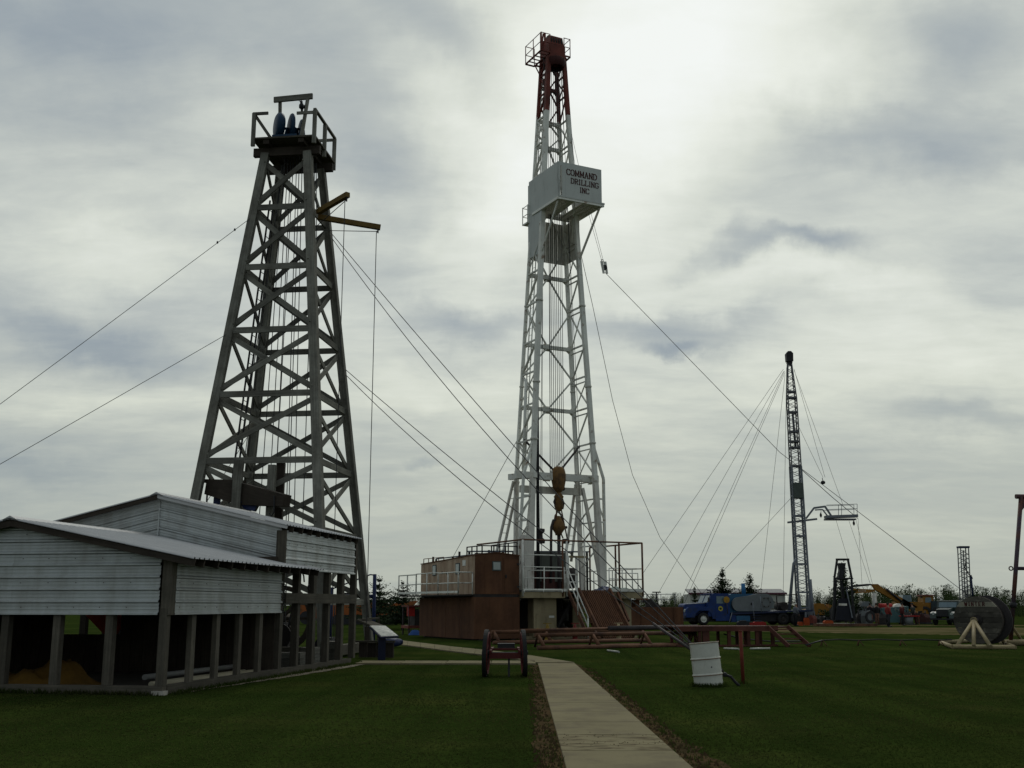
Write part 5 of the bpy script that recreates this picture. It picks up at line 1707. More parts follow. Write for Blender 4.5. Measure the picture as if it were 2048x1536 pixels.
def trestle(name, label, o, rot, length, n_legs, h=.66, half=.36, group='pipe racks in front of the rig'):
    t = thing(name, label, 'pipe rack', o, rot, group)
    tube_part('top_rail', PIPE, t, [(0, half, h), (length, half, h)], .075, 10)
    tube_part('base_rail', PIPE, t, [(-.1, 0, .07), (length, 0, .07)], .07, 10)
    tube_part('base_rail', PIPE, t, [(.3, half * 2, .07), (length + .3, half * 2, .07)], .07, 10)
    for i in range(n_legs):
        x = .12 + (length - .24) * i / (n_legs - 1)
        tube_part('leg', PIPE, t, [(x, half, h), (x + .08, .02, .09)], .07, 8)
        tube_part('leg', PIPE, t, [(x, half, h), (x + .08, half * 2, .09)], .045, 8)
    return t


p = gr(1080, 1300)
trestle('pipe_rack', 'rusty triangular pipe rack nearest the walk, in front of the ramp', p, math.radians(29), 7.4, 4, .52)
p = gr(990, 1289)
trestle('pipe_rack', 'rusty pipe rack behind the nearer one, close to the rig', p, math.radians(27), 7.6, 4, .50)
# drill pipe left on the racks
for k, (px0, py0, px1, py1, z, r, m_, lab) in enumerate((
        (1218, 1256.5, 1395, 1254, .66, .10, PIPE_DARK, 'thick dark drill collar lying along the top of the rear rack'),
        (1040, 1261, 1255, 1256.5, .64, .06, PIPE, 'rusty pipe lying along the top of the rear rack, left of the dark collar'))):
    a, b = gr(px0, py0, z), gr(px1, py1, z)
    tag(link('drill_pipe', MB().tube([a, b], r, 10), m_), lab, 'pipe')

CATW = mat('red_brown_steel', (0.10, 0.036, 0.026), .75, var=.28, scale=1.6, rnd=.1, col2=(.06, .026, .02), mix2=.35)
co = gr(1392, 1294)
cw = thing('catwalk', 'low red brown steel catwalk with steps at its right end', 'catwalk', (co.x - .75, co.y, 0), math.radians(9))
CL, CW_, CZ = 4.15, 1.5, .78
link('deck', MB().box(0, CL, 0, CW_, CZ - .05, CZ), CATW, cw)
beam_part('edge_channel', CATW, cw, (0, -.03, CZ - .09), (CL, -.03, CZ - .09), .06, .2)
beam_part('edge_channel', CATW, cw, (0, CW_ + .03, CZ - .09), (CL, CW_ + .03, CZ - .09), .06, .2)
for i, x in enumerate((.2, .95, 1.2, 2.15, 2.95, 3.3, 3.95)):
    beam_part('leg', CATW, cw, (x, .04, 0), (x, .04, CZ - .1), .13 if i not in (2,) else .28, .1, up=(0, 1, 0))
    beam_part('leg', CATW, cw, (x + .05, CW_ - .04, 0), (x + .05, CW_ - .04, CZ - .1), .11, .1, up=(0, 1, 0))
beam_part('skid', CATW, cw, (0, .04, .04), (CL, .04, .04), .12, .07)
stp = link('steps', MB().beam((CL - .42, -.03, CZ - .02), (CL + .05, -.95, .02), .05, .16).beam((CL + .42, -.03, CZ - .02), (CL + .92, -.95, .02), .05, .16), CATW, cw)
for i in range(4):
    t = (i + .6) / 4.4
    link('tread', MB().box(CL - .40 + .48 * t, CL + .42 + .48 * t, -.92 * t - .12, -.92 * t + .08, (CZ - .02) * (1 - t) - .02, (CZ - .02) * (1 - t) + .02), CATW, stp)
link('landing', MB().box(CL, CL + .45, 0, 1.0, CZ - .07, CZ - .01), CATW, cw)
tag(link('cable_on_grass', MB().tube([gr(1448, 1268, .45), gr(1470, 1274, .3), gr(1500, 1279, .2), gr(1540, 1283, .12), gr(1600, 1282, .1)], .03, 6), BLACK), 'black cable sagging under the catwalk', 'cable')
# scattered lengths of pale pipe in the grass under the racks
for k, (x0, y0, x1, y1, lab) in enumerate(((1448, 1297, 1478, 1298, 'short pale pipe in the grass under the catwalk, left of its middle'), (1500, 1297.5, 1540, 1297, 'short pale pipe in the grass near the catwalk steps'), (1215, 1301, 1238, 1304, 'stray pale pipe in the grass before the nearer pipe rack'))):
    tag(link('stray_pipe', MB().tube([gr(x0, y0, .03), gr(x1, y1, .03)], .035, 8), mat('pale_galvanised', (.36, .37, .33), .45, metal=.3, var=.2)), lab, 'pipe')

# information boards at the corner of the branch path
INFO_BLUE = mat('sign_blue', (0.010, 0.014, 0.038), .5, var=.15)


def print_material():
    m = bpy.data.materials.new('printed_board')
    m.use_nodes = True
    nt = m.node_tree
    bs = nt.nodes['Principled BSDF']
    bs.inputs['Roughness'].default_value = .35
    tc = nt.nodes.new('ShaderNodeTexCoord')
    n = nt.nodes.new('ShaderNodeTexNoise')
    mp = nt.nodes.new('ShaderNodeMapping')
    mp.inputs['Scale'].default_value = (6, 30, 10)
    nt.links.new(tc.outputs['Object'], mp.inputs[0])
    nt.links.new(mp.outputs[0], n.inputs['Vector'])
    n.inputs['Scale'].default_value = 1.0
    r = nt.nodes.new('ShaderNodeValToRGB')
    r.color_ramp.elements[0].position = .40
    r.color_ramp.elements[0].color = (.26, .28, .26, 1)
    r.color_ramp.elements[1].position = .5
    r.color_ramp.elements[1].color = (.52, .52, .46, 1)
    nt.links.new(n.outputs[0], r.inputs[0])
    nt.links.new(r.outputs[0], bs.inputs['Base Color'])
    return m


o = gr(763, 1320)
ib = thing('information_board', 'slanted white information board on a thick blue post beside the branch path', 'sign', o, math.radians(8))
link('post', MB().box(-.11, .11, -.09, .09, 0, .72), INFO_BLUE, ib)
P1, P2, P3, P4 = Vector((-.36, .38, .98)), Vector((.10, .38, .98)), Vector((.46, -.18, .70)), Vector((-.02, -.18, .68))
link('tray', MB().prism([P1 + Vector((-.03, .02, -.05)), P4 + Vector((-.03, -.03, -.05)), P3 + Vector((.03, -.03, -.05)), P2 + Vector((.03, .02, -.05))], (0, 0, .045)), INFO_BLUE, ib)
link('printed_panel', MB().prism([P1, P4, P3, P2], (0, 0, .012)), print_material(), ib)
o = gr(733, 1312)
ib2 = thing('wooden_board', 'weathered wooden lectern board beside the blue posted sign', 'sign', o, math.radians(10))
link('post', MB().box(-.08, .08, -.06, .06, 0, .92), WOOD_DARK, ib2)
beam_part('frame_edge', WOOD_OLD, ib2, (-.32, .3, 1.12), (.42, .9, 1.18), .05, .06)
beam_part('frame_edge', WOOD_OLD, ib2, (-.32, .3, 1.12), (.35, -.2, .86), .04, .05)
link('board', MB().prism([(-.3, .28, 1.06), (.32, -.18, .82), (.6, .3, .9), (.1, .75, 1.1)], (0, 0, .03)), WOOD_OLD, ib2)
beam_part('brace', WOOD_DARK, ib2, (.38, .85, 0), (.42, .9, 1.15), .06, .06)
# small timber fence end by the boards
fn = thing('timber_fence', 'short low dark timber fence at the foot of the wooden derrick', 'fence', shed_w(-.9, 14.2, 0), SHED_R)
for i in range(4):
    link('picket', MB().box(.1 + .28 * i, .36 + .28 * i, -.03, .03, .02, .5 - .04 * (i % 2)), WOOD_DARK, fn)
beam_part('top_rail', WOOD_OLD, fn, (.0, -.05, .5), (1.25, -.05, .5), .1, .06)

# blue pipe frame behind the derrick
bo = at(748, 1215, 45)
bg = thing('blue_pipe_frame', 'tall blue pipe post with a level arm behind the wooden derrick', 'pipe frame', (bo.x, bo.y, 0))
tube_part('post', BLUE_PIPE, bg, [(0, 0, 0), (0, 0, 2.82)], .075, 10)
tube_part('arm', BLUE_PIPE, bg, [(0, 0, 1.95), (-1.75, .3, 1.95)], .07, 8)
tube_part('stay', BLUE_PIPE, bg, [(0, 0, 2.78), (-.18, 0, 2.8), (-1.7, .2, 2.25)], .03, 6)
tube_part('post', BLUE_PIPE, bg, [(-1.75, .3, 0), (-1.75, .3, 2.3)], .06, 8)
tag(link('blue_tool', MB().tube([gr(768, 1286, .2), gr(792, 1285, .2), gr(800, 1284, .2), gr(806, 1284, .2)], [.16, .16, .12, .06], 12), BLUE_PIPE), 'long blue tool lying on the grass beside the path', 'tool')
gg = thing('gauge_post', 'thin pipe with a round pale gauge beside the derrick leg', 'gauge', at(668, 1260, 42).xyz * 1)
gg.location.z = 0
tube_part('stem', PIPE_DARK, gg, [(0, 0, 0), (0, 0, 1.9)], .02, 6)
link('dial', MB().disc((0, -.03, 1.92), (0, 1, 0), .09, .05, 14), WHITE_STEEL, gg)

# low hose line on little stands
for k, px in enumerate((1645, 1718, 1803, 1880)):
    b = gr(px, 1292)
    s_ = thing('hose_stand', ('leftmost little steel stand under the low black hose', 'second little steel stand from the left under the low black hose', 'third little steel stand from the left under the low black hose', 'little steel stand under the low black hose nearest the wooden reel')[k], 'stand', b, 0, 'stands of the low hose line')
    for dx, dy in ((-.1, -.06), (.16, -.1), (.02, .14)):
        tube_part('leg', PIPE, s_, [(0, 0, .24), (dx, dy, 0)], .018, 6)
tag(link('hose', MB().tube([gr(1612, 1290, .26) + Vector((0, 0, 0))] + [gr(px, 1292) + Vector((0, 0, .25 if i % 2 else .22)) for i, px in enumerate((1645, 1680, 1718, 1760, 1803, 1840, 1880, 1905))], .028, 6), BLACK), 'long black hose carried low over the grass to the wooden reel', 'hose')

# wooden cable reel on a cream pipe cradle
PALE_PIPE = mat('cream_pipe_paint', (0.27, 0.22, 0.12), .65, var=.25, scale=3, col2=(.14, .10, .06), mix2=.25, scale2=3)
ro = at(1955, 1240, 44.2)
RX = Vector((math.cos(math.radians(52)), math.sin(math.radians(52)), 0))   # reel axle, going right and away
RC = Vector((ro.x, ro.y, 1.02))
reel = thing('cable_reel', 'big grey wooden cable reel with a lettered plank on its face', 'reel', (RC.x, RC.y, 0))
REELW = mat('reel_planks', (0.072, 0.066, 0.054), .9, var=.35, scale=3, grain=True, rnd=.35, col2=(.17, .155, .125), mix2=.22, scale2=2.5, sharp=.1)
REELP = mat('reel_painted_plank', (0.26, 0.245, 0.19), .85, var=.3, scale=4, grain=True)
C0 = Vector((0, 0, RC.z))
side = Vector((RX.y, -RX.x, 0))       # along the face, towards the right of the picture
Rr = .91
n = 9
for i in range(n):
    z0, z1 = -Rr + 2 * Rr * i / n + .006, -Rr + 2 * Rr * (i + 1) / n - .006
    pts = []
    for k in range(5):
        z = z0 + (z1 - z0) * k / 4
        pts.append(C0 + side * math.sqrt(max(0, Rr * Rr - z * z)) + Vector((0, 0, z)))
    for k in range(5):
        z = z1 + (z0 - z1) * k / 4
        pts.append(C0 - side * math.sqrt(max(0, Rr * Rr - z * z)) + Vector((0, 0, z)))
    pl = link('plank', MB().prism(pts, RX * (.06 + .008 * (i % 3))), REELP if i == n - 2 else REELW, reel)
    if i == n - 2:
        mb, ln = lettering('WINTER', C0 - side * .45 + Vector((0, 0, z0 + .035)) - RX * .002, side, (0, 0, 1), .15, .6, .19, .55, .01)
        link('lettering', mb, INK, pl)
link('flange', MB().disc(C0 + RX * 1.35, RX, Rr + .05, .10, 40, .5), mat('dark_reel_flange', (.05, .045, .045), .9, var=.3), reel)
link('barrel', MB().lathe([(.0, .08), (.70, .08), (.70, 1.3), (.0, 1.3)], C0, RX, 32), WOOD_DARK, reel)
link('face_rim', MB().disc(C0 + RX * .12, RX, Rr + .012, .1, 40, Rr - .05), WOOD_DARK, reel)
link('hub_plate', MB().disc(C0 - RX * .03, RX, .2, .05, 16), SHADOW_STEEL, reel)
tube_part('axle', PIPE_DARK, reel, [C0 - RX * .6, C0 + RX * 1.8], .07, 10)
crd = thing('reel_cradle', 'cream pipe cradle holding the wooden cable reel', 'frame', (RC.x, RC.y, 0))
apex = C0 - RX * .50
ba = [(gr(1915, 1297) - RC), (gr(1948, 1298.5) - RC), (gr(1982, 1299.5) - RC)]
for b in ba:
    b.z = .1
    tube_part('strut', PALE_PIPE, crd, [apex, b], .075, 8)
link('bearing', MB().disc(apex, RX, .12, .14, 12), PALE_PIPE, crd)
f0, f1 = gr(1906, 1298) - RC, gr(2030, 1299) - RC
g0, g1 = gr(1883, 1289) - RC, gr(1990, 1282) - RC
for v in (f0, f1, g0, g1):
    v.z = .08
for a, b in ((f0, f1), (g0, g1), (g0, f0), (f1, g1)):
    tube_part('base_pipe', PALE_PIPE, crd, [a, b], .08, 8)
far_apex = C0 + RX * 1.72
for dx in (-.5, .5):
    e = far_apex + side * dx
    e.z = .08
    tube_part('strut', PALE_PIPE, crd, [far_apex, e], .075, 8)

# tall leaning pipe frame at the right edge
PURPLE = mat('purplish_worn_steel', (0.055, 0.042, 0.055), .5, metal=.3, var=.3, scale=1.2, col2=(.11, .05, .035), mix2=.4, scale2=.9)
fo = gr(2021, 1290)
gp = thing('pipe_derrick', 'tall slanted steel pipe frame at the right edge beyond the reel', 'derrick', fo)
tl = at(2042, 993, fo.y) - fo
tr = tl + Vector((.9, .1, 0))
tube_part('leg', PURPLE, gp, [(0, 0, .05), tl], .088, 12)
tube_part('leg', PURPLE, gp, [(2.5, .3, .05), tr + Vector((.3, 0, 0))], .105, 12)
tube_part('top_bar', PURPLE, gp, [tl + Vector((-.22, 0, .0)), tr + Vector((.5, 0, .0))], .10, 10)
lv = Vector((0, 0, .05)).lerp(tl, .505)
tube_part('cross_bar', PURPLE, gp, [lv + Vector((-.05, 0, 0)), lv + Vector((1.9, .2, 0))], .075, 8)
ring = [lv + Vector((-.2 + .08 * math.cos(a), 0, .08 * math.sin(a))) for a in [i * PI / 6 for i in range(13)]]
tube_part('eye', PURPLE, gp, ring, .025, 6)
link('gusset', MB().prism([tl + Vector((.05, -.02, 0)), tl + Vector((.5, -.02, 0)), tl + Vector((-.03, -.02, -.6))], (0, .04, 0)), PURPLE, gp)
for y, z in ((-.05, .12), (-.75, .10)):
    tube_part('skid', PALE_PIPE, gp, [(-.45, y, z), (3.2, y + .3, z)], .10, 8)
tube_part('skid_end', PALE_PIPE, gp, [(-.4, -.05, .11), (-.4, -.75, .11)], .09, 8)
tube_part('stay', PALE_PIPE, gp, [(.1, .1, .9), (.9, .9, .1)], .06, 8)
link('clamp', MB().tube([Vector((0, 0, .05)).lerp(tl, .24), Vector((0, 0, .05)).lerp(tl, .275)], .14, 10), BLACK, gp)

# grimy pieces of machinery standing between the derrick legs
for k, (x, y, w, h, d, lab) in enumerate(((-1.3, -2.0, 1.3, .75, .6, 'dark bull wheel bearing block between the derrick legs, the wide one'), (.6, -1.2, .7, 1.05, .6, 'dark upright gear housing between the derrick legs'), (1.5, .8, .9, .55, .8, 'dark low engine bed under the right face of the derrick'))):
    p_ = der_w(x, y, 0)
    g_ = thing('derrick_machine', lab, 'machine', p_, DER_R)
    link('bed', MB().box(-w / 2, w / 2, -d / 2, d / 2, 0, h * .5), SHADOW_STEEL, g_)
    link('housing', MB().prism([(-w * .4, -d * .4, h * .5), (w * .35, -d * .4, h * .5), (w * .25, -d * .4, h), (-w * .2, -d * .4, h)], (0, d * .8, 0)), BLACK, g_)
    link('gear', MB().disc((w * .1, -d * .45, h * .62), (0, 1, 0), h * .36, .08, 18), SHADOW_STEEL, g_)
    tube_part('lever', BLACK, g_, [(w * .3, 0, h * .5), (w * .55, -.1, h + .5)], .025, 6)
bw = thing('bull_wheel', 'dark spoked wooden bull wheel standing inside the derrick base', 'wheel', der_w(-.2, 1.2, 1.15), DER_R)
link('rim', MB().disc((0, 0, 0), (0, 1, 0), 1.1, .22, 32, .95), WOOD_DARK, bw)
for i in range(4):
    a = PI / 4 * i
    beam_part('spoke', WOOD_DARK, bw, (math.cos(a), 0, math.sin(a)), (-math.cos(a), 0, -math.sin(a)), .1, .14, up=(0, 1, 0))
tube_part('shaft', WOOD_DARK, bw, [(0, -1.0, 0), (0, 1.0, 0)], .16, 12)
for s in (-.9, .9):
    beam_part('bearing_post', WOOD_DARK, bw, (0, s, -1.15), (0, s, -.1), .25, .25, up=(1, 0, 0))

# ================================================================ blue truck mounted service rig
BLUE_CAB = mat('truck_blue', (0.011, 0.033, 0.13), .5, var=.25, scale=1.5, rnd=0, col2=(.03, .04, .07), mix2=.3)
BLUE_LIGHT = mat('cowl_light_blue', (0.025, 0.09, 0.17), .45, var=.15, rnd=0)
GREY_CASE = mat('grey_chain_case', (0.14, 0.155, 0.16), .6, var=.15, rnd=.04)
DARK_BLUE = mat('dark_blue_frame', (0.018, 0.026, 0.06), .55, var=.2)
TYRE = RUBBER
RIG_GREY = mat('grey_blue_mast', (0.15, 0.165, 0.185), .55, var=.15, rnd=.05)
DARK_MAST = mat('dark_mast_steel', (0.105, 0.108, 0.118), .55, var=.2, rnd=.05)
WHEELW = mat('white_wheel', (0.5, 0.5, 0.45), .5, var=.15)


def wheel(parent, c, r, w, hub_mat, axis=(0, 1, 0)):
    t = link('wheel', MB().lathe([(r * .55, -w / 2), (r * .92, -w / 2), (r, -w * .3), (r, w * .3), (r * .92, w / 2), (r * .55, w / 2)], c, axis, 22), TYRE, parent)
    link('rim', MB().lathe([(0, -w * .42), (r * .3, -w * .42), (r * .34, -w * .3), (r * .5, -w * .3), (r * .56, -w * .46), (r * .58, -w * .4)], c, axis, 18), hub_mat, t)
    link('rim', MB().lathe([(0, w * .42), (r * .3, w * .42), (r * .34, w * .3), (r * .5, w * .3), (r * .56, w * .46), (r * .58, w * .4)], c, axis, 18), hub_mat, t)
    return t


to = at(1357, 1249, 92)
TR_O, TR_R = (to.x, 91.0, 0), math.radians(14)
tr_w, tr_l = frame(TR_O, TR_R)
trk = thing('blue_rig_truck', 'bright blue rig truck with a grey chain case behind its cab', 'truck', TR_O, TR_R)
Wd = 1.15     # half width
# hood, fenders, cab
link('hood', MB().prism([(.12, -.62, .75), (.12, -.62, 1.58), (.3, -.62, 1.70), (1.98, -.62, 1.80), (1.98, -.62, .75)], (0, 1.24, 0)), BLUE_CAB, trk)
for s in (-1, 1):
    y0, y1 = (-1.12, -.621) if s < 0 else (.621, 1.12)
    arch = [(.05, y0, .62), (.06, y0, 1.22), (.3, y0, 1.44), (2.15, y0, 1.46), (2.5, y0, 1.15), (2.62, y0, .5), (2.36, y0, .5), (2.22, y0, .95), (1.98, y0, 1.16), (1.18, y0, 1.16), (.92, y0, .95), (.78, y0, .62)]
    link('fender', MB().prism(arch, (0, y1 - y0, 0)), BLUE_CAB, trk)
    link('headlight', MB().disc((.06, s * .85, 1.15), (1, 0, 0), .13, .08, 14), PANE_M, trk)
link('grille', MB().box(.06, .148, -.5, .5, .9, 1.45), DARK_BLUE, trk)
link('bumper', MB().box(-.08, .03, -1.15, 1.15, .55, .78), DARK_BLUE, trk)
cab = link('cab', MB().prism([(2.0, -1.05, .7), (2.0, -1.05, 1.76), (2.32, -1.05, 2.42), (2.55, -1.05, 2.52), (3.75, -1.05, 2.52), (3.9, -1.05, 2.4), (3.9, -1.05, .7)], (0, 2.1, 0)), BLUE_CAB, trk)
WGL = mat('truck_glass', (0.10, 0.15, 0.175), .12, var=.15, spec=.5)
link('windscreen', MB().prism([(1.995, -.9, 1.80), (1.995, .9, 1.80), (2.27, .9, 2.36), (2.27, -.9, 2.36)], (-.012, 0, .006)), WGL, cab)
link('side_window', MB().box(2.75, 3.45, -1.062, -1.051, 1.72, 2.3), WGL, cab)
link('windscreen_pillar', MB().beam((1.97, 0, 1.80), (2.25, 0, 2.37), .06, .04), BLUE_CAB, cab)
link('roof_visor', MB().box(2.2, 2.42, -1.0, 1.0, 2.44, 2.49), BLUE_CAB, cab)
link('hood_trim', MB().beam((.32, -.625, 1.68), (1.95, -.625, 1.775), .02, .035), WHEELW, trk)
link('door', MB().box(2.62, 3.58, -1.066, -1.051, .78, 1.70), BLUE_CAB, cab)
link('door_emblem', MB().disc((3.08, -1.075, 1.32), (0, 1, 0), .2, .012, 18), mat('emblem_yellow', (.42, .36, .05), .6, var=.2), cab)
link('door_emblem_mark', MB().ball((3.08, -1.083, 1.31), .11, .006, .09, 10, 6), BLACK, cab)
link('door_handle', MB().box(3.42, 3.54, -1.09, -1.067, 1.58, 1.62), BLACK, cab)
link('mirror', MB().box(1.95, 2.02, -1.35, -1.15, 1.85, 2.2), BLACK, cab)
link('horn', MB().tube([(2.6, -.3, 2.55), (2.6, -.3, 2.75), (2.3, -.3, 2.78)], .05, 8), DARK_BLUE, cab)
wheel(trk, (1.58, -.95, .5), .5, .3, WHEELW)
wheel(trk, (1.58, .95, .5), .5, .3, WHEELW)
for x in (8.6, 9.75):
    for s in (-1, 1):
        wheel(trk, (x, s * .85, .5), .5, .55, SHADOW_STEEL)
# frame and bed
for s in (-.45, .45):
    beam_part('chassis_rail', DARK_BLUE, trk, (.2, s, .75), (11.0, s, .85), .1, .25)
link('bed', MB().prism([(3.95, -1.2, .98), (11.2, -1.2, 1.22), (11.2, -1.2, 1.08), (3.95, -1.2, .84)], (0, 2.4, 0)), DARK_BLUE, trk)
link('underbody_shade', MB().box(2.2, 11.0, -.8, .8, .28, .84), BLACK, trk)  # black box for axles and gearbox, standing in for shade below the truck
link('arch_shade', MB().box(.3, 2.4, -.6, .6, .3, .95), BLACK, trk)  # black filler standing in for shade between the fenders
link('cab_skirt', MB().box(2.62, 3.9, -1.1, -.85, .35, .70), BLUE_CAB, trk)
link('side_tank', MB().box(4.4, 5.6, -1.15, -.7, .3, .75), BLUE_LIGHT, trk)
link('tool_box', MB().box(3.95, 4.35, -1.15, -.7, .25, .8), BLUE_CAB, trk)
for i in range(3):
    beam_part('step', DARK_BLUE, trk, (5.75, -1.22, .35 + .2 * i), (6.5, -1.22, .35 + .2 * i), .2, .03)
# engine cowl, stack and chain case
link('cowl', MB().prism([(4.0, -.6, 1.0), (7.7, -.6, 1.12), (7.7, -.6, 2.35), (7.3, -.6, 2.50), (4.3, -.6, 2.50), (4.0, -.6, 2.3)], (0, 1.4, 0)), BLUE_LIGHT, trk)
link('stack', MB().tube([(5.6, -.2, 2.4), (5.55, -.2, 3.35)], .17, 14), mat('stack_blue', (.03, .13, .28), .5, var=.1), trk)
case = [(3.75 + 2.15 + .5 * math.cos(a) - 1.55, -.78, 1.62 + .5 * math.sin(a)) for a in [PI / 2 + i * PI / 10 for i in range(11)]]
case = []
for a in [PI / 2 + i * PI / 8 for i in range(9)]:
    case.append((4.75 + .55 * math.cos(a), -.72, 1.66 + .56 * math.sin(a)))
for a in [-PI / 2 + i * PI / 8 for i in range(9)]:
    case.append((7.2 + .70 * math.cos(a), -.72, 1.82 + .70 * math.sin(a)))
case.insert(18, (6.5, -.72, 2.52))
case.insert(19, (5.7, -.72, 2.34))
cc = link('chain_case', MB().prism(case, (0, -.16, 0)), GREY_CASE, trk)
link('case_hub', MB().disc((7.2, -.9, 1.82), (0, 1, 0), .44, .06, 22, .32), mat('case_dark_grey', (.13, .135, .13), .6, var=.2), cc)
link('case_hole', MB().disc((5.95, -.89, 1.68), (0, 1, 0), .12, .03, 14), BLACK, cc)
for i in range(6):
    a = PI / 3 * i
    link('case_bolt', MB().disc((7.2 + .38 * math.cos(a), -.94, 1.82 + .38 * math.sin(a)), (0, 1, 0), .05, .03, 8), BLACK, cc)
link('yellow_disc', MB().disc((3.55 + .0, -1.25, 2.02), (0, 1, 0), .26, .04, 18), mat('disc_amber', (.30, .17, .02), .6, var=.2), trk)
tube_part('disc_post', PIPE_DARK, trk, [(3.6, -1.25, .9), (3.55, -1.25, 2.0)], .03, 6)
for a, b in (((5.95, -1.2, .4), (5.85, -1.2, 1.9)), ((6.62, -1.2, 1.05), (6.55, -1.2, 2.3)), ((3.7, -1.25, .15), (4.0, -1.2, 1.0))):
    tube_part('stay_rod', RIG_GREY, trk, [a, b], .04, 6)
for a, b in (((8.1, -1.1, 1.2), (8.05, -1.1, 2.35)), ((8.05, -1.1, 2.35), (9.9, -1.1, 2.45)), ((9.9, -1.1, 2.45), (9.9, -1.1, 1.2)), ((8.08, -1.1, 1.75), (9.9, -1.1, 1.8))):
    beam_part('rail_frame', SHADOW_STEEL, trk, a, b, .07, .07)
link('winch_drum', MB().tube([(9.0, -.6, 1.5), (9.0, .6, 1.5)], .35, 14), SHADOW_STEEL, trk)
for x in (9.7, 10.6):
    link('jack', MB().tube([(x, -1.1, 1.1), (x, -1.1, .06)], .09, 8).disc((x, -1.1, .04), (0, 0, 1), .22, .06, 10), RIG_GREY, trk)


# telescoping mast standing at the rear of the truck
sm_base, sm_top = at(1608, 1226, 94), at(1579, 729, 94)
sm = thing('service_mast', 'grey lattice mast standing at the tail of the blue truck', 'mast', (sm_base.x, sm_base.y, 0))
B0 = Vector((0, 0, sm_base.z))
B1 = sm_top - Vector((sm_base.x, sm_base.y, 0))
DRI = (B1 - B0).normalized()
LEN = (B1 - B0).length


def smw(t):
    return 0.95 - .25 * t if t < .86 else .735 - (t - .86) / .14 * .40


def sp(t, sx, sy):
    w = smw(t) / 2
    return B0 + DRI * (LEN * t) + Vector((sx * w, sy * w * .85, 0))


for sx in (-1, 1):
    for sy in (-1, 1):
        for t0, t1, m_, r in ((0, .58, RIG_GREY, .07), (.58, .86, DARK_MAST, .045), (.86, 1, DARK_MAST, .04)):
            beam_part('mast_leg', m_, sm, sp(t0, sx, sy), sp(t1, sx, sy), r * 2, r * 2)
for t0, t1, m_, nb in ((.06, .30, RIG_GREY, 8), (.30, .58, RIG_GREY, 9), (.58, .86, DARK_MAST, 9), (.86, 1.0, DARK_MAST, 5)):
    for k, (a, b) in enumerate((((-1, -1), (1, -1)), ((1, -1), (1, 1)), ((1, 1), (-1, 1)), ((-1, 1), (-1, -1)))):
        mb = MB()
        for i in range(nb):
            u, v = t0 + (t1 - t0) * i / nb, t0 + (t1 - t0) * (i + 1) / nb
            um = (u + v) / 2
            mb.beam(sp(u, *a), sp(um, *b), .04).beam(sp(um, *b), sp(v, *a), .04)
        link('lacing', mb, m_, sm)['kind'] = 'stuff'
for t in (.02, .08, .19, .30, .38, .46, .58, .655, .68, .72, .80, .86, .885):
    m_ = RIG_GREY if t < .58 else DARK_MAST
    link('ring_frame', MB().beam(sp(t, -1, -1), sp(t, 1, -1), .1, .14).beam(sp(t, 1, -1), sp(t, 1, 1), .1, .14).beam(sp(t, 1, 1), sp(t, -1, 1), .1, .14).beam(sp(t, -1, 1), sp(t, -1, -1), .1, .14), m_, sm)
hd = sp(1, 0, 0)
link('crown_head', MB().prism([hd + Vector((-.28, -.3, .25)), hd + Vector((.28, -.3, .25)), hd + Vector((.3, -.3, .95)), hd + Vector((.12, -.3, 1.15)), hd + Vector((-.14, -.3, 1.15)), hd + Vector((-.3, -.3, .95))], (0, .6, 0)), BLACK, sm)
link('crown_sheave', MB().disc(hd + Vector((0, 0, .15)), (0, 1, 0), .24, .3, 14), BLACK, sm)
link('top_block', MB().box(-.42, .42, -.5, .5, 0, 1.3), mat('block_grey_green', (.07, .085, .075), .6, var=.2), sm)
sm.children[-1].location = sp(.50, 0, 0) - Vector((0, 0, .2))
link('lower_block', MB().box(-.5, .5, -.55, .55, 0, .7), MATS['block_grey_green'], sm)
sm.children[-1].location = sp(.455, 0, 0) - Vector((0, 0, .1))
tube_part('inner_pipe', DARK_MAST, sm, [sp(.66, .2, -.3), sp(.80, .0, -.3)], .10, 8)
tube_part('raising_ram', RIG_GREY, sm, [sp(.21, -1.1, -1), sp(.21, -1.1, -1) + Vector((-.25, 0, -.4)), (-1.35, -.4, 1.0)], [.10, .10, .16], 8)
tube_part('side_pipe', RIG_GREY, sm, [sp(.13, 1.25, -1), Vector((.62, -.5, .2))], .13, 10)
for s in (-1, 1):
    beam_part('foot', RIG_GREY, sm, sp(.08, s, -1), (s * .32, -.45, .9), .12, .12)
    beam_part('foot', RIG_GREY, sm, sp(.08, s, 1), (s * .32, .45, .9), .12, .12)
link('foot_block', MB().box(-.55, .75, -.6, .6, .05, 1.1), RIG_GREY, sm)
# tubing board held out on a bent arm
def S(px, py):
    return at(px, py, 94) - Vector((sm_base.x, sm_base.y, 0))


tbd = link('board_arm', MB().beam(S(1612, 1037), S(1628, 1016), .14).beam(S(1628, 1016), S(1650, 1013), .16).beam(S(1650, 1013), S(1662, 1031), .14).beam(S(1630, 1020), S(1645, 1019), .1).beam(S(1645, 1019), S(1655, 1032), .1).beam(S(1575, 1045), S(1634, 1038), .16), RIG_GREY, sm)
link('board_floor', MB().beam(S(1651, 1034), S(1713, 1032), .95, .22, up=(0, 0, 1)), RIG_GREY, sm)
link('board_floor', MB().beam(S(1650, 1039), S(1710, 1039), .8, .12, up=(0, 0, 1)), DARK_MAST, sm)
for s in (-.45, .45):
    for dy in (0, 9):
        tube_part('board_rail', RIG_GREY, sm, [S(1650, 1011 + dy) + Vector((0, s, 0)), S(1711, 1009 + dy) + Vector((0, s, 0))], .022, 5)
    for px in (1680, 1711):
        tube_part('board_post', RIG_GREY, sm, [S(px, 1009) + Vector((0, s, 0)), S(px, 1031) + Vector((0, s, 0))], .025, 5)
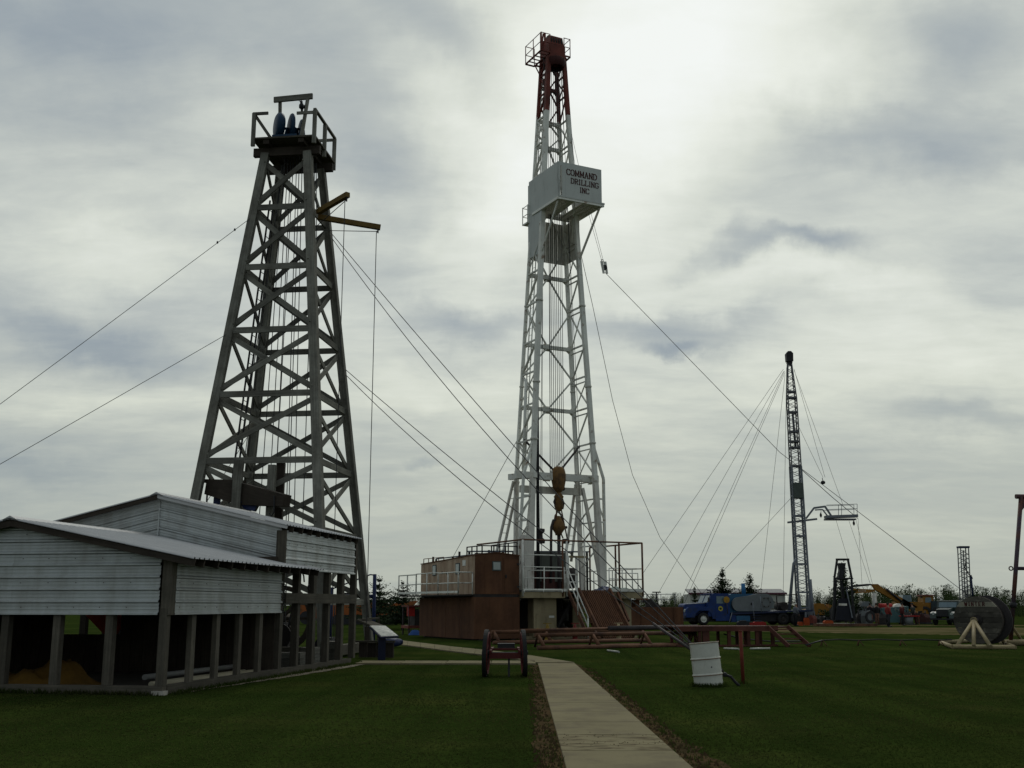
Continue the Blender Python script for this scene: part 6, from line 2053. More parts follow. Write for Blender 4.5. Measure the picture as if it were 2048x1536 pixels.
for px, py0, py1 in ((1642, 1020, 1042), (1708, 1040, 1058)):
    link('hanging_block', MB().lathe([(0, 0), (.1, .15), (.1, .3), (0, .5)], S(px, py1 - 6), (0, 0, 1), 8), BLACK, sm)
    tube_part('hanging_line', CABLE, sm, [S(px, py0), S(px, py1 - 12)], .02, 5)
# guy wires of the service mast
gl = ('leftmost', 'second from the left', 'third from the left', 'fourth from the left')
for k, (px, py, Yg, x0, y0) in enumerate(((1285, 1148, 92, 1567, 738), (1300, 1216, 100, 1568, 742), (1352, 1222, 100, 1569, 742), (1362, 1222, 97, 1570, 745), (1518, 1215, 108, 1570, 750), (1566, 1218, 96, 1573, 735))):
    lab = ('guy wire of the service mast reaching farthest left', 'guy wire of the service mast falling between the drill floor and the blue truck', 'guy wire of the service mast falling in front of the blue truck bonnet', 'guy wire of the service mast beside it, falling to the blue truck bonnet', 'steep guy wire of the service mast landing behind the truck tail', 'nearly upright line just left of the service mast')[k]
    wire('guy_wire', lab, [at(x0, y0, 94), at(px, py, Yg)], .016, CABLE, 'guy wires of the service mast')
for k, (x0, y0, px, py, Yg) in enumerate(((1588, 740, 1686, 1010, 95), (1588, 738, 1650, 955, 94), (1592, 842, 1646, 955, 94))):
    wire('guy_wire', ('right hand guy wire from the service mast head to its board', 'line from the service mast head to the hanging ball', 'line from half up the service mast to the hanging ball')[k], [at(x0, y0, 94), at(px, py, Yg)], .015, CABLE, 'lines right of the service mast')
for k, (x0, y0, x1, y1) in enumerate(((1712, 1040, 1745, 1168), (1698, 1042, 1748, 1190), (1716, 1036, 1724, 1168), (1672, 1040, 1696, 1120))):
    wire('line', ('line from the mast board to the excavator boom, right one', 'line from the mast board to the excavator boom, left one', 'nearly upright line below the outer end of the mast board', 'line below the inner end of the mast board')[k], [at(x0, y0, 94), at(x1, y1, 98)], .013, CABLE, 'lines below the mast board')
hbk = thing('hanging_ball', 'dark ball hook hanging in the air above the mast board', 'hook', at(1646, 965, 94))
link('ball', MB().ball((0, 0, 0), .2, .2, .17, 12, 8), BLACK, hbk)
tube_part('hook_shank', BLACK, hbk, [(0, 0, .15), (-.05, 0, .4)], .03, 6)
wire('stay_cable', 'thick cable from the service mast down to the board and on', [at(1604, 940, 94), at(1665, 995, 94.6), at(1716, 1037, 95)], .03, CABLE)
wire('guy_wire', 'faint guy wire crossing behind the mast foot to the left', [at(1583, 995, 95), at(1400, 1192, 110)], .016, CABLE)

# ================================================================ pumping unit, people and machines on the right
po_ = at(1687, 1243, 88)
pj = thing('pumping_unit', 'tall black pump jack frame seen end on, in front of a spruce', 'pump jack', (po_.x, 88, 0))
def Q(px, py):
    return at(px, py, 88) - Vector((po_.x, 88, 0))


for sx, path in ((-1, ((1674, 1120), (1669, 1155), (1668, 1200), (1664, 1240))), (1, ((1696, 1120), (1703, 1155), (1705, 1200), (1708, 1240)))):
    for (a, b) in zip(path[:-1], path[1:]):
        beam_part('frame_post', BLACK, pj, Q(*a) + Vector((0, 0, 0)), Q(*b), .14, .16)
beam_part('top_bar', BLACK, pj, Q(1672, 1119), Q(1698, 1119), .2, .16)
beam_part('cross_bar', BLACK, pj, Q(1668, 1157), Q(1704, 1157), .14, .12)
beam_part('cross_bar', BLACK, pj, Q(1666, 1176), Q(1706, 1176), .14, .12)
link('horse_head', MB().prism([Q(1678, 1126), Q(1692, 1126), Q(1689, 1142), Q(1684, 1160), Q(1676, 1160), Q(1680, 1140)], (0, .5, 0)), BLACK, pj)
link('walking_beam', MB().beam(Q(1683, 1132), Q(1683, 1136) + Vector((1.04, 3.5, .2)), .35, .45), BLACK, pj)
beam_part('samson_post', BLACK, pj, Q(1677, 1160) + Vector((0, .8, 0)), Q(1672, 1240) + Vector((0, .6, 0)), .2, .2)
beam_part('samson_post', BLACK, pj, Q(1688, 1160) + Vector((0, .8, 0)), Q(1697, 1240) + Vector((0, .6, 0)), .2, .2)
link('gear_box', MB().box(-.05, .95, 1.0, 2.2, .3, 1.5), BLACK, pj)
for s in (-1, 1):
    link('crank_weight', MB().prism([(.45 + s * .62, .9, .4), (.45 + s * .62, 2.2, .2), (.45 + s * .62, 2.5, 1.2), (.45 + s * .62, 1.1, 1.6)], (s * .2, 0, 0)), BLACK, pj)
link('guard_panel', MB().prism([Q(1677, 1197), Q(1697, 1197), Q(1703, 1240), Q(1671, 1240)], (0, .1, 0)), mat('near_black_blue', (.012, .013, .02), .5, var=.3), pj)
beam_part('ladder_rail', RIG_GREY, pj, Q(1692, 1178) - Vector((0, .1, 0)), Q(1704, 1236) - Vector((0, .1, 0)), .08, .08)
link('base', MB().box(-1.2, 1.3, -.5, 3.5, 0, .16), MATS['footing_concrete'], pj)
link('name_plate', MB().box(-.3, .35, -.02, .0, 1.55, 1.72), WHITE_WORN, pj)
sl = thing('ground_slab', 'long low brown timber edging in front of the pump jack', 'edging', gr(1690, 1253))
beam_part('timber', PIPE, sl, (-2.0, 0, .1), (2.6, .6, .1), .25, .2)
beam_part('timber', PIPE, sl, (-2.3, .4, .1), (-.6, -.2, .12), .25, .22)


def crate(name, label, px, py, Y, w, h, d, m_):
    c = at(px, py, Y)
    o_ = thing(name, label, 'container', (c.x, Y, 0))
    link('body', MB().prism([(-w / 2, -d / 2, 0), (w / 2, -d / 2, 0), (w / 2, -d / 2, h * .8), (w * .3, -d / 2, h), (-w * .35, -d / 2, h), (-w / 2, -d / 2, h * .7)], (0, d, 0)), m_, o_)
    link('lid', MB().box(-w * .3, w * .25, -d * .4, d * .4, h, h + .05), BLACK, o_)
    return o_


ORANGE = mat('orange_paint', (0.32, 0.055, 0.012), .6, var=.25, scale=2)
REDB = mat('red_paint', (0.30, 0.02, 0.016), .6, var=.25, scale=2)
crate('orange_box', 'orange box on the ground left of the pump jack', 1656, 1243, 88, .7, .42, .5, ORANGE)
crate('orange_box', 'orange box on the ground by the service mast foot', 1613, 1243, 90, .4, .6, .4, ORANGE)
crate('orange_box', 'small orange box on the ground right beside the truck tail', 1600, 1245, 89, .35, .3, .4, ORANGE)
crate('red_box', 'long red box on the ground before the truck bed', 1518, 1250, 88, 1.0, .32, .6, REDB)
crate('red_box', 'short red box on the ground left of the long red box', 1502, 1250, 88, .45, .25, .5, REDB)
crate('black_heap', 'dark machine part on the ground in front of the truck bed', 1486, 1250, 87, .9, .38, .6, BLACK)

SKIN = mat('skin', (0.30, 0.17, 0.12), .6, var=.1)
HAIR = mat('dark_hair', (0.02, 0.015, 0.012), .7, var=.2)


def person(label, loc, rot, shirt, legs, bare=False, lean=0.0, stride=.0, hat=None):
    """standing figure: one skinned body, with shirt, trousers and hair over it"""
    p_ = thing('person', label, 'person', loc, rot, 'visitors by the pump jack')
    J = {'pel': (0, 0, .95), 'spi': (0, -.01 - lean * .5, 1.2), 'che': (0, -lean, 1.38), 'nec': (0, -.02 - lean, 1.5), 'hea': (0, -.04 - lean, 1.60), 'top': (0, -.03 - lean, 1.72)}
    for s, nm in ((-1, 'l'), (1, 'r')):
        J['hip' + nm] = (s * .09, 0, .90)
        J['kne' + nm] = (s * .10, -.03 - s * stride * .5, .48)
        J['ank' + nm] = (s * .10, .03 - s * stride, .07)
        J['toe' + nm] = (s * .12, -.14 - s * stride, .03)
        J['sho' + nm] = (s * .19, -lean, 1.40)
        J['elb' + nm] = (s * .25, .03 - lean, 1.13)
        J['wri' + nm] = (s * .24, -.10 - lean, .90)
        J['han' + nm] = (s * .23, -.14 - lean, .80)
    rad = {'pel': .145, 'spi': .125, 'che': .15, 'nec': .055, 'hea': .095, 'top': .07}
    for nm in 'lr':
        rad.update({'hip' + nm: .10, 'kne' + nm: .06, 'ank' + nm: .04, 'toe' + nm: .035, 'sho' + nm: .065, 'elb' + nm: .042, 'wri' + nm: .03, 'han' + nm: .04})
    E_ = [('pel', 'spi'), ('spi', 'che'), ('che', 'nec'), ('nec', 'hea'), ('hea', 'top')]
    for nm in 'lr':
        E_ += [('pel', 'hip' + nm), ('hip' + nm, 'kne' + nm), ('kne' + nm, 'ank' + nm), ('ank' + nm, 'toe' + nm), ('che', 'sho' + nm), ('sho' + nm, 'elb' + nm), ('elb' + nm, 'wri' + nm), ('wri' + nm, 'han' + nm)]
    ks = list(J)
    me = bpy.data.meshes.new('body')
    me.from_pydata([J[k] for k in ks], [(ks.index(a), ks.index(b)) for a, b in E_], [])
    me.materials.append(SKIN)
    ob = bpy.data.objects.new('body', me)
    COL.objects.link(ob)
    ob.parent = p_
    md_ = ob.modifiers.new('skin', 'SKIN')
    lay = me.skin_vertices[0].data if me.skin_vertices else None
    if lay:
        for i, k in enumerate(ks):
            lay[i].radius = (rad[k], rad[k])
            lay[i].use_root = (k == 'pel')
    ob.modifiers.new('sub', 'SUBSURF').render_levels = 1
    sh = MB().lathe([(.15, 0), (.175, .1), (.165, .25), (.2, .42), (.19, .52), (.08, .6)], (0, -lean * .6, .88), (0, -lean * .7, 1), 12)
    for nm in 'lr':
        sh.tube([J['sho' + nm], J['elb' + nm]] + ([J['wri' + nm]] if not bare else []), [.085, .068] + ([.05] if not bare else []), 8)
    link('shirt', sh, mat('cloth_%s' % str(shirt), shirt, .85, var=.2), p_)
    tz = MB().lathe([(.16, 0), (.17, .1), (.15, .2)], (0, 0, .80), (0, 0, 1), 12)
    for nm in 'lr':
        pts = [J['hip' + nm], J['kne' + nm], J['ank' + nm]]
        tz.tube(pts[:2] if bare else pts, [.12, .085] if bare else [.12, .082, .065], 8)
    link('trousers', tz, mat('cloth_%s' % str(legs), legs, .85, var=.2), p_)
    link('hair', MB().ball((0, -.01 - lean, 1.69), .10, .11, .09, 10, 6), HAIR if hat is None else mat('cap_%s' % str(hat), hat, .8, var=.1), p_)
    for nm in 'lr':
        x, y, z = J['toe' + nm]
        link('shoe', MB().ball((x, y + .06, .045), .055, .15, .05, 10, 6), BLACK, p_)
    return p_


def stand(px, py):
    g_ = gr(px, py)
    return (g_.x, g_.y, 0)


person('person in a black top and pinkish trousers, left one of the close pair', stand(1742, 1250), 2.6, (.015, .013, .016), (.17, .07, .055))
person('person in a black top and tan trousers, right one of the close pair', stand(1755, 1250), 3.4, (.014, .014, .014), (.15, .075, .05))
person('person in a red top walking right of the pair', stand(1778, 1254), 1.9, (.20, .03, .025), (.02, .02, .022), stride=.16)
person('person in a dark red top standing at the red table', stand(1806, 1251), 1.2, (.09, .02, .02), (.012, .012, .014))
person('person in dark clothes stooping at the right end of the red table', stand(1832, 1250), 4.4, (.03, .035, .03), (.05, .02, .02), lean=.18)
person('person with a white cap behind the truck tail', stand(1591, 1252), 2.0, (.12, .13, .15), (.012, .012, .013), lean=.1, hat=(.55, .55, .5))
tb_ = thing('red_table', 'low red table standing among the visitors', 'table', stand(1820, 1250))
link('table_top', MB().box(-.75, .75, -.35, .35, .68, .76), REDB, tb_)
for x in (-.65, .65):
    for y in (-.28, .28):
        beam_part('leg', PIPE, tb_, (x, y, 0), (x, y, .68), .06, .06, up=(0, 1, 0))
pk = thing('grey_pail', 'grey tub on the ground under the red table', 'tub', stand(1818, 1250))
link('tub', MB().lathe([(0, .02), (.28, .02), (.34, .6), (.31, .6), (.26, .08), (0, .08)], (0, -.1, 0), (0, 0, 1), 16), GREY_CASE, pk)
link('rim', MB().disc((0, -.1, .6), (0, 0, 1), .355, .03, 18, .32), GREY_CASE, pk)

TEAL = mat('teal_tank', (0.06, 0.12, 0.12), .6, var=.2)
d_ = thing('teal_skip', 'teal steel skip with a rounded lid behind the visitors', 'skip', (at(1790, 1236, 96).x, 96, 0), -.15)
link('bin', MB().prism([(-1.0, -.7, .15), (.95, -.7, .15), (1.05, -.7, 1.5), (-1.15, -.7, 1.35)], (0, 1.4, 0)), TEAL, d_)
link('lid', MB().lathe([(.0, -.7), (.42, -.7), (.42, .7), (0, .7)], (.3, 0, 1.30), (0, 1, 0), 16), WHITE_WORN, d_)
for x in (-.9, .8):
    link('skid', MB().box(x, x + .15, -.7, .7, 0, .15), BLACK, d_)
gm = thing('grey_pump', 'pale grey pump machine with an upright pipe left of the teal skip', 'pump', (at(1745, 1230, 97).x, 97, 0))
link('body', MB().prism([(-1.5, -.5, .2), (.9, -.5, .2), (.9, -.5, 1.0), (.2, -.5, 1.2), (-.4, -.5, 1.9), (-.9, -.5, 1.9), (-1.5, -.5, .9)], (0, 1.0, 0)), GREY_CASE, gm)
tube_part('upright_pipe', WHITE_WORN, gm, [(.25, 0, 1.0), (.25, 0, 2.6)], .18, 10)
link('red_tank', MB().tube([(.5, -.3, 1.45), (1.6, -.3, 1.45)], .28, 12), REDB, gm)
for x in (-1.2, .6):
    wheel(gm, (x, -.55, .38), .38, .2, WHEELW)
YEL = mat('machine_yellow', (0.24, 0.11, 0.016), .55, var=.2, rnd=.04)
ex = thing('excavator', 'yellow excavator with its boom bent over, lettered on the stick', 'excavator', (at(1815, 1236, 102).x, 102, 0))
def X(px, py, dy=0):
    return at(px, py, 102) - Vector((at(1815, 1236, 102).x, 102, 0)) + Vector((0, dy, 0))


bm_ = link('boom', MB().prism([X(1744, 1168), X(1756, 1168), X(1766, 1176), X(1776, 1180), X(1836, 1214), X(1822, 1220), X(1770, 1190), X(1752, 1180)], (0, .5, 0)), YEL, ex)
sk_ = link('stick', MB().prism([X(1705, 1177), X(1749, 1179), X(1751, 1183), X(1740, 1185), X(1705, 1187)], (0, .4, 0)), YEL, ex)
mb = MB()
for i in range(6):
    a = X(1717.5 + i * 2.7, 1183.2, -.01)
    mb.beam(a, a + Vector((0, 0, .13)), .05, .008, up=(0, 1, 0))
link('stick_lettering', mb, WHITE_WORN, sk_)
tube_part('stick_ram', BLACK, ex, [X(1704, 1172.5, .2), X(1736, 1169.5, .2), X(1745, 1169, .2)], [.10, .10, .05], 8)
tube_part('boom_ram', BLACK, ex, [X(1772, 1178, -.1), X(1806, 1206, -.1)], .10, 8)
link('counterweight', MB().prism([X(1800, 1203), X(1846, 1204), X(1846, 1222), X(1800, 1222)], (0, 2.2, 0)), YEL, ex)
link('cab', MB().prism([X(1806, 1190), X(1822, 1190), X(1824, 1204), X(1804, 1204)], (0, 1.2, 0)), WGL, ex)
for dy in (0, 2.0):
    tk = link('track', MB().prism([X(1797, 1226, dy), X(1850, 1226, dy), X(1854, 1231, dy), X(1850, 1237, dy), X(1797, 1237, dy), X(1793, 1231, dy)], (0, .5, 0)), BLACK, ex)
ld_ = thing('wheel_loader', 'yellow wheel loader with square cab at the treeline', 'loader', (at(1858, 1232, 112).x, 112, 0))
def LL(px, py, dy=0):
    return at(px, py, 112) - Vector((at(1858, 1232, 112).x, 112, 0)) + Vector((0, dy, 0))


cabl = link('cab', MB().prism([LL(1847, 1192), LL(1866, 1192), LL(1868, 1213), LL(1846, 1213)], (0, 1.5, 0)), YEL, ld_)
link('cab_window', MB().prism([LL(1851, 1195, -.012), LL(1862, 1195, -.012), LL(1863, 1205, -.012), LL(1850, 1205, -.012)], (0, .011, 0)), WGL, cabl)
link('cab_roof', MB().prism([LL(1844, 1189.5, -.1), LL(1869, 1189.5, -.1), LL(1869, 1192, -.1), LL(1844, 1192, -.1)], (0, 1.7, 0)), mat('loader_roof', (.16, .05, .04), .6, var=.2), ld_)
link('engine_hood', MB().prism([LL(1862, 1202, -.3), LL(1876, 1202, -.3), LL(1877, 1221, -.3), LL(1861, 1221, -.3)], (0, 1.6, 0)), mat('dark_teal_hood', (.03, .045, .05), .5, var=.2), ld_)
link('frame', MB().prism([LL(1842, 1213), LL(1862, 1213), LL(1880, 1222), LL(1880, 1226), LL(1840, 1226)], (0, 1.4, 0)), YEL, ld_)
beam_part('lift_arm', YEL, ld_, LL(1848, 1208, -.2), LL(1838, 1224, -.2), .2, .35)
tube_part('exhaust', BLACK, ld_, [LL(1845, 1196, .4), LL(1845, 1186, .4)], .07, 6)
for px in (1848, 1874):
    for dy in (-.15, 1.6):
        wheel(ld_, LL(px, 1225, dy), .62, .45, YEL)
GRN = mat('dark_green_truck', (0.012, 0.028, 0.022), .35, var=.15, spec=.5)
gt = thing('green_truck', 'old dark green truck with rounded fenders left of the cable reel', 'truck', (at(1902, 1238, 92).x, 92, 0), math.radians(52))
# local -x is the nose, the truck comes towards the picture's left
link('hood', MB().prism([(-2.1, -.5, .7), (-2.1, -.5, 1.25), (-.7, -.5, 1.4), (-.7, -.5, .7)], (0, 1.0, 0)), GRN, gt)
gcab = link('cab', MB().prism([(-.7, -.85, .6), (-.7, -.85, 1.4), (-.45, -.85, 1.92), (.75, -.85, 1.92), (.85, -.85, 1.4), (.85, -.85, .6)], (0, 1.7, 0)), GRN, gt)
link('windscreen', MB().prism([(-.705, -.7, 1.42), (-.705, .7, 1.42), (-.5, .7, 1.82), (-.5, -.7, 1.82)], (-.012, 0, .005)), WGL, gcab)
link('side_window', MB().box(-.3, .5, -.862, -.851, 1.42, 1.8), WGL, gcab)
link('roof_edge', MB().box(-.5, .8, -.87, .87, 1.921, 1.96), WHITE_WORN, gcab)
for s in (-1, 1):
    y0 = -1.0 if s < 0 else .52
    link('fender', MB().prism([(-2.2, y0, .55), (-2.1, y0, .95), (-1.6, y0, 1.08), (-.9, y0, .9), (-.7, y0, .5), (-.95, y0, .5), (-1.2, y0, .75), (-1.85, y0, .75), (-2.0, y0, .55)], (0, .48, 0)), GRN, gt)
    link('headlight', MB().disc((-2.14, s * .72, .92), (1, 0, 0), .11, .06, 12), PANE_M, gt)
    wheel(gt, (-1.5, s * .78, .4), .4, .22, SHADOW_STEEL)
    wheel(gt, (2.2, s * .78, .4), .4, .3, SHADOW_STEEL)
link('grille', MB().box(-2.13, -2.101, -.4, .4, .7, 1.2), BLACK, gt)
link('bumper', MB().box(-2.3, -2.2, -.95, .95, .42, .55), BLACK, gt)
link('flat_bed', MB().box(.9, 3.4, -1.0, 1.0, .75, .9), BLACK, gt)

# far drilling mast on the right
fm0 = at(1936, 1215, 108)
fm = thing('far_lattice_mast', 'small far open lattice mast above the old green truck', 'mast', (fm0.x, 108, 0))
def FM(px, py, dy=0):
    return at(px, py, 108) - Vector((fm0.x, 108, 0)) + Vector((0, dy, 0))


for a, b, dy in (((1921, 1095), (1927, 1225), 0), ((1937, 1095), (1943, 1225), 0), ((1921, 1095), (1927, 1225), .7), ((1937, 1095), (1943, 1225), .7), ((1929, 1100), (1934, 1225), .3)):
    beam_part('mast_leg', DARK_MAST, fm, FM(*a, dy), FM(*b, dy), .08, .08)
mb = MB()
for i in range(12):
    y0, y1 = 1100 + i * 9, 1109 + i * 9
    x = 6 * (i + .5) / 13
    mb.beam(FM(1921 + x, y0), FM(1937 + x, y1), .05).beam(FM(1937 + x, y0, .7), FM(1921 + x, y1, .7), .05).beam(FM(1921 + x, y1), FM(1937 + x, y1), .05)
link('lacing', mb, DARK_MAST, fm)['kind'] = 'stuff'
link('crown', MB().beam(FM(1919, 1094, .35), FM(1939, 1094, .35), .8, .18), DARK_BLUE, fm)
link('hose', MB().tube([FM(1932, 1115, -.1), FM(1929, 1135, -.1), FM(1936, 1148, -.1), FM(1943, 1154, -.1), FM(1944, 1158, -.1)], .05, 6), BLACK, fm)
tube_part('side_tube', DARK_BLUE, fm, [FM(1941, 1150, -.05), FM(1946, 1200, -.05)], .10, 8)
link('base_box', MB().box(-.8, 1.2, 0, 1.2, 0, 1.0), BLACK, fm)

# ================================================================ behind the rig
mt_o = at(1300, 1246, 84)
mt = thing('mud_tank', 'long rust brown mud tank with pumps on top, right of the rig', 'tank', (mt_o.x, 84, 0), math.radians(6))
link('shell', MB().box(-3.2, 2.3, -1, 1, .1, 1.45), RUST, mt)
for x in (-2.2, -.9, .4, 1.6):
    beam_part('rib', RUST, mt, (x, -1.03, .15), (x, -1.03, 1.4), .05, .08, up=(0, 1, 0))
for s in (-.7, .7):
    beam_part('skid', BLACK, mt, (-3.2, s, .05), (2.3, s, .05), .15, .12)
link('pump_housing', MB().prism([(-.6, -.5, 1.45), (.8, -.5, 1.45), (.5, -.5, 1.7), (-.1, -.5, 2.05), (-.6, -.5, 2.0), (-.65, -.5, 1.8), (-.3, -.5, 1.75), (-.35, -.5, 1.5)], (0, .6, 0)), SHADOW_STEEL, mt)
lm = link('lamp_post', MB().tube([(.55, -.2, 1.45), (.5, -.2, 2.5)], .05, 8), BLACK, mt)
link('lamp_head', MB().box(.2, .82, -.3, -.1, 2.5, 2.58), BLACK, lm)
link('grey_cabinet', MB().box(-1.35, -.95, -.9, -.5, 1.46, 2.0), WHITE_WORN, mt)
for h in (.55, .95):
    tube_part('guard_rail', RIG_GREY, mt, [(-1.2, .9, 1.45 + h), (2.2, .9, 1.45 + h)], .025, 6)
for x in (-1.2, 0, 1.1, 2.2):
    tube_part('guard_post', RIG_GREY, mt, [(x, .9, 1.45), (x, .9, 2.42)], .025, 6)

wb_o = at(1478, 1222, 140)
WHB = mat('pale_building_wall', (0.40, 0.40, 0.36), .8, var=.1)
ws = thing('pale_building', 'long pale building with a dark red roof edge behind the blue truck', 'building', (wb_o.x, 140, 0), math.radians(-2))
link('wall', MB().box(-6.0, 5.8, 0, 7, 0, 2.95), WHB, ws)
link('roof', MB().prism([(-6.2, -.2, 2.95), (6.0, -.2, 2.95), (6.0, 3.5, 3.5), (-6.2, 3.5, 3.5)], (0, 0, .12)), mat('grey_roof', (.2, .2, .2), .7, var=.1), ws)
beam_part('fascia', mat('dark_red_trim', (.10, .03, .05), .6, var=.1), ws, (-6.2, -.25, 3.0), (6.0, -.25, 3.0), .08, .22)
for x in (-4.5, -2, 4.2):
    w_ = link('window', MB().box(x - .5, x + .6, -.05, -.002, 1.1, 2.0), mat('brown_window_frame', (.12, .07, .05), .6, var=.1), ws)
    link('pane', MB().box(x - .42, x + .52, -.07, -.051, 1.18, 1.92), GLASS, w_)

# orange trencher and red truck on the left behind the derrick
oo = at(740, 1232, 92)
og = thing('orange_trencher', 'long orange tracked trencher parked behind the derrick', 'machine', (oo.x, 92, 0), math.radians(4))
ORM = mat('faded_orange', (0.30, 0.085, 0.02), .65, var=.3, scale=1.2, col2=(.10, .05, .02), mix2=.35)
link('body', MB().prism([(-3.4, 0, .7), (2.5, 0, .7), (3.2, 0, 1.1), (2.6, 0, 1.75), (.6, 0, 1.7), (-.2, 0, 1.95), (-3.4, 0, 1.85)], (0, 1.5, 0)), ORM, og)
link('boom', MB().prism([(1.8, -.2, 1.3), (3.6, -.2, 1.6), (3.9, -.2, 1.95), (2.2, -.2, 1.85)], (0, .5, 0)), ORM, og)
for dy in (-.2, 1.3):
    link('track', MB().prism([(-2.8, dy, .05), (2.2, dy, .05), (2.6, dy, .4), (2.2, dy, .8), (-2.8, dy, .8), (-3.1, dy, .4)], (0, .45, 0)), BLACK, og)
link('cab', MB().box(-2.6, -1.2, .2, 1.3, 1.86, 2.6), SHADOW_STEEL, og)
link('engine', MB().box(.2, 1.4, .2, 1.3, 1.71, 2.05), SHADOW_STEEL, og)
ot = thing('orange_roller', 'low orange machine parked left of the orange trencher', 'machine', (at(640, 1232, 95).x, 95, 0), math.radians(-5))
link('body', MB().prism([(-1.8, 0, .5), (1.8, 0, .5), (1.8, 0, 1.3), (.6, 0, 1.7), (-1.8, 0, 1.6)], (0, 1.4, 0)), ORM, ot)
for x in (-1.2, 1.3):
    link('roller', MB().tube([(x, -.05, .55), (x, 1.45, .55)], .55, 18), BLACK, ot)
link('seat', MB().box(-.5, .1, .4, 1.0, 1.6, 2.0), BLACK, ot)
rt_o = at(828, 1258, 62)
rt = thing('red_power_unit', 'dark engine unit with a red cabinet left of the rusty tank', 'engine unit', (rt_o.x, 62, 0), math.radians(20))
link('skid', MB().box(-.5, 1.2, -.6, .9, .35, .5), RED_STEEL, rt)
link('engine', MB().box(-.1, 1.1, -.5, .8, .5, 1.35), SHADOW_STEEL, rt)
link('red_cabinet', MB().box(-.45, -.12, -.55, -.1, 1.0, 1.5), REDB, rt)
link('hood', MB().box(-.5, 1.2, -.65, .9, 1.5, 1.58), RED_STEEL, rt)
for x, y in ((-.42, -.5), (1.1, -.5), (-.42, .8), (1.1, .8)):
    beam_part('leg', PIPE_DARK, rt, (x, y, 0), (x, y, 1.5), .08, .08, up=(0, 1, 0))
tag(link('blue_tarp', crumple(.75, .5, .45, 51), mat('blue_tarp', (.03, .09, .30), .5, var=.2)), 'small blue tarpaulin bundle at the left foot of the rusty tank', 'tarpaulin').location = gr(831, 1270)
# valves, drums and odd parts in the grass below the drill floor
for k, (px, py, Yp, c, lab) in enumerate(((1095, 1272, 51, (.20, .13, .02), 'dull yellow wellhead valve in the grass below the drill floor'), (1150, 1272, 51, (.16, .02, .016), 'red wellhead valve in the grass below the stairs'), (1237, 1266, 52, (.30, .24, .14), 'cream wellhead valve in the grass right of the ramp'))):
    c0 = at(px, py, Yp)
    v_ = thing('wellhead_valve', lab, 'valve', (c0.x, Yp, 0), .3 * k)
    m_ = mat('valve_%d' % k, c, .65, var=.3)
    link('valve_body', MB().lathe([(0, 0), (.28, 0), (.28, .08), (.12, .1), (.12, .22), (.22, .28), (.22, .5), (.1, .55), (.05, .75), (0, .75)], (0, 0, 0), (0, 0, 1), 14), m_, v_)
    link('flange', MB().tube([(-.45, 0, .38), (.45, 0, .38)], .1, 10).disc((-.45, 0, .38), (1, 0, 0), .2, .06, 12).disc((.45, 0, .38), (1, 0, 0), .2, .06, 12), m_, v_)
    link('hand_wheel', MB().disc((0, 0, .78), (0, 0, 1), .2, .03, 14, .15), m_, v_)

# power poles far away
for k, (px, py, Yp) in enumerate(((1890, 1177, 260), (1348, 1205, 320), (1338, 1203, 340))):
    b = at(px, 1222, Yp)
    u = thing('power_pole', ('far power pole above the old green truck', 'tiny far power pole left of the blue truck, the nearer of two', 'tiny far power pole left of the blue truck, the farther of two')[k], 'pole', (b.x, Yp, 0))
    h_ = at(px, py, Yp).z
    tube_part('pole', WOOD_DARK, u, [(0, 0, 0), (0, 0, h_)], .16, 6)
    beam_part('cross_arm', WOOD_DARK, u, (-1.1, 0, h_ - .6), (1.1, 0, h_ - .6), .14, .16)
    beam_part('cross_arm', WOOD_DARK, u, (-.8, 0, h_ - 1.5), (.8, 0, h_ - 1.5), .14, .16)
tk_ = thing('white_tank', 'small white storage tank far off above the old green truck', 'tank', (at(1880, 1215, 230).x, 230, 0))
link('shell', MB().lathe([(2.4, 0), (2.4, 2.4), (1.2, 3.0), (0, 3.2)], (0, 0, 0), (0, 0, 1), 20), mat('white_tank_paint', (.6, .6, .58), .5, var=.05), tk_)
link('hatch', MB().disc((0, 0, 3.2), (0, 0, 1), .4, .2, 10), mat('white_tank_paint', (.6, .6, .58)), tk_)

# ================================================================ trees
NEEDLE = mat('spruce_needles', (0.026, 0.040, 0.018), .9, var=.35, scale=1.5, rnd=.15, spec=.05)
BARK = mat('grey_bark', (0.06, 0.05, 0.04), .9, var=.3, spec=.05)


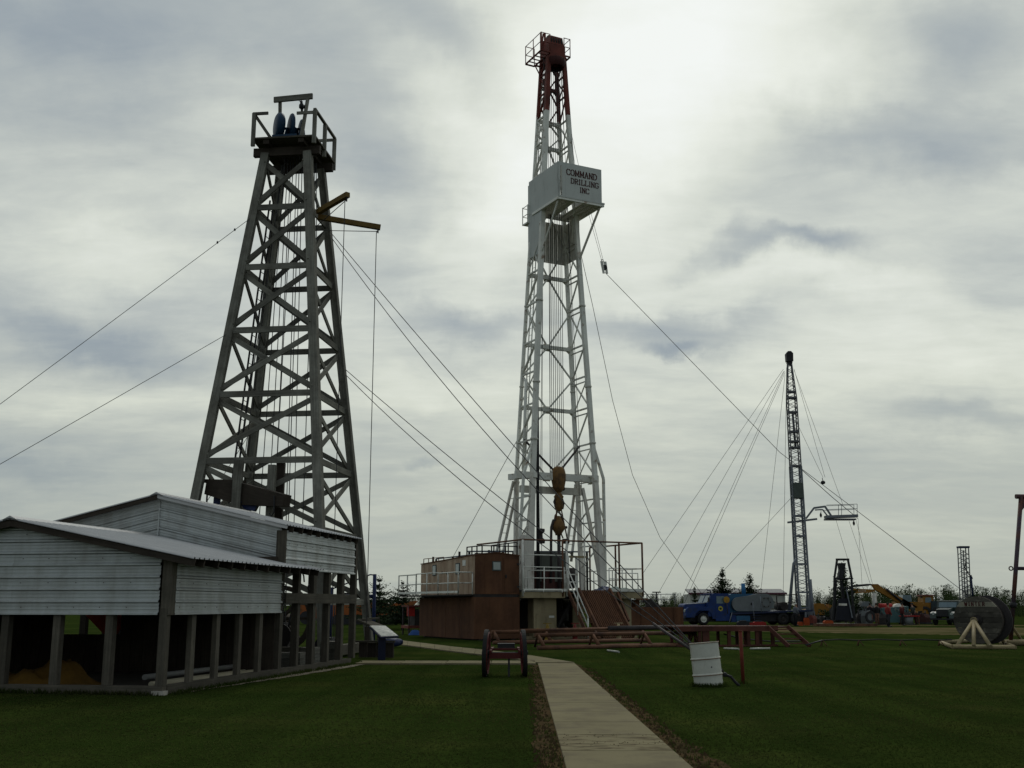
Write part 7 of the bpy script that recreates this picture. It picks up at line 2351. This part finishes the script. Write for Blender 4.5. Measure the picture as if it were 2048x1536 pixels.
def spruce(label, px, py_top, Y, seed, wide=.42, gap=.0, base_z=0.0):
    rd_ = random.Random(seed)
    b = at(px, 1215, Y)
    h = at(px, py_top, Y).z
    t = thing('spruce_tree', label, 'tree', (b.x, Y, 0), 0, 'young spruce trees')
    link('trunk', MB().tube([(0, 0, 0), (rd_.uniform(-.04, .04), 0, h * .55), (rd_.uniform(-.04, .04), 0, h)], [h * .02, h * .013, h * .004], 6), BARK, t)
    mb = MB()
    n_ = max(14, int(h * 5))
    for i in range(n_):
        f = (i + rd_.random()) / n_
        z = h * (.10 + .86 * f)
        R = h * wide * 1.05 * (1 - f) ** .95 + h * .02
        for k in range(rd_.randint(6, 9)):
            a = rd_.uniform(0, 2 * PI)
            r = R * rd_.uniform(.6, 1.15)
            rise = h * rd_.uniform(.0, .13)
            d = Vector((math.cos(a), math.sin(a), 0))
            s_ = Vector((-d.y, d.x, 0))
            m_ = max(3, int(r / (h * .035)))
            for j in range(m_):
                u = (j + .5) / m_
                c = d * (r * u) + Vector((0, 0, z + rise * u * u))
                w = h * .036 * (1.35 - .7 * u) * (1.05 - .55 * f)
                for q in range(3):
                    v = (s_ * rd_.uniform(-1, 1) + d * rd_.uniform(.1, .9) + Vector((0, 0, rd_.uniform(-.5, .7)))).normalized() * w * rd_.uniform(1.2, 2.0)
                    o_ = Vector((rd_.uniform(-1, 1), rd_.uniform(-1, 1), rd_.uniform(-.8, .8))) * w * .5
                    e = c + o_
                    side_ = v.cross(Vector((rd_.uniform(-1, 1), rd_.uniform(-1, 1), .5))).normalized() * w * .5
                    bb = mb.pts([e - side_, e + side_, e + v])
                    mb.face((bb, bb + 1, bb + 2))
    link('crown', mb, NEEDLE, t)


spruce('dark spruce behind the blue truck, the taller left one', 1447, 1138, 112, 1, .5)
spruce('dark spruce behind the blue truck, right of the blue stack', 1501, 1147, 112, 2, .6)
spruce('small spruce top behind the blue cab', 1429, 1177, 118, 3, .3)
spruce('thin spruce top above the bonnet of the blue truck', 1390, 1172, 120, 4, .25)
spruce('spruce between the derrick and the rusty tank', 805, 1162, 74, 5, .95)
spruce('spruce behind the blue pipe post', 757, 1152, 78, 6, .8)
spruce('spruce standing right behind the pump jack', 1690, 1128, 97, 7, .4)
spruce('little spruce above the mud tank', 1329, 1198, 105, 8, .8)

LEAF = [mat('spring_leaves_%d' % i, c, .9, var=.35, scale=.8, rnd=.1, spec=.05) for i, c in enumerate(((0.042, 0.062, 0.022), (0.062, 0.080, 0.030), (0.060, 0.066, 0.036)))]


def bush_mesh(rd_, h, w, dens, trunk=True):
    mb, tr_ = MB(), MB()
    stems = rd_.randint(3, 6)
    for s in range(stems):
        a = rd_.uniform(0, 2 * PI)
        e = Vector((math.cos(a) * w * .35 * rd_.random(), math.sin(a) * w * .35 * rd_.random(), h * rd_.uniform(.7, 1.0)))
        tr_.tube([(0, 0, 0), e * .5 + Vector((rd_.uniform(-.1, .1), 0, 0)), e], [.05, .03, .012], 4)
        for k in range(dens):
            f = rd_.uniform(.2, 1.05)
            c = e * f + Vector((rd_.gauss(0, 1), rd_.gauss(0, 1), rd_.gauss(0, .7))) * w * .20 * (1.25 - .6 * f)
            if c.z < 0:
                c.z = -c.z
            s_ = h * rd_.uniform(.014, .034)
            v1 = Vector((rd_.gauss(0, 1), rd_.gauss(0, 1), rd_.gauss(0, 1))).normalized() * s_
            v2 = Vector((rd_.gauss(0, 1), rd_.gauss(0, 1), rd_.gauss(0, 1))).normalized() * s_
            b = mb.pts([c, c + v1, c + v2])
            mb.face((b, b + 1, b + 2))
    return mb, tr_


for k, (px, py, Yt, w, lab) in enumerate(((1793, 1186, 125, 1.7, 'small leafy tree right of the excavator boom, leftmost of three'), (1813, 1182, 128, 1.4, 'small leafy tree right of the excavator boom, middle of three'), (1833, 1177, 126, 2.2, 'small leafy tree just left of the wheel loader'),
                                          (1640, 1180, 120, 2.6, 'rounded leafy tree between the service mast and the pump jack'), (1722, 1186, 128, 4.2, 'broad green bush under the excavator stick'), (1660, 1192, 116, 2.2, 'leafy bush beside the left leg of the pump jack'))):
    b = at(px, 1220, Yt)
    h = at(px, py, Yt).z
    t = thing('leafy_tree', lab, 'tree', (b.x, Yt, 0), 0, 'small trees behind the machines')
    c_, tr_ = bush_mesh(random.Random(60 + k), h, w, 620)
    link('trunk', tr_, BARK, t)
    link('crown', c_, LEAF[k % 3], t)


def woodland(name, label, seed, x0, x1, y0, y1, n_, hmin, hmax, m_, bare=.4):
    rd_ = random.Random(seed)
    mb = MB()
    for i in range(n_):
        x, y = rd_.uniform(x0, x1), rd_.uniform(y0, y1)
        h = rd_.uniform(hmin, hmax)
        w = h * rd_.uniform(.22, .4)
        is_bare = rd_.random() < bare
        mb.tube([(x, y, 0), (x + rd_.uniform(-.2, .2), y, h)], [.09, .02], 3, False)
        for j in range(rd_.randint(3, 6)):
            a_ = rd_.uniform(0, 2 * PI)
            z_ = h * rd_.uniform(.25, .7)
            mb.tube([(x, y, z_), (x + math.cos(a_) * w * .6, y + math.sin(a_) * w * .3, z_ + h * rd_.uniform(.15, .35))], [.05, .015], 3, False)
        k_ = 150 if is_bare else 420
        for j in range(k_):
            f = rd_.uniform(.03, 1) if not is_bare else rd_.uniform(.3, 1.0)
            c = Vector((x + rd_.gauss(0, w * .5 * (1.2 - .7 * f)), y + rd_.gauss(0, w * .4), h * f))
            s_ = h * rd_.uniform(.016, .045) * (.6 if is_bare else 1)
            v1 = Vector((rd_.gauss(0, .6), rd_.gauss(0, .3), rd_.gauss(0, 1.4))).normalized() * s_ * 1.6
            v2 = Vector((rd_.gauss(0, 1), rd_.gauss(0, .3), rd_.gauss(0, 1))).normalized() * s_ * .7
            b = mb.pts([c, c + v1, c + v2])
            mb.face((b, b + 1, b + 2))
    o_ = link(name, mb, m_)
    o_['kind'] = 'stuff'
    return tag(o_, label, 'woodland')


woodland('woodland', 'thicket of young trees along the field edge at the right', 71, 95, 190, 185, 225, 340, 2.8, 5.4, LEAF[2], .35)
woodland('woodland', 'low green scrub between the service mast and the loader', 72, 48, 92, 150, 178, 200, 2.4, 4.4, LEAF[0], .15)
woodland('woodland', 'far hazy line of trees along the horizon', 73, -260, 330, 560, 640, 700, 4.5, 8.0, LEAF[2], .2)
woodland('woodland', 'scrub along the fence line behind the rig and the truck', 74, 10, 48, 210, 240, 90, 2.2, 3.4, LEAF[1], .3)
woodland('woodland', 'scrub behind the orange machines on the left', 75, -46, -8, 150, 175, 110, 1.8, 2.8, LEAF[0], .3)

# more old machinery standing about on the right
yg = thing('yellow_grader', 'low yellow road grader behind the service mast foot', 'grader', (at(1645, 1228, 104).x, 104, 0), .1)
link('frame', MB().prism([(-1.6, 0, .7), (1.7, 0, .7), (1.7, 0, 1.3), (.4, 0, 1.35), (.2, 0, 1.75), (-.7, 0, 1.75), (-.8, 0, 1.3), (-1.6, 0, 1.2)], (0, 1.0, 0)), YEL, yg)
link('engine', MB().box(.7, 1.7, .1, .9, 1.31, 1.7), YEL, yg)
for x in (-1.2, .6, 1.4):
    for dy in (-.15, 1.1):
        wheel(yg, (x, dy, .5), .5, .25, SHADOW_STEEL)
link('blade', MB().box(-.7, -.6, -.3, 1.3, .15, .65), SHADOW_STEEL, yg)
for k, (px, Yk, w, h, m_, lab) in enumerate(((1722, 92, .9, 1.2, SHADOW_STEEL, 'dark pump on a skid just right of the pump jack'), (1733, 90, .6, 1.5, GREY_CASE, 'small grey upright engine beside the close pair of visitors'),
                                             (1640, 93, 1.2, .9, SHADOW_STEEL, 'dark engine block on the ground between mast foot and pump jack'), (1765, 93, .7, 1.1, SHADOW_STEEL, 'dark machine half hidden behind the person in red'),
                                             (1812, 95, 1.1, 1.35, SHADOW_STEEL, 'dark engine behind the red table'), (1848, 97, 1.0, 1.1, DRED, 'dark red machine between the red table and the loader'), (1625, 92, .5, 1.0, RED_STEEL, 'small red oxide hoist beside the service mast foot'))):
    c_ = thing('old_machine', lab, 'machine', (at(px, 1240, Yk).x, Yk, 0), .4 * k, 'old machines on show at the right')
    link('skid', MB().box(-w * .6, w * .6, -.4, .4, 0, .14), BLACK, c_)
    link('block', MB().prism([(-w * .5, -.3, .14), (w * .5, -.3, .14), (w * .5, -.3, h * .6), (w * .2, -.3, h * .75), (-w * .3, -.3, h * .75), (-w * .5, -.3, h * .5)], (0, .6, 0)), m_, c_)
    link('flywheel', MB().disc((w * .15, -.36, h * .45), (0, 1, 0), h * .32, .08, 18, h * .2), BLACK, c_)
    tube_part('exhaust', PIPE_DARK, c_, [(-w * .2, 0, h * .7), (-w * .2, 0, h)], .05, 8)
    link('gauge_box', MB().box(w * .25, w * .45, -.2, .1, h * .6, h * .8), m_, c_)
